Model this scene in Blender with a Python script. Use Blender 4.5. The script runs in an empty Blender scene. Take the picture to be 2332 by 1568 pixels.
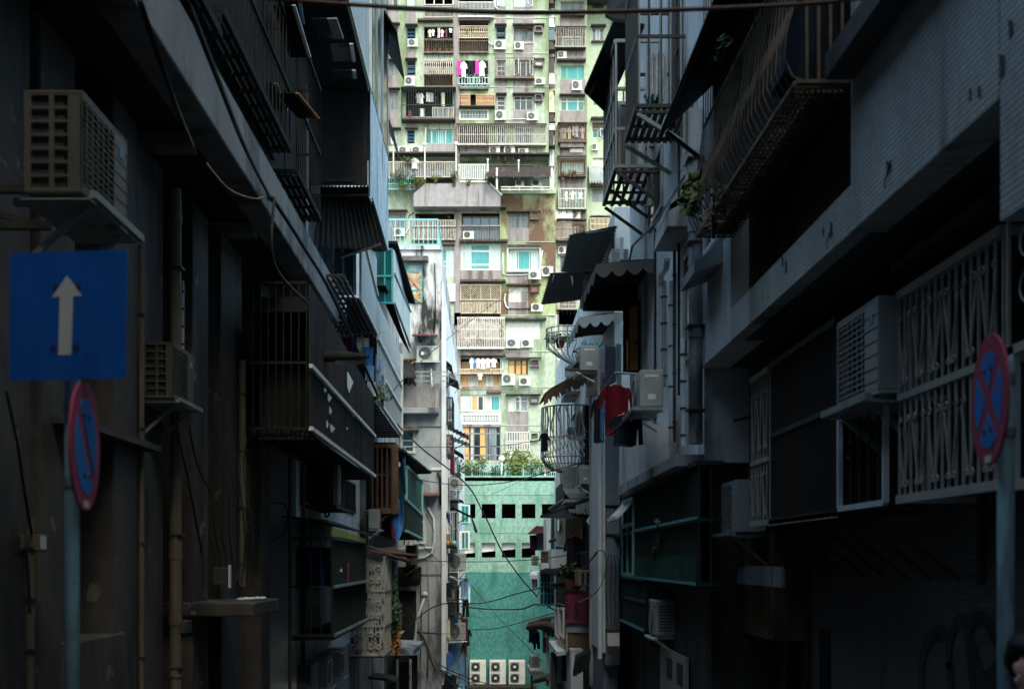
import bpy, math, random
from mathutils import Vector, Matrix

# ------------------------------------------------------------------ camera, world, sun, exposure
C = bpy.context.scene
COL = C.collection
CZ = 1.7                       # eye height over the crossing the street leaves from
K, VX, VY = 2591.0, 1112.0, 1275.0   # focal length and vanishing point in 2332 x 1568 picture units (for reading sizes off the photo)
cd = bpy.data.cameras.new('camera'); cam = bpy.data.objects.new('camera', cd); COL.objects.link(cam)
cam.location = (0, 0, CZ); cam.rotation_euler = (math.radians(90), 0, 0)
cd.sensor_width = 36.0; cd.lens = 40.0
cd.shift_x = (1166 - VX) / 2332.0; cd.shift_y = (VY - 784) / 2332.0
cd.clip_start = 0.1; cd.clip_end = 2000
cd.dof.use_dof = True; cd.dof.focus_distance = 42.0; cd.dof.aperture_fstop = 2.2
C.camera = cam

SUN_EL, SUN_AZ = 48.0, 16.0    # degrees; azimuth from straight behind the camera towards the +x side
w = bpy.data.worlds.new('World'); C.world = w; w.use_nodes = True
nt = w.node_tree; nt.nodes.clear()
sky = nt.nodes.new('ShaderNodeTexSky'); sky.sky_type = 'NISHITA'; sky.sun_disc = False
sky.sun_elevation = math.radians(SUN_EL); sky.sun_rotation = math.radians(180 - SUN_AZ)
sky.air_density = 1.2; sky.dust_density = 2.5; sky.ozone_density = 1.0
bg = nt.nodes.new('ShaderNodeBackground'); bg.inputs[1].default_value = 0.15
wo = nt.nodes.new('ShaderNodeOutputWorld')
tn = nt.nodes.new('ShaderNodeMix'); tn.data_type = 'RGBA'; tn.blend_type = 'MULTIPLY'; tn.inputs[0].default_value = 1; tn.inputs[7].default_value = (.89, 1.0, .93, 1)   # a hazy, slightly green city sky
nt.links.new(sky.outputs[0], tn.inputs[6]); nt.links.new(tn.outputs[2], bg.inputs[0]); nt.links.new(bg.outputs[0], wo.inputs[0])
sl = bpy.data.lights.new('sun', 'SUN'); sl.energy = 0.7; sl.angle = math.radians(40); sl.color = (1.0, 0.88, 0.70)
so = bpy.data.objects.new('sun', sl); COL.objects.link(so)
_e, _a = math.radians(SUN_EL), math.radians(SUN_AZ)
_to = Vector((math.sin(_a) * math.cos(_e), -math.cos(_a) * math.cos(_e), math.sin(_e)))   # towards the sun
so.rotation_euler = _to.to_track_quat('Z', 'Y').to_euler()
so.location = (20, -20, 60)
vs_ = C.view_settings
vs_.view_transform = 'Standard'; vs_.look = 'None'; vs_.gamma = 1.0; vs_.exposure = 1.62
try: vs_.use_curve_mapping = False
except Exception: pass
C.render.engine = 'CYCLES'
C.cycles.max_bounces = 8; C.cycles.diffuse_bounces = 5; C.cycles.glossy_bounces = 3; C.cycles.transmission_bounces = 4
C.cycles.use_denoising = True
try: C.cycles.denoiser = 'OPENIMAGEDENOISE'
except Exception: pass

# ------------------------------------------------------------------ reading the photo
R = random.Random(11)
def P(px, py, d): return Vector(((px - VX) * d / K, d, CZ + (VY - py) * d / K))
def DX(px, X): return X * K / (px - VX)                 # depth at which the plane x = X shows at px
def ZA(py, d): return CZ + (VY - py) * d / K
def XA(px, d): return (px - VX) * d / K
_PAN = {1: (867.1, 0.0, .2449), 2: (867.1, 359.2, .2449), 3: (867.1, 712.3, .2449), 4: (867.1, 1053.0, .3287)}
def T(i, u, v): a, b, s = _PAN[i]; return a + s * u, b + s * v
def RC(r, Y):                                            # rectangle (panel, u0, v0, u1, v1) -> x0, x1, z0, z1 on the plane y = Y
    i, u0, v0, u1, v1 = r
    a = T(i, u0, v0); b = T(i, u1, v1)
    return XA(a[0], Y), XA(b[0], Y), ZA(b[1], Y), ZA(a[1], Y)

# ------------------------------------------------------------------ materials
MATS = {}
def pm(name, col, rough=.75, var=.22, sc=2.0, col2=None, amt=.0, streak=.12, bump=.15, bsc=30.0, metal=0.0, col3=None, amt3=.0, sc3=6.0, spec=.35, sc2=1.2, alpha=1.0, trans=0.0):
    if name in MATS: return MATS[name]
    m = bpy.data.materials.new(name); m.use_nodes = True; n = m.node_tree.nodes; l = m.node_tree.links
    b = n['Principled BSDF']
    g = n.new('ShaderNodeNewGeometry')
    def noise(scale, zs, det=5.0):
        mp = n.new('ShaderNodeMapping'); mp.inputs['Scale'].default_value = (1, 1, zs); l.new(g.outputs['Position'], mp.inputs[0])
        t = n.new('ShaderNodeTexNoise'); t.inputs['Scale'].default_value = scale; t.inputs['Detail'].default_value = det; t.inputs['Roughness'].default_value = .62
        l.new(mp.outputs[0], t.inputs['Vector']); return t
    def mix(fac, a, c):
        x = n.new('ShaderNodeMix'); x.data_type = 'RGBA'
        if fac is not None: l.new(fac, x.inputs[0])
        for s, v in ((6, a), (7, c)):
            if isinstance(v, tuple): x.inputs[s].default_value = (*v, 1)
            else: l.new(v, x.inputs[s])
        return x.outputs[2]
    def ramp(src, lo, hi):
        r = n.new('ShaderNodeMapRange'); r.inputs[1].default_value = lo; r.inputs[2].default_value = hi; l.new(src, r.inputs[0]); return r.outputs[0]
    lo = tuple(max(0, c * (1 - var)) for c in col); hi = tuple(min(1, c * (1 + var)) for c in col)
    t1 = noise(sc, .6); c = mix(ramp(t1.outputs[0], .3, .7), lo, hi)
    if col2 is not None:
        t2 = noise(sc2, streak, 6.0); c = mix(ramp(t2.outputs[0], .72 - amt * .42, .84 - amt * .42), c, col2)
    if col3 is not None:
        t3 = noise(sc3, 1.0, 4.0); c = mix(ramp(t3.outputs[0], .74 - amt3 * .4, .78 - amt3 * .4), c, col3)
    l.new(c, b.inputs['Base Color'])
    t4 = noise(bsc, 1.0, 3.0)
    if bump:
        bp = n.new('ShaderNodeBump'); bp.inputs['Strength'].default_value = bump; bp.inputs['Distance'].default_value = .02
        l.new(t4.outputs[0], bp.inputs['Height']); l.new(bp.outputs[0], b.inputs['Normal'])
    rr = n.new('ShaderNodeMapRange'); rr.inputs[3].default_value = max(.03, rough - .12); rr.inputs[4].default_value = min(1, rough + .12)
    l.new(t1.outputs[0], rr.inputs[0]); l.new(rr.outputs[0], b.inputs['Roughness'])
    b.inputs['Metallic'].default_value = metal; b.inputs['Specular IOR Level'].default_value = spec
    if trans: b.inputs['Transmission Weight'].default_value = trans
    if alpha < 1: b.inputs['Alpha'].default_value = alpha
    MATS[name] = m; return m

def tiles(name, col, mortar, rowh, colw, axis='yz', rough=.5, col2=None, amt=.4):
    m = pm(name, col, rough=rough, var=.25, sc=1.3, col2=col2, amt=amt, bump=0)
    n = m.node_tree.nodes; l = m.node_tree.links; b = n['Principled BSDF']
    src = b.inputs['Base Color'].links[0].from_socket
    g = n.new('ShaderNodeNewGeometry'); s = n.new('ShaderNodeSeparateXYZ'); l.new(g.outputs['Position'], s.inputs[0])
    cb = n.new('ShaderNodeCombineXYZ'); l.new(s.outputs['Y' if axis == 'yz' else 'X'], cb.inputs[0]); l.new(s.outputs['Z'], cb.inputs[1])
    br = n.new('ShaderNodeTexBrick'); br.inputs['Scale'].default_value = 1.0; br.inputs['Mortar Size'].default_value = rowh * .11
    br.inputs['Brick Width'].default_value = colw; br.inputs['Row Height'].default_value = rowh; br.inputs['Mortar Smooth'].default_value = .3
    br.inputs['Color1'].default_value = (1, 1, 1, 1); br.inputs['Color2'].default_value = (.82, .82, .82, 1); br.inputs['Mortar'].default_value = (*mortar, 1)
    l.new(cb.outputs[0], br.inputs['Vector'])
    x = n.new('ShaderNodeMix'); x.data_type = 'RGBA'; x.blend_type = 'MULTIPLY'; x.inputs[0].default_value = 1
    l.new(src, x.inputs[6]); l.new(br.outputs['Color'], x.inputs[7]); l.new(x.outputs[2], b.inputs['Base Color'])
    bp = n.new('ShaderNodeBump'); bp.inputs['Strength'].default_value = .5; bp.inputs['Distance'].default_value = .006; bp.invert = True
    l.new(br.outputs['Fac'], bp.inputs['Height']); l.new(bp.outputs[0], b.inputs['Normal'])
    return m

def M(k): return MATS[k]
# the tower
pm('stucco', (.37, .425, .335), var=.30, sc=4.5, col2=(.17, .22, .12), amt=.55, streak=.22, sc2=.55, bump=.7, bsc=14, col3=(.62, .72, .52), amt3=.12, sc3=3.2)
pm('stucco_pale', (.42, .50, .375), var=.2, sc=6, col2=(.30, .38, .22), amt=.3, streak=.2, sc2=.6, bump=.6, bsc=14)
pm('stucco_brown', (.33, .38, .20), var=.25, sc=4, col2=(.13, .075, .045), amt=.66, streak=.6, sc2=.42, bump=.7, bsc=14, col3=(.66, .66, .52), amt3=.17, sc3=5)
pm('mauve', (.27, .235, .24), var=.2, sc=3, col2=(.13, .095, .085), amt=.5, streak=.1, sc2=1.1, bump=.3, bsc=20)
pm('mauve_grey', (.29, .27, .285), var=.18, sc=2.5, col2=(.14, .12, .12), amt=.5, streak=.06, sc2=1.6, bump=.3)
pm('ledge', (.07, .055, .05), var=.4, sc=4, col2=(.22, .19, .18), amt=.25, streak=1, bump=.5, bsc=12)
pm('ledge_grey', (.16, .14, .13), var=.4, sc=4, col2=(.05, .045, .04), amt=.5, streak=1, bump=.5, bsc=12)
pm('interior', (.022, .02, .021), var=.4, sc=1.5, bump=0)  # room and balcony shade put into a near-black colour
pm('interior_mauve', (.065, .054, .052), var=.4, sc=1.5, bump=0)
pm('white_paint', (.60, .60, .58), rough=.5, var=.1, sc=5, col2=(.32, .25, .2), amt=.3, streak=.2, sc2=4, bump=.05)
pm('rusty_white', (.50, .46, .42), rough=.6, var=.15, sc=6, col2=(.26, .13, .08), amt=.42, streak=.5, sc2=5, bump=.2)
pm('cream_bars', (.60, .50, .36), rough=.6, var=.15, sc=6, col2=(.24, .14, .08), amt=.4, streak=.4, sc2=5, bump=.2)
pm('belly_bars', (.22, .17, .115), rough=.55, var=.3, sc=8, col2=(.07, .035, .02), amt=.5, streak=.5, sc2=5, bump=.1)
pm('cage_white', (.52, .49, .44), rough=.5, var=.1, sc=6, col2=(.3, .18, .1), amt=.28, streak=.4, sc2=6, bump=.1)
pm('flaked_white', (.46, .48, .49), var=.12, sc=5, col2=(.02, .02, .022), amt=.55, streak=.6, sc2=7, bump=.2)
pm('rust_bars', (.17, .11, .075), rough=.75, var=.3, sc=7, col2=(.07, .04, .03), amt=.5, streak=.5, sc2=5, bump=.2)
pm('dark_green_bars', (.016, .036, .030), rough=.6, var=.3, sc=6, col2=(.09, .05, .03), amt=.3, bump=.1)
pm('teal_paint', (.10, .42, .44), rough=.5, var=.15, sc=6, col2=(.25, .3, .28), amt=.25, bump=.1)
pm('bluegreen_paint', (.25, .52, .52), rough=.5, var=.15, sc=6, col2=(.4, .45, .42), amt=.25, bump=.1)
pm('peach_gate', (.55, .34, .20), rough=.6, var=.15, sc=5, col2=(.25, .13, .07), amt=.3, bump=.1)
pm('teal_curtain', (.08, .33, .34), rough=.55, var=.12, sc=1.2, col2=(.05, .30, .32), amt=.45, streak=.03, sc2=4.0, bump=.05)
pm('pale_curtain', (.50, .66, .64), rough=.7, var=.08, sc=2, col2=(.36, .52, .52), amt=.5, streak=.03, sc2=5, bump=.05)
pm('white_curtain', (.62, .60, .55), rough=.8, var=.1, sc=2, col2=(.40, .38, .34), amt=.5, streak=.03, sc2=5, bump=.05)
pm('orange_reflection', (.62, .34, .13), rough=.6, var=.2, sc=1, col2=(.30, .13, .05), amt=.45, streak=.1, sc2=2.5, bump=.05)  # warm window reflections put into a flat colour
pm('grey_curtain', (.17, .20, .22), rough=.6, var=.25, sc=1.5, col2=(.07, .08, .09), amt=.5, streak=.05, sc2=4, bump=.05)
pm('dark_glass', (.018, .024, .03), rough=.12, var=.4, sc=1.2, bump=0, spec=.6)
pm('blue_glass', (.03, .09, .14), rough=.15, var=.35, sc=1.0, bump=0, spec=.6)
pm('teal_glass', (.012, .17, .15), rough=.18, var=.3, sc=1.5, bump=0, spec=.6, col2=(.005, .06, .06), amt=.4, streak=.2)
pm('grey_glass', (.20, .23, .25), rough=.25, var=.2, sc=2, bump=0, spec=.5)
pm('brown_frame', (.12, .075, .05), rough=.5, var=.2, sc=4, bump=.1)
pm('grey_frame', (.22, .21, .22), rough=.4, var=.15, sc=4, bump=.05)
pm('green_frame', (.20, .45, .33), rough=.5, var=.12, sc=4, bump=.05)
pm('ac_white', (.72, .71, .66), rough=.42, var=.06, sc=3, col2=(.42, .34, .26), amt=.12, streak=.25, sc2=3, bump=.03)
pm('ac_beige', (.115, .105, .086), rough=.5, var=.1, sc=3, col2=(.22, .17, .12), amt=.3, streak=.3, sc2=3, bump=.05)
pm('ac_grey', (.38, .40, .39), rough=.45, var=.1, sc=3, col2=(.22, .22, .2), amt=.3, streak=.3, sc2=4, bump=.05)
pm('ac_dark', (.045, .05, .05), rough=.6, var=.4, sc=8, bump=.1)
pm('fan_grey', (.24, .25, .245), rough=.5, var=.2, sc=10, bump=.1)
pm('fan_brown', (.15, .115, .095), rough=.6, var=.3, sc=10, bump=.1)
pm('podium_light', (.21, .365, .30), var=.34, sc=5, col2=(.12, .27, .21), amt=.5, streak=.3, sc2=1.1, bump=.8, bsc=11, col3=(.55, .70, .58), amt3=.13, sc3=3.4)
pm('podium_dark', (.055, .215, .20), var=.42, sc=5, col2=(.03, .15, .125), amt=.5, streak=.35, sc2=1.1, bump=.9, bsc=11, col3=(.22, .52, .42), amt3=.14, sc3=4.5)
pm('podium_white', (.60, .58, .54), var=.2, sc=1.0, bump=.1)
# the street
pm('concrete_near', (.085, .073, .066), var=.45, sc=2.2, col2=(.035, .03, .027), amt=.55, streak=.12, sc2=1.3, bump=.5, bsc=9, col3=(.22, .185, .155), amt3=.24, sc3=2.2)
pm('concrete_beam', (.27, .27, .275), var=.25, sc=1.2, col2=(.11, .10, .095), amt=.5, streak=.6, sc2=.9, bump=.5, bsc=10, col3=(.40, .38, .36), amt3=.1, sc3=1.1)
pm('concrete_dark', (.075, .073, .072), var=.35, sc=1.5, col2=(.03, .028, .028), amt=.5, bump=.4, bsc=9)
pm('plaster_white', (.66, .71, .73), var=.2, sc=1.5, col2=(.22, .22, .22), amt=.36, streak=.4, sc2=.9, bump=.3, bsc=20)
pm('plaster_mould', (.64, .65, .66), var=.2, sc=2.3, col2=(.03, .03, .033), amt=.58, streak=.28, sc2=1.5, bump=.5, bsc=8, col3=(.70, .70, .70), amt3=.16, sc3=2.2)
pm('plaster_grey', (.36, .39, .41), var=.25, sc=1.6, col2=(.09, .10, .11), amt=.5, streak=.25, sc2=1.4, bump=.3, bsc=16)
pm('plaster_blue', (.20, .235, .27), var=.12, sc=14, col2=(.14, .17, .2), amt=.35, streak=.3, sc2=.8, bump=.4, bsc=40)
pm('plaster_edge', (.76, .79, .81), var=.08, sc=2, col2=(.4, .45, .5), amt=.3, streak=.1, sc2=1.5, bump=.2)
tiles('tile_pale', (.66, .71, .70), (.16, .17, .17), .035, .035, 'yz', .55, (.22, .21, .19), .42)
tiles('tile_dark', (.17, .168, .168), (.55, .55, .55), .05, .1, 'yz', .6, (.05, .05, .05), .4)
tiles('tile_side', (.36, .38, .37), (.5, .5, .5), .03, .03, 'xz', .5, (.20, .19, .17), .4)
pm('brick_red', (.28, .10, .08), var=.3, sc=12, bump=.6, bsc=22)
pm('rendered_brown', (.22, .155, .09), var=.35, sc=1.4, col2=(.07, .05, .04), amt=.45, streak=.3, sc2=1.0, bump=.3)
pm('sheet_dark', (.05, .046, .044), rough=.6, var=.35, sc=2, col2=(.02, .019, .019), amt=.45, streak=.1, bump=.1, spec=.2)
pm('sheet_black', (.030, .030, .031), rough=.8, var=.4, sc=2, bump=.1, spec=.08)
pm('sheet_grey', (.40, .42, .41), rough=.42, var=.16, sc=1.4, col2=(.14, .13, .12), amt=.35, streak=.06, sc2=2.2, bump=.05, spec=.5)
pm('sheet_blue', (.46, .57, .64), rough=.35, var=.15, sc=2.2, col2=(.09, .14, .19), amt=.52, streak=.14, sc2=4.0, bump=.2, spec=.6, col3=(.8, .86, .9), amt3=.2, sc3=5)
pm('sheet_rust', (.21, .12, .09), rough=.7, var=.35, sc=3, col2=(.08, .045, .035), amt=.45, streak=.3, sc2=2.5, bump=.3)
pm('sheet_maroon', (.15, .04, .045), rough=.65, var=.3, sc=3, bump=.2)
pm('sheet_green', (.018, .10, .072), rough=.5, var=.25, sc=2, col2=(.015, .07, .05), amt=.45, streak=.1, sc2=2.5, bump=.1)
pm('tarp_yellow', (.42, .47, .08), rough=.6, var=.2, sc=3, bump=.1)
pm('steel_pale', (.78, .79, .74), rough=.45, var=.15, sc=5, col2=(.3, .2, .14), amt=.3, streak=.5, sc2=4, bump=.1)
pm('steel_grey', (.30, .34, .33), rough=.5, var=.2, sc=5, col2=(.2, .12, .08), amt=.35, streak=.5, sc2=4, bump=.1)
pm('steel_dark', (.05, .048, .045), rough=.6, var=.3, sc=5, col2=(.10, .05, .03), amt=.3, bump=.1)
pm('wood', (.13, .068, .035), rough=.75, var=.35, sc=9, col2=(.07, .035, .02), amt=.45, streak=.08, sc2=5, bump=.4)
pm('wood_grey', (.33, .31, .30), rough=.8, var=.2, sc=6, col2=(.16, .14, .13), amt=.4, streak=.06, sc2=4, bump=.3)
pm('wood_red', (.24, .10, .065), rough=.6, var=.2, sc=5, bump=.2)
pm('wood_orange', (.42, .20, .07), rough=.6, var=.2, sc=4, bump=.1)
pm('batten', (.58, .34, .18), rough=.7, var=.15, sc=5, bump=.1)
pm('pvc_beige', (.17, .145, .108), rough=.5, var=.14, sc=2.5, col2=(.2, .15, .1), amt=.35, streak=.2, sc2=1.5, bump=.1)
pm('pvc_white', (.66, .70, .72), rough=.4, var=.1, sc=4, bump=.05)
pm('cable', (.012, .013, .015), rough=.6, var=.3, sc=5, bump=0)
pm('cable_brown', (.16, .085, .05), rough=.6, var=.3, sc=5, bump=0)
pm('cable_grey', (.22, .21, .20), rough=.6, var=.2, sc=5, bump=0)
pm('awning_cloth', (.09, .088, .085), rough=.8, var=.2, sc=3, col2=(.07, .065, .06), amt=.4, bump=.2)
pm('awning_grey', (.30, .33, .34), rough=.7, var=.2, sc=3, col2=(.15, .15, .15), amt=.35, bump=.1)
pm('awning_brown', (.13, .075, .055), rough=.8, var=.35, sc=4, col2=(.05, .03, .025), amt=.45, bump=.3)
pm('asphalt', (.05, .05, .052), rough=.85, var=.2, sc=5, bump=.4)
# signs
pm('sign_blue', (.008, .12, .50), rough=.45, var=.10, sc=6, col2=(.008, .085, .36), amt=.35, streak=.25, sc2=7, bump=.03)
pm('sign_red', (.50, .09, .14), spec=.08, rough=.8, var=.08, sc=4, bump=.02)
pm('sign_disc_blue', (.06, .25, .68), spec=.08, rough=.8, var=.08, sc=6, bump=.02)
pm('sign_white', (.72, .70, .66), rough=.5, var=.08, sc=9, col2=(.5, .46, .40), amt=.35, streak=.3, sc2=9, bump=.03)
pm('pole_paint', (.20, .35, .40), rough=.5, var=.15, sc=9, col2=(.12, .2, .23), amt=.4, streak=.2, sc2=8, bump=.1, col3=(.10, .06, .04), amt3=.1, sc3=22)
# cloth, plants, people
for k_, c_ in dict(cloth_white=(.74, .72, .70), cloth_pink=(.72, .05, .36), cloth_black=(.015, .015, .02), cloth_grey=(.38, .37, .38), cloth_cream=(.66, .60, .48), cloth_rose=(.66, .50, .52),
                   cloth_red=(.15, .010, .022), cloth_blue=(.05, .17, .42), cloth_denim=(.05, .16, .30), cloth_skyblue=(.25, .45, .70), cloth_indigo=(.04, .03, .22), cloth_teal=(.06, .30, .34),
                   cloth_navy=(.012, .022, .045), cloth_orange=(.6, .24, .06), cloth_maroon=(.16, .035, .07), cloth_brown=(.14, .08, .05)).items():
    pm(k_, c_, rough=.85, var=.12, sc=7, col2=tuple(x * .6 for x in c_), amt=.35, streak=.15, sc2=5, bump=.15, bsc=40, spec=.15)
pm('leaf', (.065, .13, .028), rough=.55, var=.45, sc=9, bump=.1)
pm('leaf_yellow', (.13, .17, .03), rough=.55, var=.35, sc=9, bump=.1)
pm('leaf_dark', (.03, .06, .02), rough=.55, var=.4, sc=9, bump=.1)
pm('terracotta', (.16, .06, .035), rough=.7, var=.2, sc=5, bump=.1)
pm('basin_teal', (.02, .36, .30), rough=.35, var=.1, sc=5, bump=0)
pm('mop_grey', (.62, .66, .70), rough=.9, var=.3, sc=20, bump=.3)
pm('skin', (.80, .47, .37), rough=.5, var=.08, sc=12, bump=.05)
pm('hair', (.012, .010, .010), rough=.5, var=.4, sc=30, bump=.3)
pm('lens_glass', (.30, .33, .32), rough=.2, var=.1, sc=5, bump=0, spec=.6)
pm('bright_white', (.80, .81, .82), rough=.4, var=.04, sc=5, bump=.02)

# ------------------------------------------------------------------ mesh builder
ORG = {}
class MB:
    def __init__(s): s.v = []; s.f = []
    def add(s, vs, fs):
        o = len(s.v); s.v += [Vector(v) for v in vs]; s.f += [tuple(i + o for i in f) for f in fs]; return s
    def box(s, x0, x1, y0, y1, z0, z1):
        if x0 > x1: x0, x1 = x1, x0
        if y0 > y1: y0, y1 = y1, y0
        if z0 > z1: z0, z1 = z1, z0
        return s.add([(x0, y0, z0), (x1, y0, z0), (x1, y1, z0), (x0, y1, z0), (x0, y0, z1), (x1, y0, z1), (x1, y1, z1), (x0, y1, z1)],
                     [(3, 2, 1, 0), (4, 5, 6, 7), (0, 1, 5, 4), (1, 2, 6, 5), (2, 3, 7, 6), (3, 0, 4, 7)])
    def bar(s, a, b, w, h=None, up=(0, 0, 1)):
        a = Vector(a); b = Vector(b); h = h or w; t = b - a
        if t.length < 1e-6: return s
        t.normalize(); u = Vector(up)
        if abs(t.dot(u)) > .95: u = Vector((0, 1, 0)) if abs(t.y) < .9 else Vector((1, 0, 0))
        x = t.cross(u).normalized() * w / 2; y = x.cross(t).normalized() * h / 2
        vs = [p + q for p in (a, b) for q in (-x - y, x - y, x + y, -x + y)]
        return s.add(vs, [(3, 2, 1, 0), (4, 5, 6, 7), (0, 1, 5, 4), (1, 2, 6, 5), (2, 3, 7, 6), (3, 0, 4, 7)])
    def tube(s, pts, r, n=6, closed=False):
        pts = [Vector(p) for p in pts]; m = len(pts); rings = []; prev = None
        rs = r if isinstance(r, (list, tuple)) else [r] * m
        for i, p in enumerate(pts):
            a = pts[(i - 1) % m] if (closed or i > 0) else p; b = pts[(i + 1) % m] if (closed or i < m - 1) else p
            t = (b - a).normalized() if (b - a).length > 1e-9 else Vector((0, 0, 1))
            u = prev if prev is not None else (Vector((0, 0, 1)) if abs(t.z) < .9 else Vector((1, 0, 0)))
            x = t.cross(u)
            x = x.normalized() if x.length > 1e-6 else t.orthogonal().normalized()
            y = x.cross(t).normalized(); prev = y
            rings.append([p + x * (rs[i] * math.cos(2 * math.pi * k / n)) + y * (rs[i] * math.sin(2 * math.pi * k / n)) for k in range(n)])
        vs = [v for q in rings for v in q]; fs = []
        for i in range(m if closed else m - 1):
            j = (i + 1) % m
            for k in range(n): fs.append((i * n + k, i * n + (k + 1) % n, j * n + (k + 1) % n, j * n + k))
        if not closed: fs += [tuple(range(n))[::-1], tuple((m - 1) * n + k for k in range(n))]
        return s.add(vs, fs)
    def slab(s, pts, off):
        pts = [Vector(p) for p in pts]; off = Vector(off); n = len(pts)
        return s.add(pts + [p + off for p in pts], [tuple(range(n))[::-1], tuple(range(n, 2 * n))] + [(i, (i + 1) % n, n + (i + 1) % n, n + i) for i in range(n)])
    def quad(s, *p): return s.add(p, [tuple(range(len(p)))])
    def disc(s, c, ax, r, dep, n=18):
        c = Vector(c); ax = Vector(ax).normalized(); return s.tube([c, c + ax * dep], r, n)
    def corr(s, a, b, c, d, n, amp, k=6, th=.006):      # a-b one edge crossed by n ridges, d-c the other edge; ridges run a-d; has thickness
        a, b, c, d = map(Vector, (a, b, c, d)); nr = (b - a).cross(d - a).normalized(); m = n * k; vs = []
        for sgn in (0, 1):
            for i in range(m + 1):
                t = i / m; o = nr * (amp * math.cos(2 * math.pi * n * t) + th * sgn)
                vs += [a.lerp(b, t) + o, d.lerp(c, t) + o]
        q = 2 * (m + 1); fs = []
        for i in range(m):
            fs.append((2 * i, 2 * i + 2, 2 * i + 3, 2 * i + 1)); fs.append((q + 2 * i, q + 2 * i + 1, q + 2 * i + 3, q + 2 * i + 2))
            fs.append((2 * i, q + 2 * i, q + 2 * i + 2, 2 * i + 2)); fs.append((2 * i + 1, 2 * i + 3, q + 2 * i + 3, q + 2 * i + 1))
        fs += [(0, 1, q + 1, q), (2 * m, q + 2 * m, q + 2 * m + 1, 2 * m + 1)]
        return s.add(vs, fs)
    def ball(s, c, r, nu=10, nv=7, sz=1.0):
        c = Vector(c); vs = [c + Vector((0, 0, -r * sz))]
        for j in range(1, nv):
            a = -math.pi / 2 + math.pi * j / nv
            for i in range(nu): vs.append(c + Vector((r * math.cos(a) * math.cos(2 * math.pi * i / nu), r * math.cos(a) * math.sin(2 * math.pi * i / nu), r * sz * math.sin(a))))
        vs.append(c + Vector((0, 0, r * sz))); fs = [(0, 1 + (i + 1) % nu, 1 + i) for i in range(nu)]
        for j in range(nv - 2):
            for i in range(nu): fs.append((1 + j * nu + i, 1 + j * nu + (i + 1) % nu, 1 + (j + 1) * nu + (i + 1) % nu, 1 + (j + 1) * nu + i))
        e = len(vs) - 1; fs += [(e, 1 + (nv - 2) * nu + i, 1 + (nv - 2) * nu + (i + 1) % nu) for i in range(nu)]
        return s.add(vs, fs)
    def data(s, name, mat, org=None, smooth=False):
        o = org or Vector((0, 0, 0)); me = bpy.data.meshes.new(name); me.from_pydata([tuple(v - o) for v in s.v], [], s.f); me.update()
        if mat is not None: me.materials.append(mat if not isinstance(mat, str) else MATS[mat])
        if smooth: me.polygons.foreach_set('use_smooth', [True] * len(me.polygons))
        return me
    def part(s, name, mat, par, label=None, smooth=False, bevel=0):
        if not s.v: return None
        og = ORG.get(par.name, Vector((0, 0, 0)))
        o = bpy.data.objects.new(name, s.data(name, mat, og, smooth)); COL.objects.link(o); o.parent = par; ORG[o.name] = og
        if label: o['label'] = label
        if bevel: bev(o, bevel)
        return o
    def solo(s, name, mat, label, cat, group=None, kind=None, smooth=False, bevel=0):
        if kind is None or kind == 'thing':
            zs = min(v.z for v in s.v); n = len(s.v); og = Vector((sum(v.x for v in s.v) / n, sum(v.y for v in s.v) / n, zs))
        else: og = Vector((0, 0, 0))
        o = bpy.data.objects.new(name, s.data(name, mat, og, smooth)); COL.objects.link(o); o.location = og; ORG[o.name] = og
        tag(o, label, cat, group, kind)
        if bevel: bev(o, bevel)
        return o
def bev(o, wd, seg=2):
    b = o.modifiers.new('bevel', 'BEVEL'); b.width = wd; b.segments = seg; b.limit_method = 'ANGLE'
def tag(o, label=None, cat=None, group=None, kind=None):
    if label: o['label'] = label
    if cat: o['category'] = cat
    if group: o['group'] = group
    if kind: o['kind'] = kind
def thing(name, label, cat, loc=(0, 0, 0), group=None):
    o = bpy.data.objects.new(name, None); COL.objects.link(o); o.location = loc; o.empty_display_size = .2
    ORG[o.name] = Vector(loc); tag(o, label, cat, group); return o
def kids(o): return [c for c in KID.get(o.name, [])]
KID = {}
def index_kids():
    KID.clear()
    for o in COL.objects:
        if o.parent: KID.setdefault(o.parent.name, []).append(o)
def copy_tree(o, par=None):
    c = o.copy(); COL.objects.link(c)
    if par: c.parent = par
    for k in KID.get(o.name, []): copy_tree(k, c)
    return c
def place(proto, loc, rz=0, sc=(1, 1, 1), label=None, group=None, cat=None):
    c = copy_tree(proto); c.location = loc; c.rotation_euler = (0, 0, rz); c.scale = sc if isinstance(sc, (tuple, list)) else (sc,) * 3
    if label: c['label'] = label
    if group: c['group'] = group
    if cat: c['category'] = cat
    return c
def rects_minus(x0, x1, z0, z1, holes):
    hs = [(max(x0, a), min(x1, b), max(z0, c), min(z1, d)) for a, b, c, d in holes if a < x1 and b > x0 and c < z1 and d > z0]
    zs = sorted({z0, z1, *[h[2] for h in hs], *[h[3] for h in hs]}); out = []
    for lo, hi in zip(zs, zs[1:]):
        if hi - lo < 1e-5: continue
        m = (lo + hi) / 2; cut = sorted((h[0], h[1]) for h in hs if h[2] < m < h[3]); x = x0
        for a, b in cut:
            if a > x + 1e-5: out.append((x, a, lo, hi))
            x = max(x, b)
        if x < x1 - 1e-5: out.append((x, x1, lo, hi))
    return out
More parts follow.
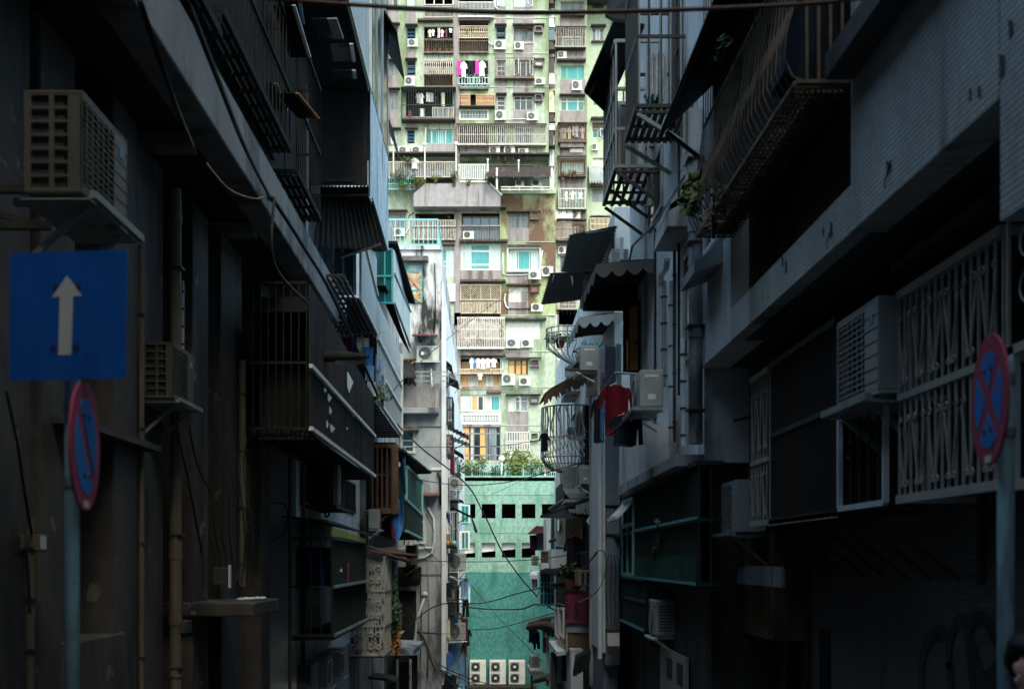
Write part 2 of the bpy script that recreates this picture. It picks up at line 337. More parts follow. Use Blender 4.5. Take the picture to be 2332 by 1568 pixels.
# ------------------------------------------------------------------ prototypes that are copied, then removed
PROTOS = []
def ring(cx, cz, r, y, n=20): return [(cx + r * math.cos(2 * math.pi * k / n), y, cz + r * math.sin(2 * math.pi * k / n)) for k in range(n)]
def make_ac(body, fan, fine=False, vent=True):
    """outdoor unit .82 wide, .58 high, front towards -y, back at y = 0, base at z = 0"""
    t = thing('air_conditioner', None, None)
    m = MB().box(-.41, .41, -.30, 0, .03, .58); c = m.part('casing', body, t, bevel=.018)
    m = MB().box(-.375, .18, -.302, -.3005, .06, .55); m.part('front_panel', 'ac_grey' if body != 'ac_beige' else 'ac_beige', t)
    m = MB().disc((-.10, -.3035, .305), (0, -1, 0), .225, .006, 22); m.part('fan_opening', 'ac_dark', t)
    m = MB()
    for r in ((.225, .19, .155, .12, .085, .05) if fine else (.225, .175, .125, .07)): m.tube(ring(-.10, .305, r, -.312), .0065, 4, True)
    for k in range(8):
        a = k * math.pi / 4 + .2; m.bar((-.10 + .05 * math.cos(a), -.313, .305 + .05 * math.sin(a)), (-.10 + .225 * math.cos(a), -.313, .305 + .225 * math.sin(a)), .007)
    m.disc((-.10, -.309, .305), (0, -1, 0), .055, .008, 12)
    m.part('fan_grille', fan, t)
    m = MB()
    for k in range(9 if vent else 0): m.box(.412, .416, -.26, -.04, .10 + k * .048, .118 + k * .048)
    m.part('side_vent', 'ac_dark', t)
    if not vent: MB().box(.4105, .416, -.24, -.06, .47, .51).box(.4105, .414, -.2, -.1, .14, .22).part('service_handle', 'bright_white', t)
    m = MB().box(.22, .36, -.304, -.3005, .46, .50); m.part('badge', 'grey_glass', t)
    m = MB()
    for x in (-.3, .3): m.box(x - .02, x + .02, -.36, .02, -.035, .0); m.bar((x, -.3, -.03), (x, .02, -.26), .025); m.box(x - .03, x + .03, -.27, -.03, 0, .03)
    m.box(-.45, .45, -.37, -.34, -.035, 0.0)
    m.part('bracket', 'rust_bars' if body == 'ac_beige' else 'steel_pale', t)
    PROTOS.append(t); return t
ACW = make_ac('ac_white', 'fan_grey'); ACO = make_ac('ac_white', 'fan_brown'); ACB = make_ac('ac_beige', 'fan_brown'); ACG = make_ac('ac_grey', 'fan_grey', True); ACE = make_ac('ac_grey', 'fan_grey', True, False)

def patch(m, rows, sub=4, W=9, ph=0.0):
    """a strip of cloth: rows = [(z, xa, xb)] from top to bottom, two skins 3 cm apart"""
    rr = []
    for (z0, a0, b0), (z1, a1, b1) in zip(rows, rows[1:]):
        for q in range(sub): f = q / sub; rr.append((z0 + (z1 - z0) * f, a0 + (a1 - a0) * f, b0 + (b1 - b0) * f))
    rr.append(rows[-1]); n = len(rr); vs = []; fs = []
    for sg in (0, 1):
        for z, a, b in rr:
            for i in range(W + 1):
                x = a + (b - a) * i / W
                vs.append((x, .04 * math.sin(10 * x + 2.2 * z + ph) * (.25 + abs(z)) + .02 * math.sin(25 * x + ph) + (.015 if sg else -.015), z + .012 * math.sin(14 * x + ph)))
    h = n * (W + 1)
    for r in range(n - 1):
        for i in range(W):
            q = r * (W + 1) + i; fs.append((q + W + 1, q + W + 2, q + 1, q)); fs.append((h + q, h + q + 1, h + q + W + 2, h + q + W + 1))
        for e in (0, W): q = r * (W + 1) + e; fs.append((q, q + W + 1, h + q + W + 1, h + q))
    for i in range(W): q = (n - 1) * (W + 1) + i; fs += [(q, q + 1, h + q + 1, h + q), (i, h + i, h + i + 1, i + 1)]
    m.add(vs, fs)
def make_garment(kind, mat):
    """about 1 high, hung from z = 0 downwards, front towards -y"""
    t = thing('garment', None, None); m = MB(); q = R.uniform(0, 6)
    if kind == 'shirt':
        patch(m, [(0, -.06, .06), (-.05, -.20, .20), (-.14, -.27, .27), (-.6, -.25, .25), (-1, -.28, .28)], ph=q)
        patch(m, [(-.06, .20, .27), (-.16, .24, .36), (-.46, .34, .46)], 3, 4, q); patch(m, [(-.06, -.27, -.20), (-.16, -.36, -.24), (-.46, -.46, -.34)], 3, 4, q)
    elif kind == 'trousers':
        patch(m, [(0, -.22, .22), (-.15, -.235, .235), (-.36, -.25, .25)], ph=q); patch(m, [(-.36, -.25, -.005), (-1, -.27, -.06)], 6, 5, q); patch(m, [(-.36, .005, .25), (-.97, .06, .27)], 6, 5, q + 1)
    else:
        patch(m, [(0, -.30, .30), (-.5, -.27, .285), (-1, -.30, .31)], 6, 12, ph=q)
    m.part('fabric', mat, t, smooth=True)
    h = MB().tube([(-.16, 0, -.03), (0, 0, .04), (.16, 0, -.03)], .008, 4).tube([(0, 0, .04), (0, 0, .08), (.02, 0, .11)], .006, 4)
    h.part('hanger', 'steel_pale', t)
    PROTOS.append(t); return t
GARM = {}
def garment(kind, mat):
    k = kind + mat
    if k not in GARM: GARM[k] = make_garment(kind, mat); index_kids()
    return GARM[k]
def hang(kind, mat, loc, h, w=None, rz=0, label=None, group='laundry hung out to dry', cat='laundry'):
    return place(garment(kind, mat), loc, rz, ((w or h) , (w or h), h), label, group, cat)
NAME = {'cloth_white': 'white', 'cloth_pink': 'bright pink', 'cloth_black': 'black', 'cloth_grey': 'grey', 'cloth_cream': 'cream', 'cloth_rose': 'pale rose', 'cloth_red': 'dark red', 'cloth_blue': 'blue', 'cloth_denim': 'denim blue',
        'cloth_skyblue': 'pale blue', 'cloth_indigo': 'indigo', 'cloth_teal': 'teal', 'cloth_navy': 'navy', 'cloth_orange': 'orange', 'cloth_maroon': 'maroon', 'cloth_brown': 'brown'}
def washing(spec, Y, where, i):
    """spec: [(kind, mat, u, v_top, v_bottom, width_factor)] in panel i, hung on the plane y = Y"""
    for kind, mat, u, v0, v1, wf in spec:
        a = T(i, u, v0); b = T(i, u, v1); h = (b[1] - a[1]) * Y / K
        hang(kind, mat, P(a[0], a[1], Y), h, h * wf, R.uniform(-.25, .25), '%s %s drying %s' % (NAME[mat], kind, where))
def leafy(m, c, rad, n, size, rz=.8, seed=0):
    r = random.Random(seed)
    for _ in range(n):
        d = Vector((r.gauss(0, 1), r.gauss(0, 1), r.gauss(0, 1))); d.normalize(); p = Vector(c) + Vector((d.x * rad[0], d.y * rad[1], d.z * rad[2])) * (r.random() ** .45)
        a = Vector((r.gauss(0, 1), r.gauss(0, 1), r.gauss(0, 1) * rz)).normalized(); b = a.orthogonal().normalized(); s = size * r.uniform(.6, 1.4)
        m.add([p - a * s, p - b * s * .42, p + a * s, p + b * s * .42], [(0, 1, 2, 3)])
def plant(c, rad, n, size, mat, label, name='potted_plant', pot=True, seed=0, cat='plant', group=None):
    c = Vector(c); t = thing(name, label, cat, (c.x, c.y, c.z - rad[2] - .12), group)
    m = MB(); leafy(m, c, rad, n, size, seed=seed); m.part('foliage', mat, t)
    r = random.Random(seed); m = MB(); b = Vector((c.x, c.y, c.z - rad[2] - .02))
    for k in range(7):
        e = c + Vector((r.uniform(-.7, .7) * rad[0], r.uniform(-.7, .7) * rad[1], r.uniform(-.3, .6) * rad[2])); m.tube([b, b.lerp(e, .5) + Vector((0, 0, .05)), e], [.014, .010, .005], 4)
    m.part('stem', 'leaf_dark', t)
    if pot:
        m = MB(); bz = c.z - rad[2] - .12; pr = min(.14, rad[0] * .6)
        m.tube([(c.x, c.y, bz), (c.x, c.y, bz + .16), (c.x, c.y, bz + .2)], [pr * .7, pr, pr * 1.1], 10); m.part('pot', 'terracotta', t)
    return t

# ------------------------------------------------------------------ the green tower at the end of the street (facade y = 90)
YT = 90.0
TW = thing('apartment_tower', 'green and mauve apartment tower closing the far end of the alley', 'building', (3.0, YT, -11))
H1 = []; H2 = []; H3 = []                      # holes in the main facade, the second and the third volume
def tgt(i, u): return H1 if T(i, u, 0)[0] < 1254 else (H2 if T(i, u, 0)[0] < 1335 else H3)
YV = {id(H1): YT, id(H2): YT + 1.4, id(H3): YT + 3.0}
def facadeY(r): return YV[id(tgt(r[0], (r[1] + r[3]) / 2))]
def hole(r, Y=None):
    h = tgt(r[0], (r[1] + r[3]) / 2); Y = YV[id(h)]; q = RC(r, Y); h.append(q); return q, Y
def reveal(m, q, Y, dep):
    x0, x1, z0, z1 = q
    m.quad((x0, Y, z0), (x0, Y, z1), (x0, Y + dep, z1), (x0, Y + dep, z0)); m.quad((x1, Y, z0), (x1, Y + dep, z0), (x1, Y + dep, z1), (x1, Y, z1))
    m.quad((x0, Y, z0), (x0, Y + dep, z0), (x1, Y + dep, z0), (x1, Y, z0)); m.quad((x0, Y, z1), (x1, Y, z1), (x1, Y + dep, z1), (x0, Y + dep, z1))
REV = {}
def framebars(m, q, y, vs, hs, w=.05, d=.06, edge=.06):
    x0, x1, z0, z1 = q
    m.box(x0, x0 + edge, y - d, y, z0, z1); m.box(x1 - edge, x1, y - d, y, z0, z1)
    m.box(x0 + edge, x1 - edge, y - d, y, z0, z0 + edge); m.box(x0 + edge, x1 - edge, y - d, y, z1 - edge, z1)
    xi0, xi1, zi0, zi1 = x0 + edge, x1 - edge, z0 + edge, z1 - edge
    for f in vs: x = xi0 + (xi1 - xi0) * f; m.box(x - w / 2, x + w / 2, y - d + .003, y, zi0, zi1)
    for f in hs:
        z = zi0 + (zi1 - zi0) * f; cuts = [xi0] + [xi0 + (xi1 - xi0) * g for g in vs] + [xi1]
        for k, (a, b) in enumerate(zip(cuts, cuts[1:])): m.box(a + (w / 2 if k else 0), b - (w / 2 if k < len(cuts) - 2 else 0), y - d + .006, y, z - w / 2, z + w / 2)
def window(r, vs=(), hs=(), frame='white_paint', glass='dark_glass', curtains=(), dep=.16, w=.05, edge=.06, sashes=()):
    """r = panel rectangle; curtains = [(f0, f1, material)]; sashes = [(f_hinge, f_width, angle)] casements standing open"""
    q, Y = hole(r); m = MB(); reveal(m, q, Y, dep + .5); k = id(tgt(r[0], (r[1] + r[3]) / 2)); REV.setdefault(k, MB()).add(m.v, m.f)
    m = MB(); framebars(m, q, Y + dep, vs, hs, w, .06, edge); fr = m.part('window', frame, TW)
    x0, x1, z0, z1 = q
    MB().box(x0, x1, Y + dep - .012, Y + dep - .004, z0, z1).part('pane', glass, fr)
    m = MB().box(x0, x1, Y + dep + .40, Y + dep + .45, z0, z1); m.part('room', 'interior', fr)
    for a, b, c in curtains:
        m = MB(); xa, xb = x0 + (x1 - x0) * a, x0 + (x1 - x0) * b; n = max(6, int((xb - xa) / .05))
        top = [(xa + (xb - xa) * i / n, Y + dep - .030 + .014 * math.sin(i * 1.9), z1 - edge) for i in range(n + 1)]
        m.add(top + [(x, y, z0 + edge) for x, y, z in top], [(i, i + 1, n + 2 + i, n + 1 + i) for i in range(n)]); m.part('curtain', c, fr)  # the orange ones are painted window reflections hung like curtains
    for fx, fw, an in sashes:
        xh = x0 + (x1 - x0) * fx; L = (x1 - x0) * abs(fw); s = 1 if fw > 0 else -1; a = math.radians(an)
        ex, ey = xh + s * L * math.cos(a), Y - .02 - L * math.sin(a); m = MB(); yb = Y - .02
        A, B = (lambda z: (xh, yb, z)), (lambda z: (ex, ey, z))
        for p0, p1 in ((A(z0 + .03), A(z1 - .03)), (B(z0 + .03), B(z1 - .03)), (A(z0 + .03), B(z0 + .03)), (A(z1 - .03), B(z1 - .03))): m.bar(p0, p1, .055)
        sh = m.part('open_sash', frame, fr)
    return q, Y, fr
def louver(r, n=3, frame='ledge_grey', glass='dark_glass'):
    q, Y, fr = window(r, (), [k / n for k in range(1, n)], frame, glass, dep=.2, w=.06)
    m = MB(); x0, x1, z0, z1 = q
    for k in range(n): z = z0 + (z1 - z0) * (k + .55) / n; m.add([(x0 + .07, Y + .04, z), (x1 - .07, Y + .04, z), (x1 - .07, Y + .14, z + .22), (x0 + .07, Y + .14, z + .22)], [(0, 1, 2, 3)])
    m.part('louver_pane', 'blue_glass' if frame != 'white_paint' else 'grey_glass', fr)
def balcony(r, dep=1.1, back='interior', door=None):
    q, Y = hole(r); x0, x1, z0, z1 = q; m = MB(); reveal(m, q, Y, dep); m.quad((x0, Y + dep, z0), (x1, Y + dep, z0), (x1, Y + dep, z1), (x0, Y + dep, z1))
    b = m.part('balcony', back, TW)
    if door:
        m = MB(); a, c = x0 + (x1 - x0) * .15, x0 + (x1 - x0) * .85
        framebars(m, (a, c, z0 + .02, z1 - .25), Y + dep - .02, (.33, .66), (.7,), .06, .05); m.part('door_frame', door, b)
        MB().box(a + .05, c - .05, Y + dep - .02, Y + dep - .012, z0 + .05, z1 - .3).part('pane', 'blue_glass', b)
    return q, Y, b
def grille(r, out, n, rails=(), mat='rusty_white', bw=.038, tray=None, roof=None, sides=True, name='window_cage', Y=None, ew=.06, pattern=None):
    """a barred cage standing proud of the facade by out: n upright bars, rails = heights (0..1) of cross bars"""
    Y = Y or facadeY(r); q = RC(r, Y - out); x0, x1, z0, z1 = q; yf = Y - out; m = MB()
    for i in range(n + 1):
        x = x0 + (x1 - x0) * i / n; m.box(x - bw / 2, x + bw / 2, yf, yf + bw, z0, z1)
    for z in (z0, z1): m.box(x0 - ew / 2, x1 + ew / 2, yf - .004, yf + bw + .004, z - ew / 2, z + ew / 2)
    for f in rails: z = z0 + (z1 - z0) * f; m.box(x0, x1, yf - .003, yf + bw + .003, z - bw * .6, z + bw * .6)
    if pattern == 'lattice':
        k = n * 2
        for i in range(k):
            xa, xb = x0 + (x1 - x0) * i / k, x0 + (x1 - x0) * (i + 1) / k; nz = max(2, int((z1 - z0) / .28))
            for j in range(nz):
                za, zb = z0 + (z1 - z0) * j / nz, z0 + (z1 - z0) * (j + 1) / nz
                if (i + j) % 2: za, zb = zb, za
                m.bar((xa, yf + .05, za), (xb, yf + .05, zb), .026)
    if pattern == 'chevron':
        for s in range(4):
            xa, xb = x0 + (x1 - x0) * s / 4, x0 + (x1 - x0) * (s + 1) / 4; fl = s % 2
            for j in range(-4, 8):
                za = z0 + (z1 - z0) * j / 7.0; zb = za + (xb - xa) * .95; A = (xa, za); B = (xb, zb)
                if fl: A, B = (xa, zb), (xb, za)
                def cl(A, B):
                    t0, t1 = 0., 1.; dz = B[1] - A[1]
                    for lim, sg in ((z0, 1), (z1, -1)):
                        t = (lim - A[1]) / dz if abs(dz) > 1e-6 else 0
                        if (dz > 0) == (sg > 0): t0 = max(t0, t)
                        else: t1 = min(t1, t)
                    return None if t1 <= t0 else [(A[0] + (B[0] - A[0]) * t, yf + .02, A[1] + (B[1] - A[1]) * t) for t in (t0, t1)]
                c = cl(A, B)
                if c: m.bar(c[0], c[1], .036)
    if sides and out > .15:
        k = max(2, int(out / .16))
        for x in (x0, x1):
            for i in range(1, k + 1): y = yf + out * i / k; m.box(x - bw / 2, x + bw / 2, y - bw, y, z0, z1)
            for z in (z0, z1): m.box(x - .02, x + .02, yf + .05, Y, z - .025, z + .025)
    c = m.part(name, mat, TW)
    if tray:
        MB().box(x0 - .03, x1 + .03, yf - .02, Y - .003, z0 - .1, z0 - .035).part('tray', tray, c)
        s = MB()
        for i in range(5): x = x0 + (x1 - x0) * (i + .5) / 5; s.bar((x, yf + .05, z0 - .1), (x, Y - .02, z0 - .1 - out * .8), .03)
        s.part('strut', 'steel_dark', c)
    if roof: MB().box(x0 - .08, x1 + .08, yf - .12, Y - .003, z1 + .035, z1 + .08).part('roof', roof, c)
    return c
def ledge(r, out=.42, mat='ledge', name='ledge'):
    Y = facadeY(r); x0, x1, z0, z1 = RC(r, Y); m = MB()
    m.add([(x0, Y - out, z0), (x1, Y - out, z0), (x1, Y - .003, z0), (x0, Y - .003, z0), (x0, Y - out, z0 + (z1 - z0) * .75), (x1, Y - out, z0 + (z1 - z0) * .75), (x1, Y - .003, z1), (x0, Y - .003, z1)],
          [(3, 2, 1, 0), (4, 5, 6, 7), (0, 1, 5, 4), (1, 2, 6, 5), (2, 3, 7, 6), (3, 0, 4, 7)]); return m.part(name, mat, TW, bevel=.02)
def vent(r, mat='ledge_grey', front='interior_mauve'):
    Y = facadeY(r); x0, x1, z0, z1 = RC(r, Y); m = MB(); framebars(m, (x0, x1, z0, z1), Y - .003, (), (), .05, .34, .1)
    v = m.part('vent_box', mat, TW); MB().box(x0 + .1, x1 - .1, Y - .2, Y - .004, z0 + .1, z1 - .1).part('vent_panel', front, v)
def spandrel(r, out=.04, mat='mauve', Y=None):
    Y = Y or facadeY(r); MAUVE.append((r, out, mat, Y))
MAUVE = []
def tac(r, label, proto=None, out=.0, Y=None):
    Y = (Y or facadeY(r)) - out; x0, x1, z0, z1 = RC(r, Y - .3); s = (x1 - x0) / .82
    return place(proto or ACW, ((x0 + x1) / 2, Y - .02, z0), R.uniform(-.05, .05), (s, s, (z1 - z0) / .58), label, 'air conditioners on the green tower', 'air conditioner')
index_kids()
# ------------------------------------------------------------------ tower data, floor by floor (panel numbers are the four enlargements the sizes were read from)
WP = 'white_paint'
def teal3(r, frame=WP, cur=None): return window(r, (.25, .75), (), frame, 'teal_glass', [(.02, .98, cur or 'teal_curtain')], w=.09)
# top floor in view
window((1, 110, -40, 160, 62), (), (), WP, 'dark_glass'); window((1, 245, -30, 320, 65), (), (.5,), WP, 'blue_glass', [(.1, .9, 'pale_curtain')])
balcony((1, 412, -30, 672, 160)); grille((1, 408, 62, 672, 158), .12, 24, (), 'rusty_white', bw=.03); grille((1, 408, -30, 672, 45), .12, 3, (), WP, bw=.09)
balcony((1, 728, -30, 1045, 150)); grille((1, 724, 20, 1048, 150), .35, 26, (.5,), WP, tray=WP)
window((1, 1085, -40, 1162, 62), (), (), WP, 'grey_glass', [(.1, .9, 'pale_curtain')], sashes=[(0, .8, 35)]); window((1, 1238, -40, 1412, 66), (.6,), (), WP, 'grey_glass', [(.02, .58, 'pale_curtain')], sashes=[(1.0, -.4, 50)])
# second floor down
ledge((1, 345, 186, 672, 212)); ledge((1, 728, 192, 1012, 214)); ledge((1, 228, 236, 345, 250)); ledge((1, 1060, 236, 1172, 250)); ledge((1, 1226, 234, 1522, 250))
louver((1, 242, 256, 322, 362)); louver((1, 1076, 256, 1160, 372), 2)
tac((1, 250, 362, 346, 432), 'white air conditioner under a dark slatted window, top of the narrow window column'); tac((1, 1055, 375, 1165, 458), 'white air conditioner on a pale bracket beside the cage with yellow gates'); tac((1, 1240, 388, 1328, 458), 'white air conditioner under the dark window with grey curtains')
balcony((1, 405, 250, 670, 482)); grille((1, 403, 372, 672, 480), .3, 12, (), 'rust_bars', bw=.022, tray='ledge_grey'); grille((1, 403, 252, 672, 360), .12, 8, (), 'steel_dark', bw=.02)
washing([('shirt', 'cloth_cream', 458, 275, 345, .6), ('shirt', 'cloth_white', 487, 275, 335, .6), ('towel', 'cloth_rose', 540, 262, 352, .45), ('shirt', 'cloth_rose', 572, 275, 345, .6), ('towel', 'cloth_maroon', 610, 275, 350, .4), ('shirt', 'cloth_white', 650, 265, 305, 1.0)], YT - .1, 'in the rusty balcony above the white lattice balcony', 1)
for k, u in enumerate((432, 500, 548, 612, 655)):
    c = P(*T(1, u, 440), YT - .15); plant(c, (.22, .15, .25), 40, .07, 'leaf_dark', 'small potted plant on the rusty balcony under drying shirts', seed=k, group='plants on the rusty balcony')
balcony((1, 730, 218, 1000, 485), 1.1, 'interior_mauve'); grille((1, 732, 242, 998, 352), .1, 13, (.5,), 'cream_bars', pattern='lattice', bw=.03); grille((1, 730, 380, 1000, 480), .2, 13, (), 'rust_bars', bw=.03, tray='ledge_grey')
window((1, 1240, 258, 1415, 385), (.5,), (.85,), 'brown_frame', 'dark_glass', [(.05, .75, 'grey_curtain')]); vent((1, 1428, 258, 1505, 318))
# third floor down
ledge((1, 228, 552, 338, 566)); louver((1, 242, 570, 322, 702)); tac((1, 220, 712, 320, 795), 'white air conditioner at the foot of the dark slatted window, beside the white lattice balcony')
balcony((1, 405, 560, 668, 802), 1.1, 'interior'); grille((1, 403, 562, 668, 682), .1, 14, (), 'rusty_white', pattern='lattice', bw=.05); grille((1, 403, 696, 668, 800), .08, 13, (), 'rust_bars', bw=.02)
balcony((1, 730, 565, 998, 782), 1.1, 'interior'); c = grille((1, 728, 722, 998, 780), .3, 10, (), WP, tray='ledge_grey')
m = MB()
for k in range(5): a = P(*T(1, 768 + k * 48, 750), YT - .28); m.tube([(a.x + .5 * math.cos(q * .5236), a.y, a.z + .5 * math.sin(q * .5236)) for q in range(12)], .035, 5, True)
m.part('ornament', 'bluegreen_paint', TW)
washing([('towel', 'cloth_pink', 733, 566, 700, .55), ('shirt', 'cloth_white', 772, 575, 715, .55), ('trousers', 'cloth_black', 838, 566, 700, .75), ('towel', 'cloth_pink', 895, 566, 690, .5), ('shirt', 'cloth_white', 940, 570, 712, .65), ('towel', 'cloth_black', 985, 575, 690, .25)], YT - .4, 'in front of the balcony with ringed white railing', 1)
window((1, 1078, 562, 1160, 706), (), (.33, .66), WP, 'grey_glass', [(.1, .9, 'grey_curtain')]); window((1, 1240, 560, 1414, 710), (.33, .66), (), WP, 'dark_glass', sashes=[(0, .36, 50), (1., -.3, 58)])
grille((1, 1064, 540, 1426, 716), .45, 22, (), 'rust_bars', bw=.02, tray='ledge_grey'); ledge((1, 1426, 555, 1522, 572)); vent((1, 1424, 570, 1508, 632), front=WP)
tac((1, 1432, 728, 1530, 785), 'white air conditioner below a white vent box near the tower corner')
ledge((1, 728, 815, 1000, 842), .3, 'ledge_grey')
# fourth floor down
grille((1, 192, 822, 690, 1098), .8, 22, (.45,), 'dark_green_bars', bw=.03, tray='ledge', roof='ledge'); balcony((1, 232, 850, 668, 1085), 1.0, 'interior', None); grille((1, 482, 1000, 676, 1096), .6, 13, (), WP, bw=.05, name='balcony_railing')
washing([('shirt', 'cloth_grey', 352, 865, 960, .7), ('shirt', 'cloth_white', 378, 868, 965, .6), ('towel', 'cloth_white', 438, 862, 945, .6), ('shirt', 'cloth_grey', 462, 862, 950, .7), ('towel', 'cloth_grey', 482, 866, 948, .4), ('towel', 'cloth_cream', 580, 862, 985, .4), ('shirt', 'cloth_black', 512, 905, 965, .9), ('towel', 'cloth_white', 385, 1010, 1085, .9), ('towel', 'cloth_orange', 635, 1012, 1085, .7), ('towel', 'cloth_maroon', 270, 1030, 1090, 1.0)], YT - .45, 'inside the big dark green cage', 1)
balcony((1, 732, 880, 1052, 1000), .6, 'interior'); grille((1, 732, 882, 830, 998), .05, 5, (.5,), 'peach_gate', pattern='lattice', bw=.04, sides=False); grille((1, 888, 882, 1055, 998), .05, 9, (.5,), 'peach_gate', pattern='lattice', bw=.04, sides=False); MB().box(*RC((1, 735, 885, 828, 998), YT)[:2], YT + .12, YT + .14, *RC((1, 735, 885, 828, 998), YT)[2:]).part('panel', 'peach_gate', TW); MB().box(*RC((1, 892, 885, 1050, 998), YT)[:2], YT + .12, YT + .14, *RC((1, 892, 885, 1050, 998), YT)[2:]).part('panel', 'peach_gate', TW)
ledge((1, 728, 998, 1062, 1014), .5, 'dark_green_bars', 'tray'); window((1, 728, 1016, 1004, 1118), [k / 9 for k in range(1, 9)], (.5,), WP, 'grey_curtain', edge=.14, w=.03, dep=.03)
window((1, 1080, 894, 1156, 1020), (), (.33, .66), WP, 'dark_glass'); window((1, 1240, 893, 1414, 1022), (.33, .66), (.75,), WP, 'dark_glass'); ledge((1, 1225, 876, 1524, 890)); ledge((1, 1070, 876, 1172, 890)); vent((1, 1430, 890, 1505, 955))
tac((1, 1064, 1028, 1168, 1114), 'white air conditioner under the white three-row window, fourth floor'); tac((1, 1360, 1045, 1465, 1118), 'white air conditioner on the mauve panel under a white three-part window')
# fifth floor down
ledge((1, 75, 1195, 190, 1208)); ledge((1, 226, 1195, 345, 1206)); window((1, 90, 1215, 152, 1330), (.5,), (.8,), WP, 'teal_glass', [(.1, .9, 'pale_curtain')]); louver((1, 244, 1212, 316, 1335), 4, 'grey_frame')
window((1, 412, 1206, 668, 1334), (.22, .76), (), WP, 'teal_glass', [(.26, .72, 'teal_curtain'), (.42, .66, 'pale_curtain'), (.78, .98, 'teal_curtain')], w=.1, sashes=[(0, .2, 78)])
tac((1, 165, 1362, 270, 1430), 'white air conditioner, first of a pair beside the grey concrete panel', ACW); tac((1, 284, 1362, 390, 1430), 'white air conditioner, second of a pair touching the grey concrete panel', ACW)
balcony((1, 728, 1168, 1000, 1334), .5, 'interior_mauve'); window((1, 1078, 1180, 1158, 1332), (.5,), (), WP, 'dark_glass'); window((1, 1240, 1180, 1418, 1332), (.5,), (.7,), WP, 'blue_glass', [(.05, .95, 'grey_curtain')])
grille((1, 712, 1162, 1536, 1336), .55, 44, (.5,), 'rusty_white', tray='rusty_white', roof='ledge')
balcony((1, 730, 1348, 995, 1440), .8, 'teal_curtain'); grille((1, 728, 1346, 996, 1440), .1, 20, (), 'rusty_white', bw=.045)
tac((1, 1008, 1360, 1108, 1440), 'large white air conditioner with brown fan, just past the white railing', ACO); tac((1, 1145, 1360, 1246, 1440), 'large white air conditioner with brown fan, middle of three', ACO); tac((1, 1280, 1380, 1374, 1440), 'smaller white air conditioner, last of three beneath the long white cage')
# column at the street side of the main facade, all floors
for v0, v1 in ((585, 700), (852, 1020), (250, 370)): window((1, 78, v0, 160, v1), (.5,), (.75,), 'grey_frame', 'blue_glass', [(.1, .9, 'grey_curtain')]); ledge((1, 62, v0 - 26, 180, v0 - 12))
# terrace floor
balcony((2, 66, -5, 690, 175), 1.0, 'stucco', 'brown_frame'); balcony((2, 735, -5, 1560, 190), 1.0, 'stucco', 'white_paint')
grille((2, 62, 38, 705, 176), 1.0, 40, (), 'rusty_white', bw=.045, name='terrace_railing', tray='ledge'); grille((2, 728, 62, 1000, 196), 1.0, 16, (), WP, bw=.075, name='terrace_railing')
grille((2, 62, 190, 310, 292), 1.1, 14, (.5,), 'bluegreen_paint', bw=.04, name='lower_railing'); ledge((2, 62, -26, 705, -6), .9); ledge((2, 735, -26, 1570, -6), .7)
for k, (u, v) in enumerate(((118, -130), (410, -125), (700, -130), (1282, 30), (995, 20))):
    a = P(*T(2, u, v), YT - 1.15); b = P(*T(2, u, 200), YT - 1.15); t = thing('terrace_lamp', 'white globe lamp post on the terrace railing under the long balcony', 'lamp', b, 'globe lamps on the tower terrace')
    MB().tube([b, a], .055, 8).part('post', WP, t); MB().ball(a, .17 if k < 3 else .1).part('globe', 'bright_white', t, smooth=True)
for k, (u, v, rx, rz, n, mt, s) in enumerate(((180, 175, .9, .7, 260, 'leaf_dark', 'bushy reddish plant in the gap of the terrace railing'), (302, 195, .3, .6, 90, 'leaf_dark', 'narrow dark plant on the terrace near the parapet'), (215, 255, .5, .35, 120, 'leaf', 'trailing plant over the blue lower railing'), (370, 210, .5, .25, 90, 'leaf_yellow', 'low yellowish plant on the mauve parapet'),
        (510, 185, .4, .25, 70, 'leaf_yellow', 'small yellow-green plant along the terrace rail'), (683, 175, .3, .6, 120, 'leaf_dark', 'upright dark shrub at the pillar on the terrace'), (815, 215, .3, .2, 50, 'leaf_yellow', 'tiny yellow plant on the white terrace rail'), (1005, 205, .35, .2, 60, 'leaf', 'small green plant beside the black canopy post'), (260, 20, .7, .3, 120, 'leaf', 'trailing green creeper under two air conditioners'))):
    plant(P(*T(2, u, v), YT - 1.3), (rx, .35, rz), n, .09, mt, s, seed=20 + k)
hang('shirt', 'cloth_white', P(*T(2, 315, 5), YT - 1.2), .8, .8, 0, 'white shirt drying on the terrace railing beside the creeper')
t = thing('terrace_canopy', 'dark corrugated canopy on white posts over the terrace corner', 'canopy', P(*T(2, 1300, 300), YT - 1.5))
a, b, c, d = P(*T(2, 975, 178), YT - 2.2), P(*T(2, 1590, 178), YT - 2.2), P(*T(2, 1618, 78), YT - .1), P(*T(2, 1000, 78), YT - .1)
MB().corr(a, b, c, d, 34, .05, 4).part('roof', 'ledge', t); m = MB()
for u, v in ((1080, 240), (1590, 300)): m.tube([P(*T(2, u, 95), YT - 2.0), P(*T(2, u, v), YT - 2.0)], .09, 6)
for u, s in ((1080, 'post'), (1590, 'post')): MB().tube([P(*T(2, u, 95), YT - 2.0), P(*T(2, u, 300), YT - 2.0)], .09, 6).part(s, WP, t)
m = MB()
for v in (272, 296): m.bar(P(*T(2, 1118, v), YT - 1.9), P(*T(2, 1604, v), YT - 1.9), .07)
for u in (1200, 1290, 1400, 1500): m.bar(P(*T(2, u, 270), YT - 1.9), P(*T(2, u, 312), YT - 1.9), .06)
m.part('rail', WP, t)
tac((2, 1250, 208, 1332, 262), 'white air conditioner in the shade of the black canopy, beside the plain one', Y=YT - .9); tac((2, 1400, 208, 1500, 264), 'beige-white air conditioner under the black canopy near its outer post', ACO, Y=YT - .9)
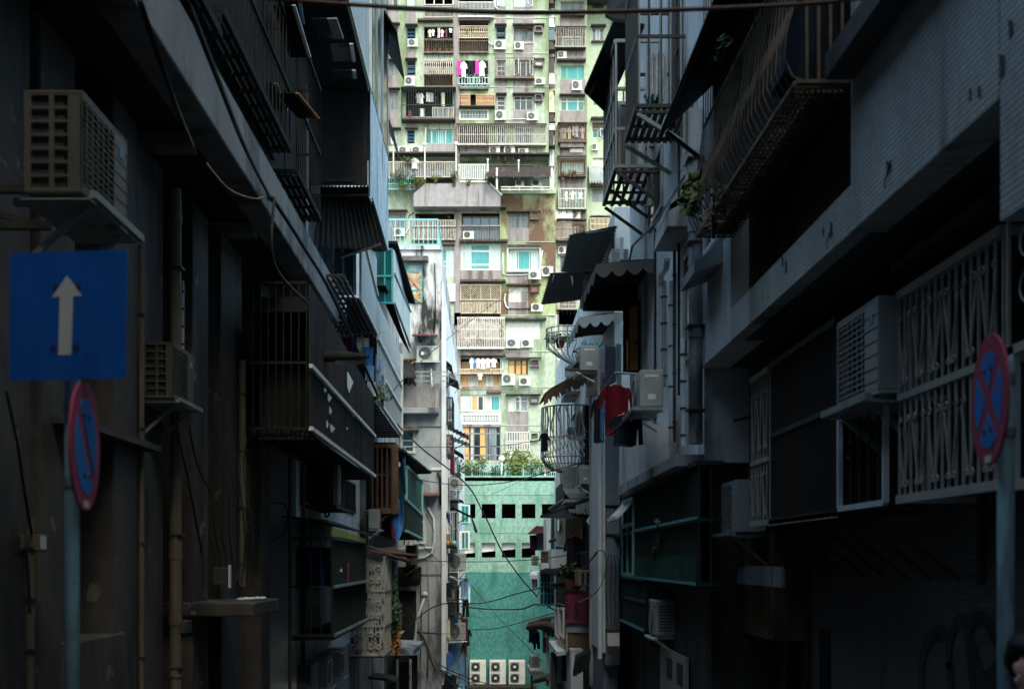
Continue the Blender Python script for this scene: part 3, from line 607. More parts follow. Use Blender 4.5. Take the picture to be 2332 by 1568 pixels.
m = MB(); p0 = RC((2, 305, 240, 1115, 452), YT - 1.2); x0, x1, z0, z1 = p0; ch = 1.6
m.slab([(x0, YT - 1.2, z0), (x1, YT - 1.2, z0), (x1, YT - 1.2, z1 - ch * .5), (x1 - ch * .55, YT - 1.2, z1), (x0 + ch * .55, YT - 1.2, z1), (x0, YT - 1.2, z1 - ch * .5)], (0, 1.19, 0)); m.part('parapet', 'mauve_grey', TW)
m = MB(); x0, x1, z0, z1 = RC((2, 712, 235, 735, 1475), YT); m.box(x0 - .15, x1 + .1, YT - 1.24, YT - 1.17, z0 + (z1 - z0) * .82, z1); m.part('pilaster', 'mauve', TW)
m = MB(); x0, x1, z0, z1 = RC((2, 735, 222, 1116, 240), YT - 1.3); m.box(x0, x1 - 1, YT - 1.3, YT - 1.22, z0 + .1, z0 + .22); m.bar((x1 - 1, YT - 1.26, z0 + .16), (x1 + .1, YT - 1.26, z0 - .9), .1); m.part('rail', WP, TW)
x0, x1, z0, z1 = RC((2, 1118, 300, 1626, 500), YT); BROWN = (x0, x1, z0 - 8.2, z1)
MB().box(x0, x1, YT - .3, YT - .003, z1 - .35, z1).part('ledge', 'stucco_pale', TW)
# first floor below the terrace
ledge((2, 62, 488, 250, 505)); window((2, 66, 516, 236, 652), (.33, .66), (.75,), 'grey_frame', 'dark_glass', [(.05, .95, 'grey_curtain')]); tac((2, 126, 656, 228, 726), 'white air conditioner behind the teal roof railing, under the grey window', ACO)
ledge((2, 305, 450, 682, 462), .25, 'ledge_grey'); balcony((2, 320, 520, 682, 760), 1.2, 'interior_mauve', 'brown_frame'); grille((2, 296, 580, 692, 636), .4, 26, (), 'rusty_white', bw=.055, tray='ledge', name='plant_shelf'); grille((2, 300, 650, 690, 756), .35, 26, (), 'rusty_white', bw=.055, tray='ledge_grey')
for k, u in enumerate((345, 375, 445, 520, 565, 600, 640)): plant(P(*T(2, u, 590 if k % 3 else 575), YT - .3), (.14, .12, .3 if k % 3 else .5), 26, .07, 'leaf' if k % 2 else 'leaf_yellow', 'small plant in a red pot on the barred plant shelf', seed=50 + k, group='plants in red pots on the shelf')
ledge((2, 742, 452, 1168, 484), .7, 'ledge'); balcony((2, 752, 515, 1105, 765), .6, 'interior_mauve'); x0, x1, z0, z1 = RC((2, 760, 540, 1098, 760), YT)
m = MB(); framebars(m, (x0, x1, z0, z1), YT + .3, (.25, .5, .75), (), .09, .08, .07); fr = m.part('window', 'brown_frame', TW); MB().box(x0, x1, YT + .26, YT + .28, z0, z1).part('pane', 'blue_glass', fr)
grille((2, 748, 632, 1108, 762), .15, 24, (), 'grey_frame', bw=.035); ledge((2, 745, 630, 1110, 648), .25, 'mauve', 'rail'); tac((2, 766, 683, 866, 752), 'white air conditioner in front of the barred dark blue balcony glass', ACO, out=.35)
ledge((2, 1170, 500, 1485, 513)); window((2, 1184, 515, 1370, 655), (.33, .66), (.75,), 'grey_frame', 'dark_glass', [(.04, .96, 'grey_curtain')]); vent((2, 1388, 508, 1470, 585), 'brown_frame', 'brown_frame')
# second floor below
ledge((2, 732, 766, 1180, 794), .6); ledge((2, 1175, 812, 1490, 838), .5)
window((2, 742, 796, 1114, 1046), (.22, .76), (.18, .76), WP, 'grey_glass', [(.02, .22, 'pale_curtain'), (.22, .76, 'teal_curtain'), (.76, .98, 'pale_curtain')], w=.16, edge=.14)
q, Y, fr = window((2, 1184, 848, 1478, 1056), (.24, .27, .73, .76), (), WP, 'grey_glass', [(.03, .26, 'pale_curtain'), (.28, .72, 'teal_curtain'), (.74, .97, 'pale_curtain')], w=.12, edge=.2)
m = MB(); framebars(m, (q[0] - .1, q[1] + .1, q[2] - .1, q[3] + .1), YT - .003, (), (), .1, .3, .12); m.part('box_surround', WP, TW)
tac((2, 1374, 1056, 1486, 1126), 'white air conditioner hung below the box window with teal curtains', out=.3); tac((2, 1496, 1010, 1603, 1098), 'rust-streaked white air conditioner at the tower corner beside the box window', ACO)
window((2, 560, 850, 684, 1102), (.45,), (.38, .55), WP, 'grey_glass', [(.02, .44, 'teal_curtain'), (.5, .95, 'pale_curtain')], w=.1); ledge((2, 555, 800, 690, 820))
# third floor below
ledge((2, 740, 1138, 1162, 1166), .6, 'ledge'); balcony((2, 745, 1178, 1115, 1442), 1.0, 'interior', None); grille((2, 743, 1182, 1116, 1318), .3, 4, (), 'cream_bars', pattern='chevron', tray='ledge'); grille((2, 745, 1332, 1114, 1440), .25, 26, (), 'cream_bars', bw=.06, name='balcony_railing')
MB().box(*RC((2, 750, 1330, 1108, 1440), YT)[:2], YT + .25, YT + .28, *RC((2, 750, 1330, 1108, 1420), YT)[2:]).part('panel', 'grey_curtain', TW)
ledge((2, 1162, 1174, 1486, 1192)); window((2, 1186, 1202, 1370, 1340), (.5,), (.72,), WP, 'grey_glass', [(.03, .97, 'white_curtain')], w=.08); grille((2, 1312, 1240, 1364, 1330), .04, 3, (.33, .66), 'grey_frame', pattern='lattice', sides=False); vent((2, 1390, 1186, 1472, 1262), 'ledge', 'wood_red')
tac((2, 1398, 1355, 1506, 1426), 'white air conditioner below the brown vent box, black hose beside it', ACO)
grille((2, 608, 1172, 688, 1330), .3, 6, (), WP, bw=.1); balcony((2, 610, 1175, 686, 1325), .7); window((3, 640, 110, 690, 330), (), (.6,), 'grey_frame', 'grey_glass', [(.1, .9, 'pale_curtain')])
# fourth floor below
ledge((3, 1158, 46, 1536, 72), .6); balcony((3, 728, 50, 1140, 312), .8, 'interior_mauve'); grille((3, 718, 46, 1146, 322), .5, 26, (.32, .62), 'rusty_white', bw=.075, tray=WP, ew=.14)
washing([('towel', 'cloth_rose', 770, 90, 270, .7), ('shirt', 'cloth_white', 865, 70, 230, .8), ('towel', 'cloth_maroon', 905, 90, 260, .35), ('shirt', 'cloth_rose', 950, 75, 230, .8), ('towel', 'cloth_white', 1010, 85, 250, .6), ('shirt', 'cloth_white', 1070, 90, 250, .8), ('towel', 'cloth_cream', 820, 120, 270, .4)], YT - .05, 'inside the large white cage', 3)
window((3, 1166, 92, 1478, 242), (.28, .5, .72), (.72,), WP, 'grey_glass', [(.03, .97, 'white_curtain')], w=.16, edge=.28, dep=.05)
tac((3, 1160, 244, 1294, 324), 'white air conditioner under the peeling white window, one with a pale fan'); tac((3, 1304, 248, 1414, 318), 'white air conditioner under the peeling white window, one with a brown fan', ACO)
# fifth floor below
ledge((3, 740, 376, 1164, 410), .6, 'ledge'); balcony((3, 745, 424, 1108, 552), .9, 'interior_mauve'); grille((3, 732, 522, 1124, 560), .6, 26, (), 'cream_bars', tray='rust_bars', name='drying_rack')
q = RC((3, 748, 440, 1100, 552), YT); MB().box(q[0], q[1], YT + .6, YT + .63, q[2], q[3]).part('panel', 'batten', TW)
washing([('shirt', 'cloth_white', 845, 420, 520, .5), ('towel', 'cloth_blue', 868, 420, 515, .25), ('shirt', 'cloth_rose', 905, 422, 515, .8), ('shirt', 'cloth_white', 950, 424, 520, .7), ('shirt', 'cloth_rose', 995, 422, 512, .9), ('shirt', 'cloth_white', 1050, 424, 505, .9), ('shirt', 'cloth_cream', 925, 560, 620, 1.0)], YT - .7, 'above the rusty drying rack', 3)
window((3, 740, 572, 1106, 684), (.25, .5, .75), (), 'rusty_white', 'grey_glass', [(.02, .24, 'orange_reflection'), (.2, .45, 'white_curtain'), (.45, .62, 'orange_reflection'), (.64, .86, 'white_curtain'), (.86, .99, 'orange_reflection')])
ledge((3, 1162, 414, 1488, 428)); window((3, 1186, 434, 1370, 575), (.33, .66), (.72,), 'brown_frame', 'dark_glass', [(.02, .3, 'orange_reflection'), (.4, .62, 'orange_reflection'), (.7, .9, 'orange_reflection')]); vent((3, 1386, 432, 1474, 506))
tac((3, 1126, 568, 1252, 666), 'big white air conditioner with grey fan below the window with painted amber reflections'); tac((3, 1286, 600, 1394, 672), 'smaller white air conditioner with brown fan below the window with painted amber reflections', ACO)
# sixth floor below
ledge((3, 985, 720, 1116, 748), .4, 'brown_frame', 'awning_box'); window((3, 742, 762, 1116, 914), (.25, .42, .58, .78), (), WP, 'dark_glass', [(.02, .24, 'pale_curtain'), (.27, .40, 'orange_reflection'), (.6, .76, 'white_curtain'), (.79, .98, 'teal_curtain')], w=.12, edge=.13)
window((3, 744, 930, 1116, 1034), [k / 13 for k in range(1, 13)], (.33, .66), WP, 'grey_curtain', dep=.05, w=.07, edge=.2)
ledge((3, 1160, 754, 1486, 768)); m = MB()
for v in (718, 738): m.bar(P(*T(3, 1120, v), YT - .6), P(*T(3, 1500, v), YT - .6), .05)
for u in (1120, 1250, 1380, 1500): m.bar(P(*T(3, u, 715), YT - .6), P(*T(3, u, 740), YT - .02), .04)
m.part('pipe_rack', 'steel_dark', TW)
window((3, 1186, 780, 1368, 914), (.36, .66), (.75,), WP, 'grey_glass', [(.03, .36, 'white_curtain')], sashes=[(.36, .3, 40)]); vent((3, 1384, 780, 1470, 846), 'ledge', 'grey_glass')
# ground floor of the tower, behind the terrace of the podium
window((3, 748, 1058, 1114, 1372), (.31, .66), (.15, .42, .82), 'grey_frame', 'dark_glass', [(.02, .2, 'orange_reflection'), (.24, .3, 'white_curtain'), (.48, .62, 'orange_reflection'), (.7, .9, 'grey_curtain')], w=.1)
ledge((3, 1378, 1102, 1482, 1112), .3, 'ledge_grey'); vent((3, 1384, 1112, 1470, 1188), 'stucco', 'ledge_grey'); window((3, 1176, 1112, 1374, 1268), (.5,), (), 'brown_frame', 'dark_glass', [(.6, .95, 'orange_reflection')]); grille((3, 1166, 1106, 1382, 1274), .3, 14, (.38, .5), WP, bw=.06, ew=.08)
tac((3, 1142, 1290, 1234, 1352), 'white air conditioner beside the white barred window, above the plant fence'); tac((3, 1282, 1296, 1370, 1350), 'white air conditioner half hidden by the yellow-green shrub')

# ---- second volume
window((1, 1672, 18, 1892, 112), (.33, .66), (.7,), 'grey_frame', 'blue_glass', [(.05, .95, 'grey_curtain')]); ledge((1, 1670, 144, 1895, 166), .5, 'ledge_grey')
balcony((1, 1640, 270, 1902, 432), .6, 'interior_mauve'); x0, x1, z0, z1 = RC((1, 1690, 320, 1880, 425), YT + 1.4); m = MB(); framebars(m, (x0, x1, z0, z1), YT + 1.9, (.5,), (.75,), .08); fr = m.part('window', WP, TW); MB().box(x0, x1, YT + 1.91, YT + 1.93, z0, z1).part('pane', 'teal_glass', fr)
grille((1, 1620, 258, 1906, 432), .55, 18, (.5,), 'rusty_white', bw=.036, tray='ledge', roof='ledge'); tac((1, 1644, 475, 1728, 540), 'white air conditioner under the white cage on the set-back wing')
ledge((1, 1636, 560, 1905, 582), .5); teal3((1, 1674, 614, 1890, 735), 'green_frame'); tac((1, 1776, 750, 1872, 836), 'white air conditioner between two teal windows on the set-back wing')
ledge((1, 1660, 885, 1900, 898)); window((1, 1674, 910, 1892, 1028), (.25, .75), (.78,), WP, 'teal_glass', [(.26, .74, 'teal_curtain')], w=.1)
balcony((1, 1665, 1155, 1905, 1310), .8); grille((1, 1655, 1150, 1910, 1312), .6, 18, (.5,), 'rust_bars', bw=.035, tray='ledge', roof='ledge')
washing([('shirt', 'cloth_grey', 1685, 1190, 1290, .6), ('towel', 'cloth_rose', 1712, 1190, 1300, .35), ('shirt', 'cloth_cream', 1752, 1180, 1295, .5), ('towel', 'cloth_white', 1790, 1165, 1260, .4), ('shirt', 'cloth_white', 1820, 1165, 1275, .5), ('towel', 'cloth_blue', 1845, 1180, 1290, .3), ('shirt', 'cloth_rose', 1875, 1180, 1290, .5)], YT + 1.1, 'in the rusty cage of the set-back wing', 1)
spandrel((1, 1665, 1312, 1890, 1390), .5, 'ledge_grey'); m = MB()
for v in (1390, 1402, 1414): m.bar(P(*T(1, 1760, v), YT + .9), P(*T(1, 1882, v), YT + .9), .04)
m.part('drying_rack', WP, TW)
ledge((1, 1640, 1455, 1905, 1478), .5); balcony((2, 1665, 20, 1895, 160), .7, 'interior_mauve'); grille((2, 1655, 0, 1905, 162), .5, 16, (.15,), 'brown_frame', tray='ledge'); window((2, 1680, 40, 1890, 150), (.5,), (), 'cream_bars', 'blue_glass', [(.02, .98, 'pale_curtain')])
for k, u in enumerate((1690, 1760, 1800)): plant(P(*T(2, u, 138), YT + .7), (.25, .2, .25 if k else .5), 40, .08, 'leaf_dark', 'small dark plant on the brown cage of the set-back wing', seed=70 + k, group='plants on the brown cage')
balcony((2, 1668, 292, 1900, 468), .8); grille((2, 1656, 286, 1908, 470), .7, 18, (.5,), WP, bw=.038, tray='ledge')
washing([('shirt', 'cloth_white', 1725, 312, 400, .5), ('shirt', 'cloth_white', 1785, 312, 390, .8), ('towel', 'cloth_skyblue', 1820, 315, 420, .3), ('shirt', 'cloth_white', 1858, 318, 375, 1.1)], YT + 1.0, 'in the white cage below the plants', 2)
plant(P(*T(2, 1720, 445), YT + 1.0), (.8, .3, .25), 120, .09, 'leaf', 'row of green plants on the floor of the white cage', seed=75); plant(P(*T(2, 1840, 430), YT + 1.0), (.5, .3, .5), 110, .09, 'leaf', 'green plant under the white shirts in the cage', seed=76)
hang('towel', 'cloth_white', P(*T(2, 1697, 482), YT + 1.0), 2.3, 2.6, 0, 'white cloth hung below the white cage, beside an air conditioner'); tac((2, 1756, 486, 1858, 572), 'white air conditioner beside a white cloth under the cage')
ledge((2, 1630, 585, 1905, 602), .8); balcony((2, 1670, 620, 1900, 750), .7); grille((2, 1630, 600, 1905, 756), .7, 22, (.6,), 'rust_bars', bw=.04, tray='ledge_grey'); washing([('shirt', 'cloth_white', 1805, 635, 700, .5), ('shirt', 'cloth_grey', 1835, 632, 690, .6)], YT + 1.1, 'in the rusty cage above the awning', 2)
tac((2, 1652, 820, 1724, 886), 'white air conditioner beside the dark tilted awning, second wing', ACO); window((2, 1668, 915, 1760, 1060), (.5,), (), 'grey_frame', 'dark_glass'); balcony((2, 1665, 1325, 1820, 1405), .6); grille((2, 1640, 1325, 1822, 1402), .4, 14, (.5,), 'rusty_white', tray='ledge')
window((3, 1690, 110, 1790, 240), (.5,), (), 'grey_frame', 'grey_glass'); balcony((3, 1645, 360, 1745, 580), .8); grille((3, 1638, 352, 1745, 582), .5, 9, (.33, .66), WP, bw=.05, tray='ledge')
washing([('shirt', 'cloth_skyblue', 1680, 395, 510, .6), ('towel', 'cloth_red', 1665, 520, 575, .6), ('towel', 'cloth_orange', 1708, 420, 560, .4), ('shirt', 'cloth_white', 1730, 390, 500, .5)], YT + 1.1, 'in the narrow white cage by the wire drum', 3)
balcony((3, 1640, 672, 1728, 752), .5, 'interior_mauve'); grille((3, 1628, 668, 1730, 756), .4, 9, (.5,), 'cream_bars', tray='ledge')
# ---- third volume
window((1, 1965, -30, 2072, 82), (.5,), (), 'grey_frame', 'blue_glass', [(.05, .95, 'grey_curtain')]); ledge((1, 1952, 240, 2092, 258)); window((1, 1965, 262, 2075, 384), (.33, .66), (), WP, 'blue_glass', [(.36, .64, 'white_curtain')], w=.1); ledge((1, 1958, 384, 2080, 400), .3, 'ledge_grey')
window((1, 1972, 912, 2085, 980), (.5,), (), WP, 'teal_glass'); ledge((1, 1950, 1104, 2085, 1120), .6, 'ledge_grey'); window((1, 1968, 1140, 2085, 1200), (), (), 'ledge_grey', 'brown_frame'); window((1, 1968, 1204, 2072, 1280), (.5,), (), WP, 'teal_glass', sashes=[(1., -.45, 45)])
tac((1, 1962, 1330, 2024, 1392), 'white air conditioner half behind the fabric hood on the pale wing'); window((2, 1970, 2, 2078, 78), (.5,), (), WP, 'grey_glass', [(.02, .98, 'white_curtain')])
ledge((2, 1952, 250, 2092, 280), .5, 'rust_bars'); window((2, 1968, 290, 2078, 412), (.45,), (.75,), 'grey_frame', 'grey_glass'); ledge((2, 1945, 545, 2130, 560), .5, 'ledge_grey'); balcony((2, 1955, 565, 2115, 665), .5, 'interior'); grille((2, 1950, 560, 2120, 668), .4, 14, (.5,), 'cream_bars', bw=.05)
tac((2, 2152, 540, 2212, 592), 'white air conditioner on the pale wing by the yellow barred window', ACO)
# fabric hood on the pale wing
t = thing('hood_awning', 'grey scalloped fabric hood on the pale green wing', 'awning', P(*T(2, 2000, 225), YT + 2.4)); m = MB(); x0, x1, z0, z1 = RC((2, 1925, 88, 2084, 200), YT + 3); n = 8
pr = [(YT + 2.98 - 1.1 * math.sin(a * math.pi / 2 / n), z0 + (z1 - z0) * math.cos(a * math.pi / 2 / n)) for a in range(n + 1)]
for (ya, za), (yb, zb) in zip(pr, pr[1:]): m.slab([(x0, ya, za), (x1, ya, za), (x1, yb, zb), (x0, yb, zb)], (0, .02, -.02))
for x in (x0, x1): m.slab([(x, y, z) for y, z in pr] + [(x, YT + 2.98, z0)], (.02, 0, 0))
m.part('hood', 'awning_grey', t); m = MB()
for k in range(6): xa = x0 + (x1 - x0) * k / 6; xb = x0 + (x1 - x0) * (k + 1) / 6; m.slab([(xa, pr[-1][0], z0)] + [(xa + (xb - xa) * q / 6, pr[-1][0], z0 - .45 - .28 * math.sin(math.pi * q / 6)) for q in range(7)] + [(xb, pr[-1][0], z0)], (0, .02, 0))
m.part('valance', 'awning_grey', t)

# ---- mauve bands, pilaster and spandrels
for r in ((1, 680, -80, 735, 1560), (2, 684, 235, 740, 1560), (3, 680, 0, 742, 1400)): spandrel(r, .10)
for r in ((1, 240, -80, 326, 1180), (1, 1074, -80, 1162, 1160), (1, 1234, -80, 1416, 1160), (1, 66, -80, 162, 1350), (2, 1182, 655, 1376, 776), (2, 742, 1046, 1116, 1136), (2, 1184, 1060, 1370, 1172), (2, 1184, 1342, 1372, 1460), (2, 740, 1442, 1112, 1476), (2, 66, 652, 238, 745),
          (3, 728, 330, 1142, 378), (3, 1180, 325, 1376, 415), (3, 738, 684, 1112, 716), (3, 738, 1034, 1120, 1058), (3, 1182, 916, 1372, 1100), (1, 398, 482, 676, 512), (1, 728, 484, 1000, 512), (1, 728, 800, 1002, 836), (3, 738, 14, 1112, 40)): spandrel(r)
spandrel((1, 412, 1336, 670, 1442), .05, 'mauve_grey')
for r in ((1, 1668, 112, 1895, 256), (1, 1640, 436, 1905, 560), (1, 1672, 738, 1902, 884), (1, 1672, 1030, 1902, 1145), (1, 1668, 1312, 1905, 1450), (2, 1668, 175, 1905, 284), (2, 1668, 472, 1902, 588), (2, 1655, 758, 1902, 915), (2, 1655, 1062, 1830, 1325), (2, 1655, 1402, 1830, 1560), (3, 1640, -20, 1830, 110), (3, 1640, 240, 1760, 352), (3, 1632, 584, 1760, 668)): spandrel(r)
ALLH = {YT: H1, YT + 1.4: H2, YT + 3.0: H3}
for r, out, mat, Y in MAUVE:
    m = MB()
    for a, b, c, d in rects_minus(*RC(r, Y), ALLH[Y]): m.box(a, b, Y - out, Y - .002, c, d)
    m.part('spandrel', mat, TW)
# floor lines on the main facade: thin raised bands
for i, v in ((1, 170), (1, 498), (1, 812), (2, 782), (2, 1462), (3, 358), (3, 690), (3, 1042)):
    x0, x1, z0, z1 = RC((i, 745 if i == 1 else 1120, v - 3, 1556 if i == 1 else 1622, v + 3), YT)
    for a, b, c, d in rects_minus(x0, x1, z0, z1, H1): MB().box(a, b, YT - .055, YT - .001, c, d).part('string_course', 'stucco_pale', TW)
# walls
zt, zb = ZA(T(1, 0, -120)[1], YT), ZA(T(3, 0, 1480)[1], YT)
xl = RC((1, -700, 0, 0, 1), YT)[0]; xe = RC((1, 0, 0, 1562, 1), YT)[1]; xe2 = RC((2, 0, 0, 1626, 1), YT)[1]; zs = ZA(T(2, 0, 300)[1], YT)
m = MB()
for a, b, c, d in rects_minus(xl, xe2, zb, zt, H1 + [(xe, xe2 + 1, zs, zt + 1), BROWN]): m.quad((a, YT, c), (b, YT, c), (b, YT, d), (a, YT, d))
m.quad((xe, YT, zs), (xe, YT + 6, zs), (xe, YT + 6, zt), (xe, YT, zt)); m.quad((xe2, YT, zb), (xe2, YT + 6, zb), (xe2, YT + 6, zs), (xe2, YT, zs)); m.quad((xe, YT, zs), (xe2, YT, zs), (xe2, YT + 6, zs), (xe, YT + 6, zs))
m.v += []; m.part('wall', 'stucco', TW)
m = MB()
for a, b, c, d in rects_minus(*BROWN, H1): m.quad((a, YT, c), (b, YT, c), (b, YT, d), (a, YT, d))
m.part('stained_wall', 'stucco_brown', TW)
x2 = RC((1, 0, 0, 1918, 1), YT + 1.4)[1]; m = MB()
for a, b, c, d in rects_minus(xe - .5, x2, zb, zt, H2): m.quad((a, YT + 1.4, c), (b, YT + 1.4, c), (b, YT + 1.4, d), (a, YT + 1.4, d))
m.quad((x2, YT + 1.4, zb), (x2, YT + 4, zb), (x2, YT + 4, zt), (x2, YT + 1.4, zt)); m.part('wall', 'stucco', TW)
x3 = RC((1, 0, 0, 2150, 1), YT + 3)[1]; m = MB()
for a, b, c, d in rects_minus(x2 - .5, x3, zb, zt, H3): m.quad((a, YT + 3, c), (b, YT + 3, c), (b, YT + 3, d), (a, YT + 3, d))
m.part('wall', 'stucco_pale', TW)
MB().quad((x3, YT + 2.6, zb), (x3 + 8, YT + 2.6, zb), (x3 + 8, YT + 2.6, zt), (x3, YT + 2.6, zt)).quad((x3, YT + 2.6, zb), (x3, YT + 2.6, zt), (x3, YT + 3.2, zt), (x3, YT + 3.2, zb)).part('wall', 'stucco', TW)
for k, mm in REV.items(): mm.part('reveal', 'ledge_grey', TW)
MB().box(xl, x3 + 8, YT + 6.2, YT + 7, zb, zt).box(xl, x3 + 8, YT + .3, YT + 7, zt, zt + .4).part('core', 'concrete_dark', TW)
# recess between the first two volumes: pipes, side balconies seen edge on
m = MB()
for u, r_ in ((1575, .06), (1592, .09), (1606, .06)): m.tube([P(*T(1, u, -60), YT + 1.1), P(*T(2, u, 300), YT + 1.1)], r_, 6)
m.part('drainpipe', 'pvc_white', TW)
for k, (v0, v1, mt) in enumerate(((20, 55, 'ledge'), (190, 275, WP), (300, 400, 'blue_glass'), (410, 480, 'ledge'), (560, 700, 'ledge'), (715, 800, WP), (870, 1060, 'cream_bars'), (1080, 1150, 'ledge'), (1180, 1225, WP), (1240, 1370, 'ledge'))):
    x0, x1, z0, z1 = RC((1, 1562, v0, 1602, v1), YT + .8); m = MB()
    for q in range(4): m.box(x0, x0 + .35 + .05 * (k % 3), YT + .3 + q * .28, YT + .33 + q * .28, z0, z1)
    m.box(x0, x0 + .5, YT + .25, YT + 1.35, z0 - .06, z0); m.box(x0, x0 + .5, YT + .25, YT + 1.35, z1, z1 + .06); m.part('side_cage', mt, TW)
def pipe(pts, i, Y, r, mat='pvc_white', name='pipe'): MB().tube([P(*T(i, u, v), Y) for u, v in pts], r, 6).part(name, mat, TW)
pipe([(1062, -40), (1062, 60), (1085, 92), (1200, 100), (1350, 98), (1490, 97), (1558, 102)], 1, YT - .1, .06)
pipe([(1000, 385), (1020, 410), (1055, 420)], 1, YT - .1, .04); pipe([(1425, 250), (1418, 330), (1418, 400), (1330, 405)], 1, YT - .1, .03)
pipe([(1485, 1000), (1505, 860)], 2, YT - .1, .05); pipe([(1135, 880), (1138, 1080), (1180, 1092), (1370, 1085)], 2, YT - .1, .045); pipe([(1160, 1262), (1150, 1320), (1165, 1380), (1190, 1402)], 2, YT - .1, .06); pipe([(1190, 1402), (1300, 1405), (1400, 1400)], 2, YT - .1, .04, 'cable')
pipe([(1120, 440), (1135, 460), (1135, 530)], 3, YT - .1, .05); pipe([(1620, 180), (1635, 20), (1560, 18)], 3, YT - .1, .05); pipe([(1438, 965), (1438, 1045)], 1, YT - .1, .05); pipe([(1180, 1108), (1360, 1108)], 1, YT - .1, .035); pipe([(262, 570), (262, 540), (310, 512)], 2, YT - 1.4, .05, 'cable'); pipe([(262, 570), (262, 650), (232, 700)], 2, YT - .1, .05)

# ------------------------------------------------------------------ podium in front of the tower
YP = 88.0
PD = thing('podium_building', 'windowless green stucco podium with square openings below the tower', 'building', (2, YP, -11))
hs = []
for v0, v1 in ((285, 384), (553, 656)):
    for u0, u1 in ((560, 655), (700, 795), (839, 934), (977, 1072), (1116, 1212), (1255, 1350), (420, 515)): hs.append(RC((4, u0, v0, u1, v1), YP))
zt2 = RC((4, 0, 100, 1, 101), YP)[3]; zp = RC((4, 0, 760, 1, 761), YP)[3]; x0, x1 = -16, 14
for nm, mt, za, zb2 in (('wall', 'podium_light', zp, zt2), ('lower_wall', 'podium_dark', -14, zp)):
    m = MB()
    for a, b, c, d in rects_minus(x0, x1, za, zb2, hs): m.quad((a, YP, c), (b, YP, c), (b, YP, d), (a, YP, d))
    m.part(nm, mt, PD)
m = MB()
for q in hs: reveal(m, q, YP, .35)
m.part('reveal', 'podium_white', PD); m = MB()
for v in (222, 486, 757): q = RC((4, 500, v - 2, 1300, v + 2), YP); [m.box(a, b, YP - .03, YP - .001, c, d) for a, b, c, d in rects_minus(x0, x1, q[2], q[3], hs)]
m.part('groove_band', 'podium_light', PD)
q = RC((4, 0, 1062, 1, 1066), YP); MB().box(x0, x1, YP - .02, YP - .001, q[2], q[3]).part('groove_band', 'podium_dark', PD)
zd = [RC((4, 0, v, 1, v + 1), YP)[3] for v in (240, 480, 755)]; m = MB()
for z in zd: m.box(x0, x1, YP + .36, YP + 8, z - .2, z)
m.box(x0, x1, YP + 7.5, YP + 8, zd[2], zd[0]); m.part('deck', 'interior', PD)
m = MB(); a = zd[1] - 1.7
m.slab([(-12, YP + .5, a - .9), (6, YP + .5, a + .75), (6, YP + .5, a + 1.6), (-12, YP + .5, a + 1.6)], (0, .3, 0)); m.part('ramp', 'bright_white', PD)
MB().box(x0, x1, YP, YT + .2, zt2 - .3, zt2 - .01).part('terrace_floor', 'ledge_grey', PD); MB().box(x0, x1, YP - .06, YP + .1, zt2 - .02, zt2 + .1).part('coping', 'podium_light', PD)
# fence along the podium edge
t = thing('terrace_fence', 'pale green scrollwork fence along the podium edge', 'fence', (2, YP + .4, zt2)); Yf = YP + .35; m = MB(); x0, x1, z0, z1 = RC((3, 600, 1405, 1660, 1522), Yf); m2 = MB()
n = 60
for k in range(n + 1): x = x0 + (x1 - x0) * k / n; m.box(x - .018, x + .018, Yf, Yf + .03, z0, z1 - .1 - .12 * abs(math.sin(math.pi * k / 6)))
m.box(x0, x1, Yf - .01, Yf + .04, z0 + .05, z0 + .1); m.box(x0, x1, Yf - .01, Yf + .04, z1 - .06, z1 - .01)
for k in range(10):
    c = x0 + (x1 - x0) * (k + .5) / 10
    for s in (-1, 1):
        for zc in (.33, .66): m2.tube([(c + s * (.16 - .15 * math.cos(q * .6) * (1 - q / 14)), Yf + .05, z0 + (z1 - z0) * zc + .15 * math.sin(q * .6) * (1 - q / 14)) for q in range(11)], .015, 4)
m.part('railing', 'bluegreen_paint', t); m2.part('scroll_grille', 'bluegreen_paint', t)
for u in (848, 922, 1158, 1325, 1466):
    MB().box(RC((3, u - 6, 0, u + 6, 1), Yf)[0], RC((3, u - 6, 0, u + 6, 1), Yf)[1], Yf - .06, Yf + .1, z0, z1).part('post', 'bluegreen_paint', t)
for k, (u, v) in enumerate(((1124, 1355), (1528, 1362))):
    a = P(*T(3, u, v), Yf); b = P(*T(3, u, 1520), Yf); t = thing('fence_lamp', ('white globe lamp on the podium fence beside the big shrub', 'white globe lamp on the podium fence close to the wire drum')[k], 'lamp', b); MB().tube([b, a], .09, 8).part('post', WP, t); MB().ball(a, .26).part('globe', 'bright_white', t, smooth=True)
a = P(*T(3, 632, 170), 80); b = P(*T(3, 632, 420), 80); t = thing('roof_lamp', 'tall white globe lamp beside the white building edge', 'lamp', b); MB().tube([b, a], .22, 8).part('post', WP, t); MB().ball(a, .42).part('globe', 'bright_white', t, smooth=True)
for k, (u, v, rx, rz, n, mt, s) in enumerate(((1285, 1388, 1.7, 1.1, 520, 'leaf_yellow', 'large yellow-green shrub spilling over the podium fence'), (800, 1425, .9, .55, 160, 'leaf_yellow', 'yellow-green shrub at the start of the podium fence'), (935, 1385, .5, .5, 90, 'leaf', 'small bush rising behind the podium fence'), (1525, 1420, .8, .6, 180, 'leaf_yellow', 'yellow-green shrub around the fence lamp'), (1420, 1440, .8, .5, 140, 'leaf', 'green bush behind the fence between two shrubs'), (1240, 1480, 1.0, .7, 200, 'leaf', 'green leaves low behind the podium fence'), (870, 1470, 1.2, .5, 160, 'leaf_dark', 'dark plants at the foot of the podium fence'), (1090, 1470, .8, .5, 120, 'leaf_dark', 'dark low plant by the fence lamp post'))):
    plant(P(*T(3, u, v), YP + .5), (rx, .5, rz), n, .15, mt, s, 'shrub', False, 100 + k)
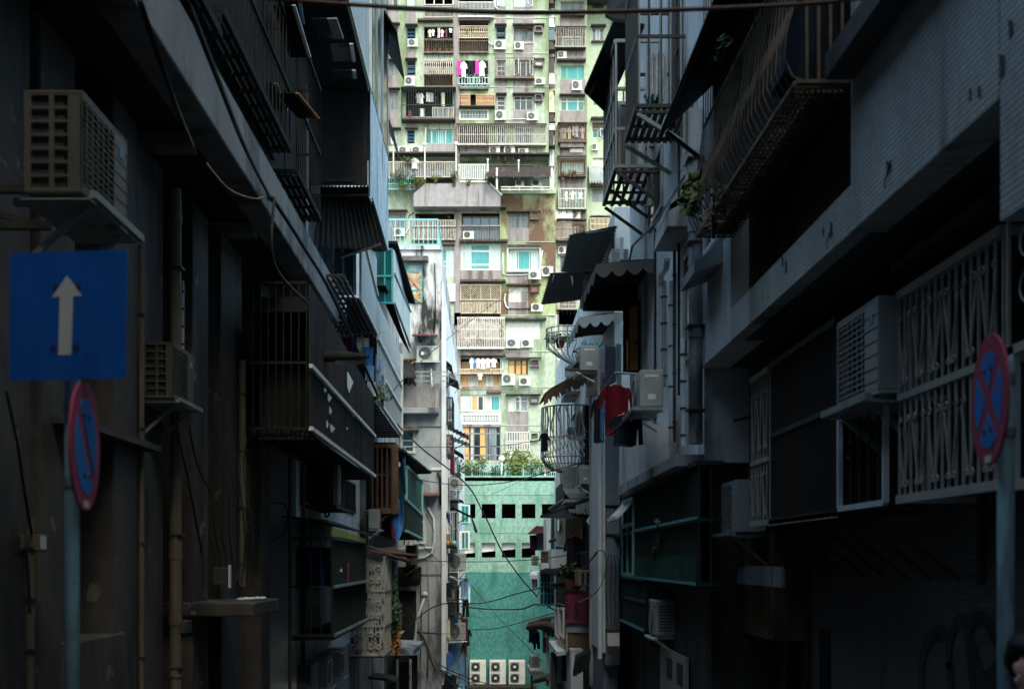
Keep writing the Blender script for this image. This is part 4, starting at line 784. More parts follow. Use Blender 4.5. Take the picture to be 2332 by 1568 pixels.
# twin-fan condensers at the foot of the podium
def condenser(r, label):
    x0, x1, z0, z1 = RC(r, YP - 1.2); Y = YP - 1.0; t = thing('condenser_unit', label, 'air conditioner', ((x0 + x1) / 2, Y, z0), 'twin-fan condensers below the podium'); h = z1 - z0; wd = x1 - x0
    MB().box(x0, x1, Y, Y + .9, z0, z1).part('casing', 'ac_white', t, bevel=.05)
    for k in (0, 1):
        c = (x0 + wd * .36, Y - .02, z0 + h * (.27 + .47 * k)); rr = wd * .24
        MB().box(c[0] - rr * 1.12, c[0] + rr * 1.12, Y - .03, Y - .003, c[2] - rr * 1.12, c[2] + rr * 1.12).part('grille_panel', 'fan_grey', t); m = MB()
        MB().disc((c[0], Y - .032, c[2]), (0, -1, 0), rr, .02, 24).part('fan_opening', 'ac_dark', t)
        for q in range(5): m.tube([(c[0] + rr * (q + 1) / 5 * math.cos(a * .314), Y - .07, c[2] + rr * (q + 1) / 5 * math.sin(a * .314)) for a in range(20)], .018, 4, True)
        m.part('fan_grille', 'ac_dark', t); MB().box(c[0] - rr * .3, c[0] + rr * .3, Y - .1, Y - .08, c[2] - rr * .3, c[2] + rr * .3).part('hub_plate', 'bright_white', t, bevel=.03)
    MB().box(x0 + wd * .83, x0 + wd * .92, Y - .012, Y - .002, z1 - h * .26, z1 - h * .18).part('badge', 'cloth_cream', t); MB().box(x0 + wd * .78, x0 + wd * .9, Y - .012, Y - .002, z0 + h * .22, z0 + h * .235).box(x0 + .02, x1 - .02, Y - .01, Y - .002, z0 + h * .3, z0 + h * .306).part('seam', 'fan_grey', t)
condenser((4, 616, 1370, 729, 1537), 'tall white twin-fan condenser partly behind laundry, at the podium foot'); condenser((4, 754, 1370, 867, 1537), 'tall white twin-fan condenser, middle of the row of three'); condenser((4, 887, 1370, 1001, 1537), 'tall white twin-fan condenser, end of the row beside the brick balcony')
x0, x1, z0, z1 = RC((4, 560, 1540, 1080, 1556), YP - 1); MB().box(x0, x1, YP - 1.6, YP - .01, z0, z1).part('plinth', 'steel_dark', PD)
# ------------------------------------------------------------------ helpers for the two sides of the alley (walls lie on planes x = constant)
def xq(X, px, py):                                       # point of the plane x = X seen at px, py
    d = DX(px, X); return Vector((X, d, ZA(py, d)))
def cage_x(t, X, Xw, d0, d1, z0, z1, n, rails=(), mat='steel_dark', bw=.03, floor=None, ends=True, name='grille', roof=None, fl_n=None, fmat=None):
    """barred cage on a side wall: long face on x = X, wall at x = Xw"""
    m = MB(); s = 1 if X > Xw else -1
    for i in range(n + 1): y = d0 + (d1 - d0) * i / n; m.box(X - bw / 2, X + bw / 2, y - bw / 2, y + bw / 2, z0, z1)
    for y in (d0, d1):
        for z in (z0, z1): m.box(X, Xw, y - .025, y + .025, z - .025, z + .025)
        if ends:
            k = max(2, int(abs(X - Xw) / .16))
            for i in range(1, k): x = X + (Xw - X) * i / k; m.box(x - bw / 2, x + bw / 2, y - bw / 2, y + bw / 2, z0, z1)
            for f in rails: z = z0 + (z1 - z0) * f; m.box(X, Xw, y - .018, y + .018, z - .02, z + .02)
    for z in (z0, z1): m.box(X - .03, X + .03, d0, d1, z - .03, z + .03)
    for f in rails: z = z0 + (z1 - z0) * f; m.box(X - .02, X + .02, d0, d1, z - .025, z + .025)
    g = m.part(name, mat, t)
    if floor == 'slats':
        m = MB(); k = fl_n or 8
        for i in range(k + 1): x = X + (Xw - X) * i / k; m.box(x - .03, x + .03, d0, d1, z0 - .06, z0 - .035)
        for i in range(int((d1 - d0) / .5) + 1): y = d0 + i * .5; m.box(X, Xw, y - .025, y + .025, z0 - .1, z0 - .065)
        m.part('floor_grate', fmat or mat, t)
    elif floor: MB().box(X, Xw, d0, d1, z0 - .09, z0 - .04).part('floor_panel', floor, t)
    if roof: MB().box(X + s * .12, Xw, d0 - .1, d1 + .1, z1 + .035, z1 + .08).part('roof', roof, t)
    return g
def wall_window(t, X, d0, d1, z0, z1, out, frame='steel_pale', glass='dark_glass', n=2, hs=()):
    """window on a side wall at x = X; out = +1 when the street lies towards +x"""
    m = MB(); e = .05; xa, xb = X + out * .004, X + out * .05
    for y in [d0 + (d1 - d0) * k / n for k in range(n + 1)]: m.box(xa, xb, y - e / 2, y + e / 2, z0 + e, z1 - e)
    m.box(xa, xb, d0 - e / 2, d1 + e / 2, z0, z0 + e); m.box(xa, xb, d0 - e / 2, d1 + e / 2, z1 - e, z1)
    for f in hs: z = z0 + (z1 - z0) * f; m.box(xa, xb - out * .004, d0, d1, z - .02, z + .02)
    w_ = m.part('window', frame, t); MB().box(X + out * .002, X + out * .02, d0, d1, z0 + .01, z1 - .01).part('pane', glass, w_); return w_
def front_window(t, x0, x1, Y, z0, z1, frame='white_paint', glass='dark_glass', vs=(.5,), hs=(), e=.06):
    m = MB(); framebars(m, (x0, x1, z0, z1), Y - .004, vs, hs, .045, .05, e); w_ = m.part('window', frame, t)
    MB().box(x0 + .01, x1 - .01, Y - .02, Y - .002, z0 + .01, z1 - .01).part('pane', glass, w_); return w_
def xac(X, d, z, side, label, proto=None, s=1.0, group='air conditioners along the alley'):
    """outdoor unit on a side wall: its back on x = X, side = +1 faces +x"""
    return place(proto or ACB, (X, d, z), math.pi / 2 * side, (s, s, s), label, group, 'air conditioner')
def awn(pts, off, name, mat, label, cat='awning', group=None, struts=(), corr_n=0):
    t = thing(name, label, cat, min(pts, key=lambda p: p[2]), group)
    if corr_n: MB().corr(*pts, corr_n, .03, 4, .01).part('sheet', mat, t)
    else: MB().slab(pts, off).part('sheet', mat, t)
    for a, b in struts: MB().bar(a, b, .04).part('strut', 'steel_dark', t)
    return t
def scallop(t, a, b, drop, n, mat, th=.012, name='valance', full=.5):
    """scalloped cloth edge hanging below the line a-b"""
    a = Vector(a); b = Vector(b); u = (b - a); nr = Vector((u.y, -u.x, 0)).normalized() * th; m = MB()
    for k in range(n):
        p = a + u * k / n; q = a + u * (k + 1) / n
        m.slab([p, q] + [q.lerp(p, i / 6) - Vector((0, 0, drop * (full + (1 - full) * math.sin(math.pi * i / 6)))) for i in range(7)], nr)
    return m.part(name, mat, t)

# ------------------------------------------------------------------ left side, first building: old concrete block with an overhanging upper storey
LA = thing('concrete_building', 'old dark concrete building with overhanging edge beam above the street signs', 'building', (-5, 10, -2))
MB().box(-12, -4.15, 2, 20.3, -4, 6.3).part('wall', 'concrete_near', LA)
for d0, d1, xo, nm in ((7.4, 9.15, -3.68, 'pilaster'), (9.35, 10.15, -3.68, 'pilaster'), (11.0, 11.75, -3.62, 'pilaster'), (12.05, 13.1, -3.74, 'pilaster'), (14.25, 15.05, -3.7, 'pilaster'), (15.6, 16.9, -3.66, 'pilaster'), (18.3, 19.1, -3.66, 'pilaster')):
    MB().box(-4.14, xo, d0, d1, -4, 6.2).part(nm, 'concrete_near', LA, bevel=.02)
MB().box(-4.14, -3.60, 9.8, 11.3, -4, ZA(1448, 10.6)).part('window_sill_wall', 'concrete_near', LA, bevel=.02)
wall_window(LA, -4.10, 10.2, 10.95, ZA(1440, 10.6) + .04, ZA(1010, 10.6), 1, 'steel_dark', 'dark_glass', 2, (.55,))
MB().box(-4.14, -3.5, 9.6, 12.2, ZA(1000, 10.9), ZA(985, 10.9)).part('window_hood', 'concrete_near', LA)
bz = CZ + 4.68
MB().box(-3.32, -2.96, 3.2, 22.5, bz, bz + .70).part('edge_beam', 'concrete_beam', LA, bevel=.025)
for d in (9.0, 12.7, 16.1, 19.8): MB().box(-4.13, -3.325, d, d + .3, bz - .06, bz + .10).part('cross_beam', 'concrete_beam', LA, bevel=.015)
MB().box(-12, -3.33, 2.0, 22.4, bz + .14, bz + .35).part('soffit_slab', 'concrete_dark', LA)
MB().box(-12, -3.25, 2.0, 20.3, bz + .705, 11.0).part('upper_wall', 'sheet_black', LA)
def vpipe(px, X, py0, py1, r, mat, t, joints=(), name='drainpipe'):
    d = DX(px, X); a = Vector((X, d, ZA(py0, d))); b = Vector((X, d, ZA(py1, d))); m = MB().tube([a, b], r, 12)
    for j in joints: z = ZA(j, d); m.tube([(X, d, z - .05), (X, d, z + .05)], r * 1.16, 12)
    p = m.part(name, mat, t, smooth=False)
    for f in (.15, .4, .65, .9): z = a.z + (b.z - a.z) * f; MB().box(X - r * 1.3, X + r * 1.3, d - r * 1.2, d + r * 1.25, z - .012, z + .012).part('bracket', 'steel_dark', p)
vpipe(400, -3.62, 430, 1640, .068, 'pvc_beige', LA, (500, 1240, 1262, 1412, 1530)); vpipe(552, -3.60, 820, 1335, .052, 'pvc_beige', LA, (1000,)); vpipe(68, -3.60, 1180, 1640, .035, 'pvc_beige', LA, (1395,), 'conduit'); vpipe(416, -3.68, 640, 800, .02, 'pvc_white', LA, (), 'conduit'); vpipe(322, -3.6, 560, 1600, .03, 'pvc_beige', LA, (1300,), 'conduit')
d = DX(80, -3.58); b_ = thing('meter_box', 'small pale meter box on the concrete pilaster behind the pole', 'meter box', (-3.6, d, ZA(1255, d))); MB().box(-3.675, -3.52, d - .07, d + .07, ZA(1255, d), ZA(1216, d)).part('case', 'pvc_beige', b_, bevel=.01); MB().box(-3.518, -3.51, d - .05, d + .05, ZA(1250, d), ZA(1220, d)).part('lid', 'ac_white', b_)
d = DX(508, -3.55); b_ = thing('junction_box', 'dark junction box with pale flap under hanging wires', 'junction box', (-3.6, d, ZA(1335, d))); MB().box(-3.655, -3.5, d - .11, d + .11, ZA(1330, d), ZA(1292, d)).part('case', 'concrete_near', b_, bevel=.01); MB().box(-3.495, -3.47, d + .06, d + .13, ZA(1338, d), ZA(1286, d)).part('flap', 'plaster_edge', b_)
MB().box(-3.65, -3.5, DX(420, -3.55) - .16, DX(420, -3.55) + .16, ZA(1438, 13.5), ZA(1410, 13.5)).part('pipe_box', 'concrete_near', LA, bevel=.01)
t = thing('door_hood', 'cracked concrete hood slab over a dark doorway with pale scraps on top', 'door hood', (-3.3, 14.8, ZA(1404, 14)))
MB().box(-4.1, -2.9, 14.05, 15.75, ZA(1404, 14), ZA(1372, 14)).part('slab', 'concrete_near', t, bevel=.02); m = MB()
for k in range(5): m.ball((-3.2 + k * .05, 14.7 + k * .11, ZA(1372, 14) + .02), .05 + .01 * (k % 2), 6, 4, .5)
m.part('scraps', 'plaster_edge', t)
# air conditioners with side vents, near
def big_ac(loc, rz, label, body='ac_beige', s=1.0, mirror=False):
    t = thing('air_conditioner', label, 'air conditioner', (0, 0, 0)); W, D, H = .86, .36, .62
    m = MB(); e = .022      # casing as a shell so that the vents are real openings
    m.box(-W / 2, W / 2, -.02, 0, 0, H); m.box(-W / 2, W / 2, -D, -.02, H - e, H); m.box(-W / 2, W / 2, -D, -.02, 0, e); m.box(W / 2 - e, W / 2, -D, -.021, e, H - e)
    m.box(.16, W / 2 - e, -D, -D + .02, e, H - e); m.box(-W / 2, .16, -D, -D + .02, H - .05, H - e); m.box(-W / 2, .16, -D, -D + .02, e, .05); m.box(-W / 2, -W / 2 + .03, -D, -D + .02, .05, H - .05)
    c = m.part('casing', body, t, bevel=.006); m = MB()
    m.box(-W / 2, -W / 2 + e, -D, -D + .09, e, H - e); m.box(-W / 2, -W / 2 + e, -.045, -.02, e, H - e); zc = [e + (H - 2 * e) * k / 7 for k in range(8)]
    for z in zc: m.box(-W / 2 + .002, -W / 2 + .014, -D + .085, -.04, z - .008, z + .008)
    m.box(-W / 2 + .001, -W / 2 + .016, -D / 2 - .005, -D / 2 + .025, e, H - e); m.part('side_vent', body, t)
    m = MB()
    for k in range(13): z = .07 + (H - .14) * k / 12; m.box(-W / 2 + .03, .16, -D - .004, -D + .004, z - .004, z + .004)
    for k in range(6): x = -W / 2 + .06 + k * .1; m.box(x - .004, x + .004, -D - .007, -D - .003, .05, H - .05)
    m.part('front_grille', body, t); m = MB()
    for k in range(6): m.box(.165, W / 2 - .005, -D - .003, -D - .0005, .08 + k * .085, .086 + k * .085)
    m.part('panel_seam', 'ac_dark', t); MB().box(.26, .34, -D - .006, -D - .0005, H - .16, H - .10).part('badge', 'cloth_skyblue', t)
    MB().box(-W / 2 + e, W / 2 - e - .02, -D + .12, -.03, e, H - e).part('coil', 'ac_dark', t); MB().disc((-.14, -D + .10, H / 2), (0, -1, 0), .24, .03, 20).part('fan', 'ac_dark', t)
    m = MB()
    for x in (-.32, .30): m.box(x - .025, x + .025, -D - .08, .1, -.05, -.005); m.bar((x, -D, -.05), (x, .05, -.42), .035)
    m.box(-.48, .48, -D - .10, -D - .06, -.05, -.005); m.box(-.48, .48, -D - .055, 0, -.06, -.052); m.part('bracket', 'steel_grey', t)
    t.location = loc; t.rotation_euler = (0, 0, rz); t.scale = (s, s, s); tag(t, label, 'air conditioner', 'air conditioners along the alley'); return t
big_ac((-2.39 - .36 * .97, 7.12, ZA(437, 6.7)), math.radians(90), 'large beige air conditioner on a steel shelf above the blue arrow sign', s=.97)
big_ac((-3.39 - .36, 12.72, ZA(908, 12.4)), math.radians(90), 'beige air conditioner on a shelf beside the pale drainpipe, below the beam', s=.97)
m = MB()
for d in (6.75, 7.5): m.bar((-4.2, d, ZA(448, 6.9)), (-2.5, d, ZA(448, 6.9)), .05); m.bar((-4.1, d, ZA(330, 6.9)), (-2.9, d, ZA(452, 6.9)), .04)
m.part('unit_bracket', 'steel_dark', LA)
# street lamp
t = thing('street_lamp', 'dark street lamp head on a wall arm, pale lens beneath, above slanting cage rails', 'lamp', (-3.0, 18, ZA(830, 18)))
m = MB(); z = ZA(812, 18); xs = [XA(560, 18), XA(700, 18)]; m.tube([(-3.7, 18, z - .02), (xs[1], 18, z + .03)], .03, 8); m.part('arm', 'steel_dark', t)
m = MB(); n = 14; x0, x1 = XA(695, 18), XA(842, 18); rings = []
for k in range(n + 1): f = k / n; r = max(.02, .15 * math.sin(math.pi * min(1, .18 + f * .80)) ** .6); rings.append((x0 + (x1 - x0) * f, r))
vs = []; fs = []
for x, r in rings:
    for q in range(12): a = 2 * math.pi * q / 12; vs.append((x, 18 + r * .8 * math.cos(a), z + (.62 if math.sin(a) > 0 else .55) * r * math.sin(a)))
for k in range(n):
    for q in range(12): fs.append((k * 12 + q, k * 12 + (q + 1) % 12, k * 12 + 12 + (q + 1) % 12, k * 12 + 12 + q))
fs += [tuple(range(12)), tuple(n * 12 + q for q in range(12))[::-1]]; m.add(vs, fs); m.part('head', 'sheet_black', t, smooth=True)
m = MB(); vs = []; fs = []; lx0, lx1 = XA(765, 18), XA(836, 18)
for j in range(6):
    for q in range(9): f = q / 8; b = j / 5; vs.append((lx0 + (lx1 - lx0) * f, 18 - .11 + .22 * b, z - .075 - .06 * math.sin(math.pi * (.15 + .8 * f)) * math.sin(math.pi * b)))
for j in range(5):
    for q in range(8): o = j * 9 + q; fs.append((o, o + 1, o + 10, o + 9))
m.add(vs, fs); m.part('lens', 'lens_glass', t, smooth=True)

# ------------------------------------------------------------------ left side, second building with sheet-metal balcony boxes
LB = thing('alley_building', 'dark plastered building behind the corrugated balcony boxes', 'building', (-5, 25, -4)); Xw = -3.45
MB().box(-12, Xw, 20.4, 30.6, -6, 16.6).part('wall', 'plaster_white', LB)
def box_x(t, X, Xb, d0, d1, z0, z1, face, front, n=40, under='sheet_black', top=True):
    """closed balcony box: corrugated long face on x = X, end facing the camera at d0"""
    MB().corr((X, d0, z0), (X, d1, z0), (X, d1, z1), (X, d0, z1), n, .012, 4).part('side_sheet', face, t)
    if front: MB().box(Xb, X - .02, d0, d0 + .04, z0, z1).part('end_panel', front, t)
    MB().box(Xb, X - .02, d0 + .045, d1, z0 - .02, z0 + .02).part('underside', under, t)
    if top: MB().box(Xb, X - .02, d0 + .045, d1, z1 - .03, z1 + .01).part('top', under, t)
    MB().box(Xb, X - .02, d1 - .05, d1 - .01, z0, z1).part('far_panel', under, t)
t = thing('balcony_box', 'tall corrugated grey balcony box with pale edge strips at the top of the frame', 'balcony', (-2.9, 19.5, CZ + 9.05)); zb_ = CZ + 9.05
box_x(t, -2.3, -3.45, 17.2, 21.9, zb_, zb_ + 5, 'sheet_grey', 'sheet_black', 34); m = MB()
m.bar((-2.27, 17.2, zb_), (-2.27, 21.9, zb_), .05); m.bar((-2.27, 17.2, zb_ + 2.6), (-2.27, 21.9, zb_ + 2.6), .045); m.bar((-2.27, 21.9, zb_), (-2.27, 21.9, zb_ + 5), .05); m.part('edge_strip', 'steel_pale', t)
wq = front_window(t, -3.3, -2.5, 17.18, zb_ + .6, zb_ + 2.0, 'steel_dark', 'blue_glass', (.33, .66))
t = thing('glazed_balcony', 'narrow glazed balcony of tall blue-grey panes above the streaked box', 'balcony', (-2.9, 24, CZ + 9.25)); zz = CZ + 9.25
for k, (d0, d1, mt) in enumerate(((22.0, 22.55, 'sheet_blue'), (22.65, 23.3, 'dark_glass'), (23.35, 23.6, 'sheet_blue'), (23.7, 24.6, 'blue_glass'), (24.65, 24.95, 'sheet_blue'), (25.0, 26.0, 'dark_glass'))): MB().box(-2.36, -2.3, d0, d1, zz, zz + 5.2).part('pane', mt, t)
MB().box(-3.45, -2.37, 22, 26, zz - .03, zz + .03).part('floor_panel', 'sheet_black', t); m = MB()
for d in (21.97, 23.32, 24.62, 26.0): m.box(-2.34, -2.28, d - .03, d + .03, zz - .05, zz + 5.2)
m.part('mullion', 'steel_grey', t)
awn([(-3.45, 25.2, ZA(0, 26) + 1.2), (-2.03, 25.2, ZA(110, 26)), (-2.03, 27.6, ZA(118, 26)), (-3.45, 27.6, ZA(0, 26) + 1.2)], (0, 0, .06), 'sheet_awning', 'sheet_black', 'black sheet awning jutting against the green tower at the top')
awn([(-2.9, 29, ZA(250, 29) + .7), (-2.42, 29, ZA(300, 29)), (-2.42, 31, ZA(300, 29)), (-2.9, 31, ZA(250, 29) + .7)], (0, 0, .05), 'side_flap', 'sheet_black', 'small black flap hanging at the edge of the glazed balcony')
t = thing('streaked_box', 'balcony box clad in streaked silver-blue sheet with black end wall', 'balcony', (-2.9, 24, CZ + 7.0)); z0 = CZ + 7.02; z1 = CZ + 9.12
MB().corr((-2.3, 21.95, z0), (-2.3, 25.9, z0), (-2.3, 25.9, z1), (-2.3, 21.95, z1), 22, .02, 4).part('side_sheet', 'sheet_blue', t); MB().box(-3.45, -2.33, 21.9, 21.94, z0 + .2, z1).part('end_panel', 'sheet_dark', t); MB().box(-3.45, -2.33, 21.95, 25.9, z1 - .03, z1).part('top', 'sheet_black', t); MB().box(-3.45, -2.33, 21.95, 25.9, z0, z0 + .04).part('underside', 'sheet_black', t)
m = MB(); m.box(-3.2, -2.6, 21.86, 21.9, z0 + .25, z0 + .32); m.part('rail', 'steel_dark', t)
a = P(735, 452, 21.8); awn([P(728, 425, 22.2), P(842, 424, 22.2), P(884, 570, 23.2), P(712, 560, 21.4)], (0, 0, .05), 'corrugated_awning', 'sheet_black', 'black corrugated awning slanting below the streaked box', corr_n=14)
awn([P(775, 590, 22), P(868, 560, 22), P(868, 552, 23.5), P(775, 575, 23.5)], (0, 0, .03), 'bracket_shelf', 'steel_dark', 'slanting black steel brackets under the corrugated awning')
# inner dark clutter with glints painted as bright bars, further up on the near side
t = thing('casement_balcony', 'dark glazed balcony with glints painted as bright bars under the pale cable', 'balcony', (-3.3, 16, CZ + 6))
zc = CZ + 6.0; MB().box(-3.25, -3.2, 12.5, 17.1, zc, zc + 3.4).part('body', 'sheet_black', t); cage_x(t, -2.95, -3.2, 12.6, 16.9, zc + .1, zc + 3.0, 16, (.3, .62), 'sheet_black', .018, 'slats', fl_n=3)
for d0, d1, zq in ((7.6, 10.2, 1.3), (10.6, 12.3, 1.0), (17.2, 19.6, 1.2)): cage_x(LA, -2.9, -3.25, d0, d1, bz + zq, bz + zq + 2.2, 12, (.5,), 'sheet_black', .018, 'slats', name='upper_grille', fl_n=4)
t.location = t.location
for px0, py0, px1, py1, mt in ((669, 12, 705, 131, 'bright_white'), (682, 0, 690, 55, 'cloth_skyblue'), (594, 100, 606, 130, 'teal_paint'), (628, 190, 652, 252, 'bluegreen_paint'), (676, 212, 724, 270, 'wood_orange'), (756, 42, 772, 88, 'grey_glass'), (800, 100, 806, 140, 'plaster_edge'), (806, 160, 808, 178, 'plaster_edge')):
    a, b = P(px0, py0, 16.4), P(px1, py1, 17.0); MB().bar(a, b, .05 if mt != 'grey_glass' else .14, .02).part('glint_bar', mt, t); MB().slab([a, b, b + Vector((-.32, .1, .04)), a + Vector((-.32, .1, .04))], (0, .01, .01)).part('open_sash', 'dark_glass', t)  # glints painted as bright bars, dark sashes added to carry them
pass
# cage with grate floor
t = thing('plate_balcony', 'grey plate balcony with open grate floor under the black brackets', 'balcony', (-3, 24.6, CZ + 5.2)); z0 = CZ + 5.24
MB().corr((-2.6, 22.9, z0), (-2.6, 26.4, z0), (-2.6, 26.4, z0 + 1.75), (-2.6, 22.9, z0 + 1.75), 20, .008, 4).part('side_sheet', 'sheet_grey', t)
m = MB(); m.bar((-2.57, 22.9, z0 + 1.5), (-2.57, 26.4, z0 + .9), .05); m.bar((-2.57, 22.9, z0), (-2.57, 26.4, z0), .05); m.bar((-2.57, 22.9, z0), (-2.57, 22.9, z0 + 1.75), .05); m.part('edge_strip', 'steel_pale', t)
m = MB()
for k in range(9): x = -2.65 - k * .1; m.box(x - .022, x + .022, 20.8, 26.4, z0 - .08, z0 - .05)
for k in range(13): m.box(-3.45, -2.62, 20.8 + k * .46, 20.86 + k * .46, z0 - .05, z0 - .01)
m.part('floor_grate', 'steel_dark', t); front_window(t, -3.38, -2.66, 22.95, z0 + .1, z0 + 1.6, 'steel_grey', 'blue_glass', (.33, .66), (.7,))
for k, (kd, mt, px, py, h) in enumerate((('towel', 'cloth_maroon', 790, 768, .35), ('towel', 'cloth_cream', 826, 768, .4), ('towel', 'cloth_blue', 838, 790, .35), ('towel', 'cloth_indigo', 812, 775, .3), ('towel', 'cloth_skyblue', 842, 830, .3), ('towel', 'cloth_white', 846, 868, .28))):
    hang(kd, mt, P(px, py, 26.0), h * 1.2, h * 1.2, .4, NAME[mt] + ' cloth drying under the grate floor of the plate balcony')
m = MB(); m.bar(P(770, 765, 26.2), P(850, 756, 26.2), .05); m.bar(P(800, 760, 26.2), P(800, 800, 26.2), .05); m.bar(P(826, 760, 26.2), P(826, 800, 26.2), .05); m.solo('clothes_airer', 'steel_pale', 'pale clothes airer behind the street lamp', 'clothes airer')
# long corrugated box with pale rails
t = thing('corrugated_box', 'long dark corrugated balcony box with two pale rails and torn patches', 'balcony', (-3, 21, CZ + 1.9)); z0 = CZ + 1.9; z1 = CZ + 4.0
MB().corr((-2.6, 16.4, z0), (-2.6, 25.7, z0), (-2.6, 25.7, z1 - .3), (-2.6, 16.4, z1), 70, .011, 4).part('side_sheet', 'sheet_dark', t); m = MB(); [m.box(-3.4 + k * .11, -3.385 + k * .11, 16.4, 16.42, z0, z1) for k in range(8)]; [m.box(-3.45, -2.62, 16.39, 16.43, z0 + f * (z1 - z0) - .02, z0 + f * (z1 - z0) + .02) for f in (0, .45, 1)]; m.part('end_grille', 'sheet_black', t); MB().box(-3.45, -2.63, 17.3, 17.34, z0, z1).part('inner_panel', 'sheet_black', t); MB().box(-3.45, -2.63, 16.5, 25.6, z1 - .4, z1 - .36).part('top', 'sheet_black', t)
m = MB(); m.bar((-2.56, 16.4, z0), (-2.56, 25.7, z0), .06); m.bar((-2.56, 16.4, z0 + .9), (-2.56, 25.7, z0 + .9), .06); m.part('rail', 'steel_pale', t); m = MB()
for k in range(12): x = -2.66 - k * .07; m.box(x - .015, x + .015, 16.4, 25.7, z0 - .05, z0 - .02)
for k in range(19): m.box(-3.45, -2.62, 16.5 + k * .5, 16.55 + k * .5, z0 - .10, z0 - .055)
m.part('floor_grate', 'steel_dark', t)
for k, (px, py, w_, h) in enumerate(((797, 870, 13, 48), (740, 888, 6, 12), (750, 905, 9, 20), (752, 935, 6, 22), (805, 943, 5, 14), (757, 975, 10, 20), (745, 965, 4, 18), (790, 975, 3, 6), (776, 912, 3, 6))):
    q = [xq(-2.58, px - w_ / 2, py - h / 2), xq(-2.58, px + w_ / 2, py), xq(-2.58, px - w_ / 4, py + h / 2), xq(-2.58, px - w_ / 2, py + h / 4)]; MB().slab(q, (.012, 0, 0)).part('torn_patch', 'bright_white', t)
# long grey plate box
t = thing('long_plate_box', 'long grey sheet balcony box with diagonal pale rails and bright rivet holes', 'balcony', (-3, 30, CZ + 3.7)); z0 = CZ + 3.72; z1 = CZ + 6.1
MB().corr((-2.6, 26.5, z0), (-2.6, 33.7, z0), (-2.6, 33.7, z1), (-2.6, 26.5, z1), 60, .006, 4).part('side_sheet', 'sheet_grey', t); m = MB()
for f in (0, .34, .66): m.bar((-2.57, 26.5, z0 + f * 2.2), (-2.57, 33.7, z0 + f * 2.2), .075)
m.bar((-2.57, 33.7, z0), (-2.57, 33.7, z1), .09); m.part('rail', 'steel_pale', t); m = MB()
for k in range(12): x = -2.66 - k * .07; m.box(x - .015, x + .015, 26.5, 33.7, z0 - .05, z0 - .02)
for k in range(15): m.box(-3.45, -2.62, 26.6 + k * .5, 26.65 + k * .5, z0 - .10, z0 - .055)
m.part('floor_grate', 'steel_dark', t); m = MB()
for k in range(26): d = R.uniform(26.8, 33); z = R.uniform(z0 + 1.3, z1 - .1); m.disc((-2.592, d, z), (1, 0, 0), R.choice((.02, .03, .045)), .01, 8)
m.part('rivet', 'bright_white', t); MB().box(-3.3, -2.63, 26.5, 33.6, z1 - .03, z1).part('top', 'sheet_black', t); MB().box(-3.3, -2.63, 26.5, 26.54, z0, z1).part('end_panel', 'sheet_black', t)
hang('shirt', 'cloth_skyblue', xq(-2.5, 866, 818), .5, .5, math.pi / 2, 'pale blue shirt against the long grey sheet box'); hang('towel', 'cloth_white', xq(-2.5, 876, 835), .45, .4, math.pi / 2, 'white cloth against the long grey sheet box')
plant(xq(-2.45, 872, 900), (.2, .2, .28), 60, .07, 'leaf_yellow', 'bright green sprig growing from the edge of the sheet box', pot=False, seed=300)
# teal glass and blue sheet box
t = thing('blue_sheet_box', 'balcony box with teal glass end and weathered blue-grey sheet side', 'balcony', (-2.9, 34, CZ + 6)); Xf = -2.6; d0, d1 = 31.0, 37.5; z0 = ZA(690, 31); z1 = ZA(568, 31)
MB().slab([(Xf, d0, z0), (Xf, d1, ZA(790, d1)), (Xf, d1, ZA(640, d1)), (Xf, d0, z1)], (.03, 0, 0)).part('side_sheet', 'sheet_blue', t); MB().box(-3.4, Xf - .01, d0, d0 + .03, z0, z1).part('end_glass', 'teal_glass', t); m = MB()
for x in (-3.38, -3.1, -2.82, -2.62): m.box(x - .02, x + .02, d0 - .04, d0 - .005, z0, z1)
for f in (0, .5, 1): z = z0 + (z1 - z0) * f; m.box(-3.4, -2.6, d0 - .05, d0 - .008, z - .025, z + .025)
m.part('end_frame', 'teal_paint', t); m = MB()
for f in (0, .55): m.bar((Xf + .05, d0, z0 + (z1 - z0) * f), (Xf + .05, d1, ZA(790, d1) + 2.1 * f), .05)
m.part('rail', 'steel_grey', t)
awn([P(858, 555, 31), P(905, 555, 31), P(946, 692, 36), P(924, 690, 38)], (0, 0, .08), 'roof_flap', 'sheet_black', 'black roof flap slanting over the blue sheet box', struts=[(P(930, 690, 36.5), P(900, 640, 34))])
awn([P(858, 650, 30.5), P(880, 650, 30.5), P(934, 806, 36.5), P(912, 768, 37.5)], (0, 0, .06), 'lower_flap', 'sheet_dark', 'dark corrugated flap slanting under the blue sheet box', corr_n=10)
# lower dark cage with sheet roof, and the wall above it
t = thing('green_cage', 'black-green caged balcony box with faint washing inside under a sheet roof', 'balcony', (-3, 22, CZ - 1.4)); z0 = CZ - 1.30; z1 = ZA(1235, 25)
cage_x(t, -2.7, Xw, 19.7, 25.0, z0, z1, 34, (.5,), 'dark_green_bars', .022, 'sheet_black'); MB().box(-2.74, -2.73, 19.75, 24.95, z0, z1).part('netting', 'sheet_black', t); m = MB(); m.bar((-2.66, 19.7, z0), (-2.66, 25, z0), .05); m.bar((-2.66, 19.7, (z0 + z1) / 2), (-2.66, 25, (z0 + z1) / 2), .05); m.part('rail', 'steel_grey', t)
MB().slab([P(757, 1218, 19.7), P(832, 1236, 24.7), P(832, 1227, 24.7), P(757, 1200, 19.7)], (.02, 0, 0)).part('tarp_strip', 'tarp_yellow', t); MB().slab([P(640, 1178, 19.6), P(745, 1188, 19.6), P(850, 1222, 25.2), P(760, 1190, 25.2)], (0, 0, .04)).part('roof', 'sheet_dark', t)
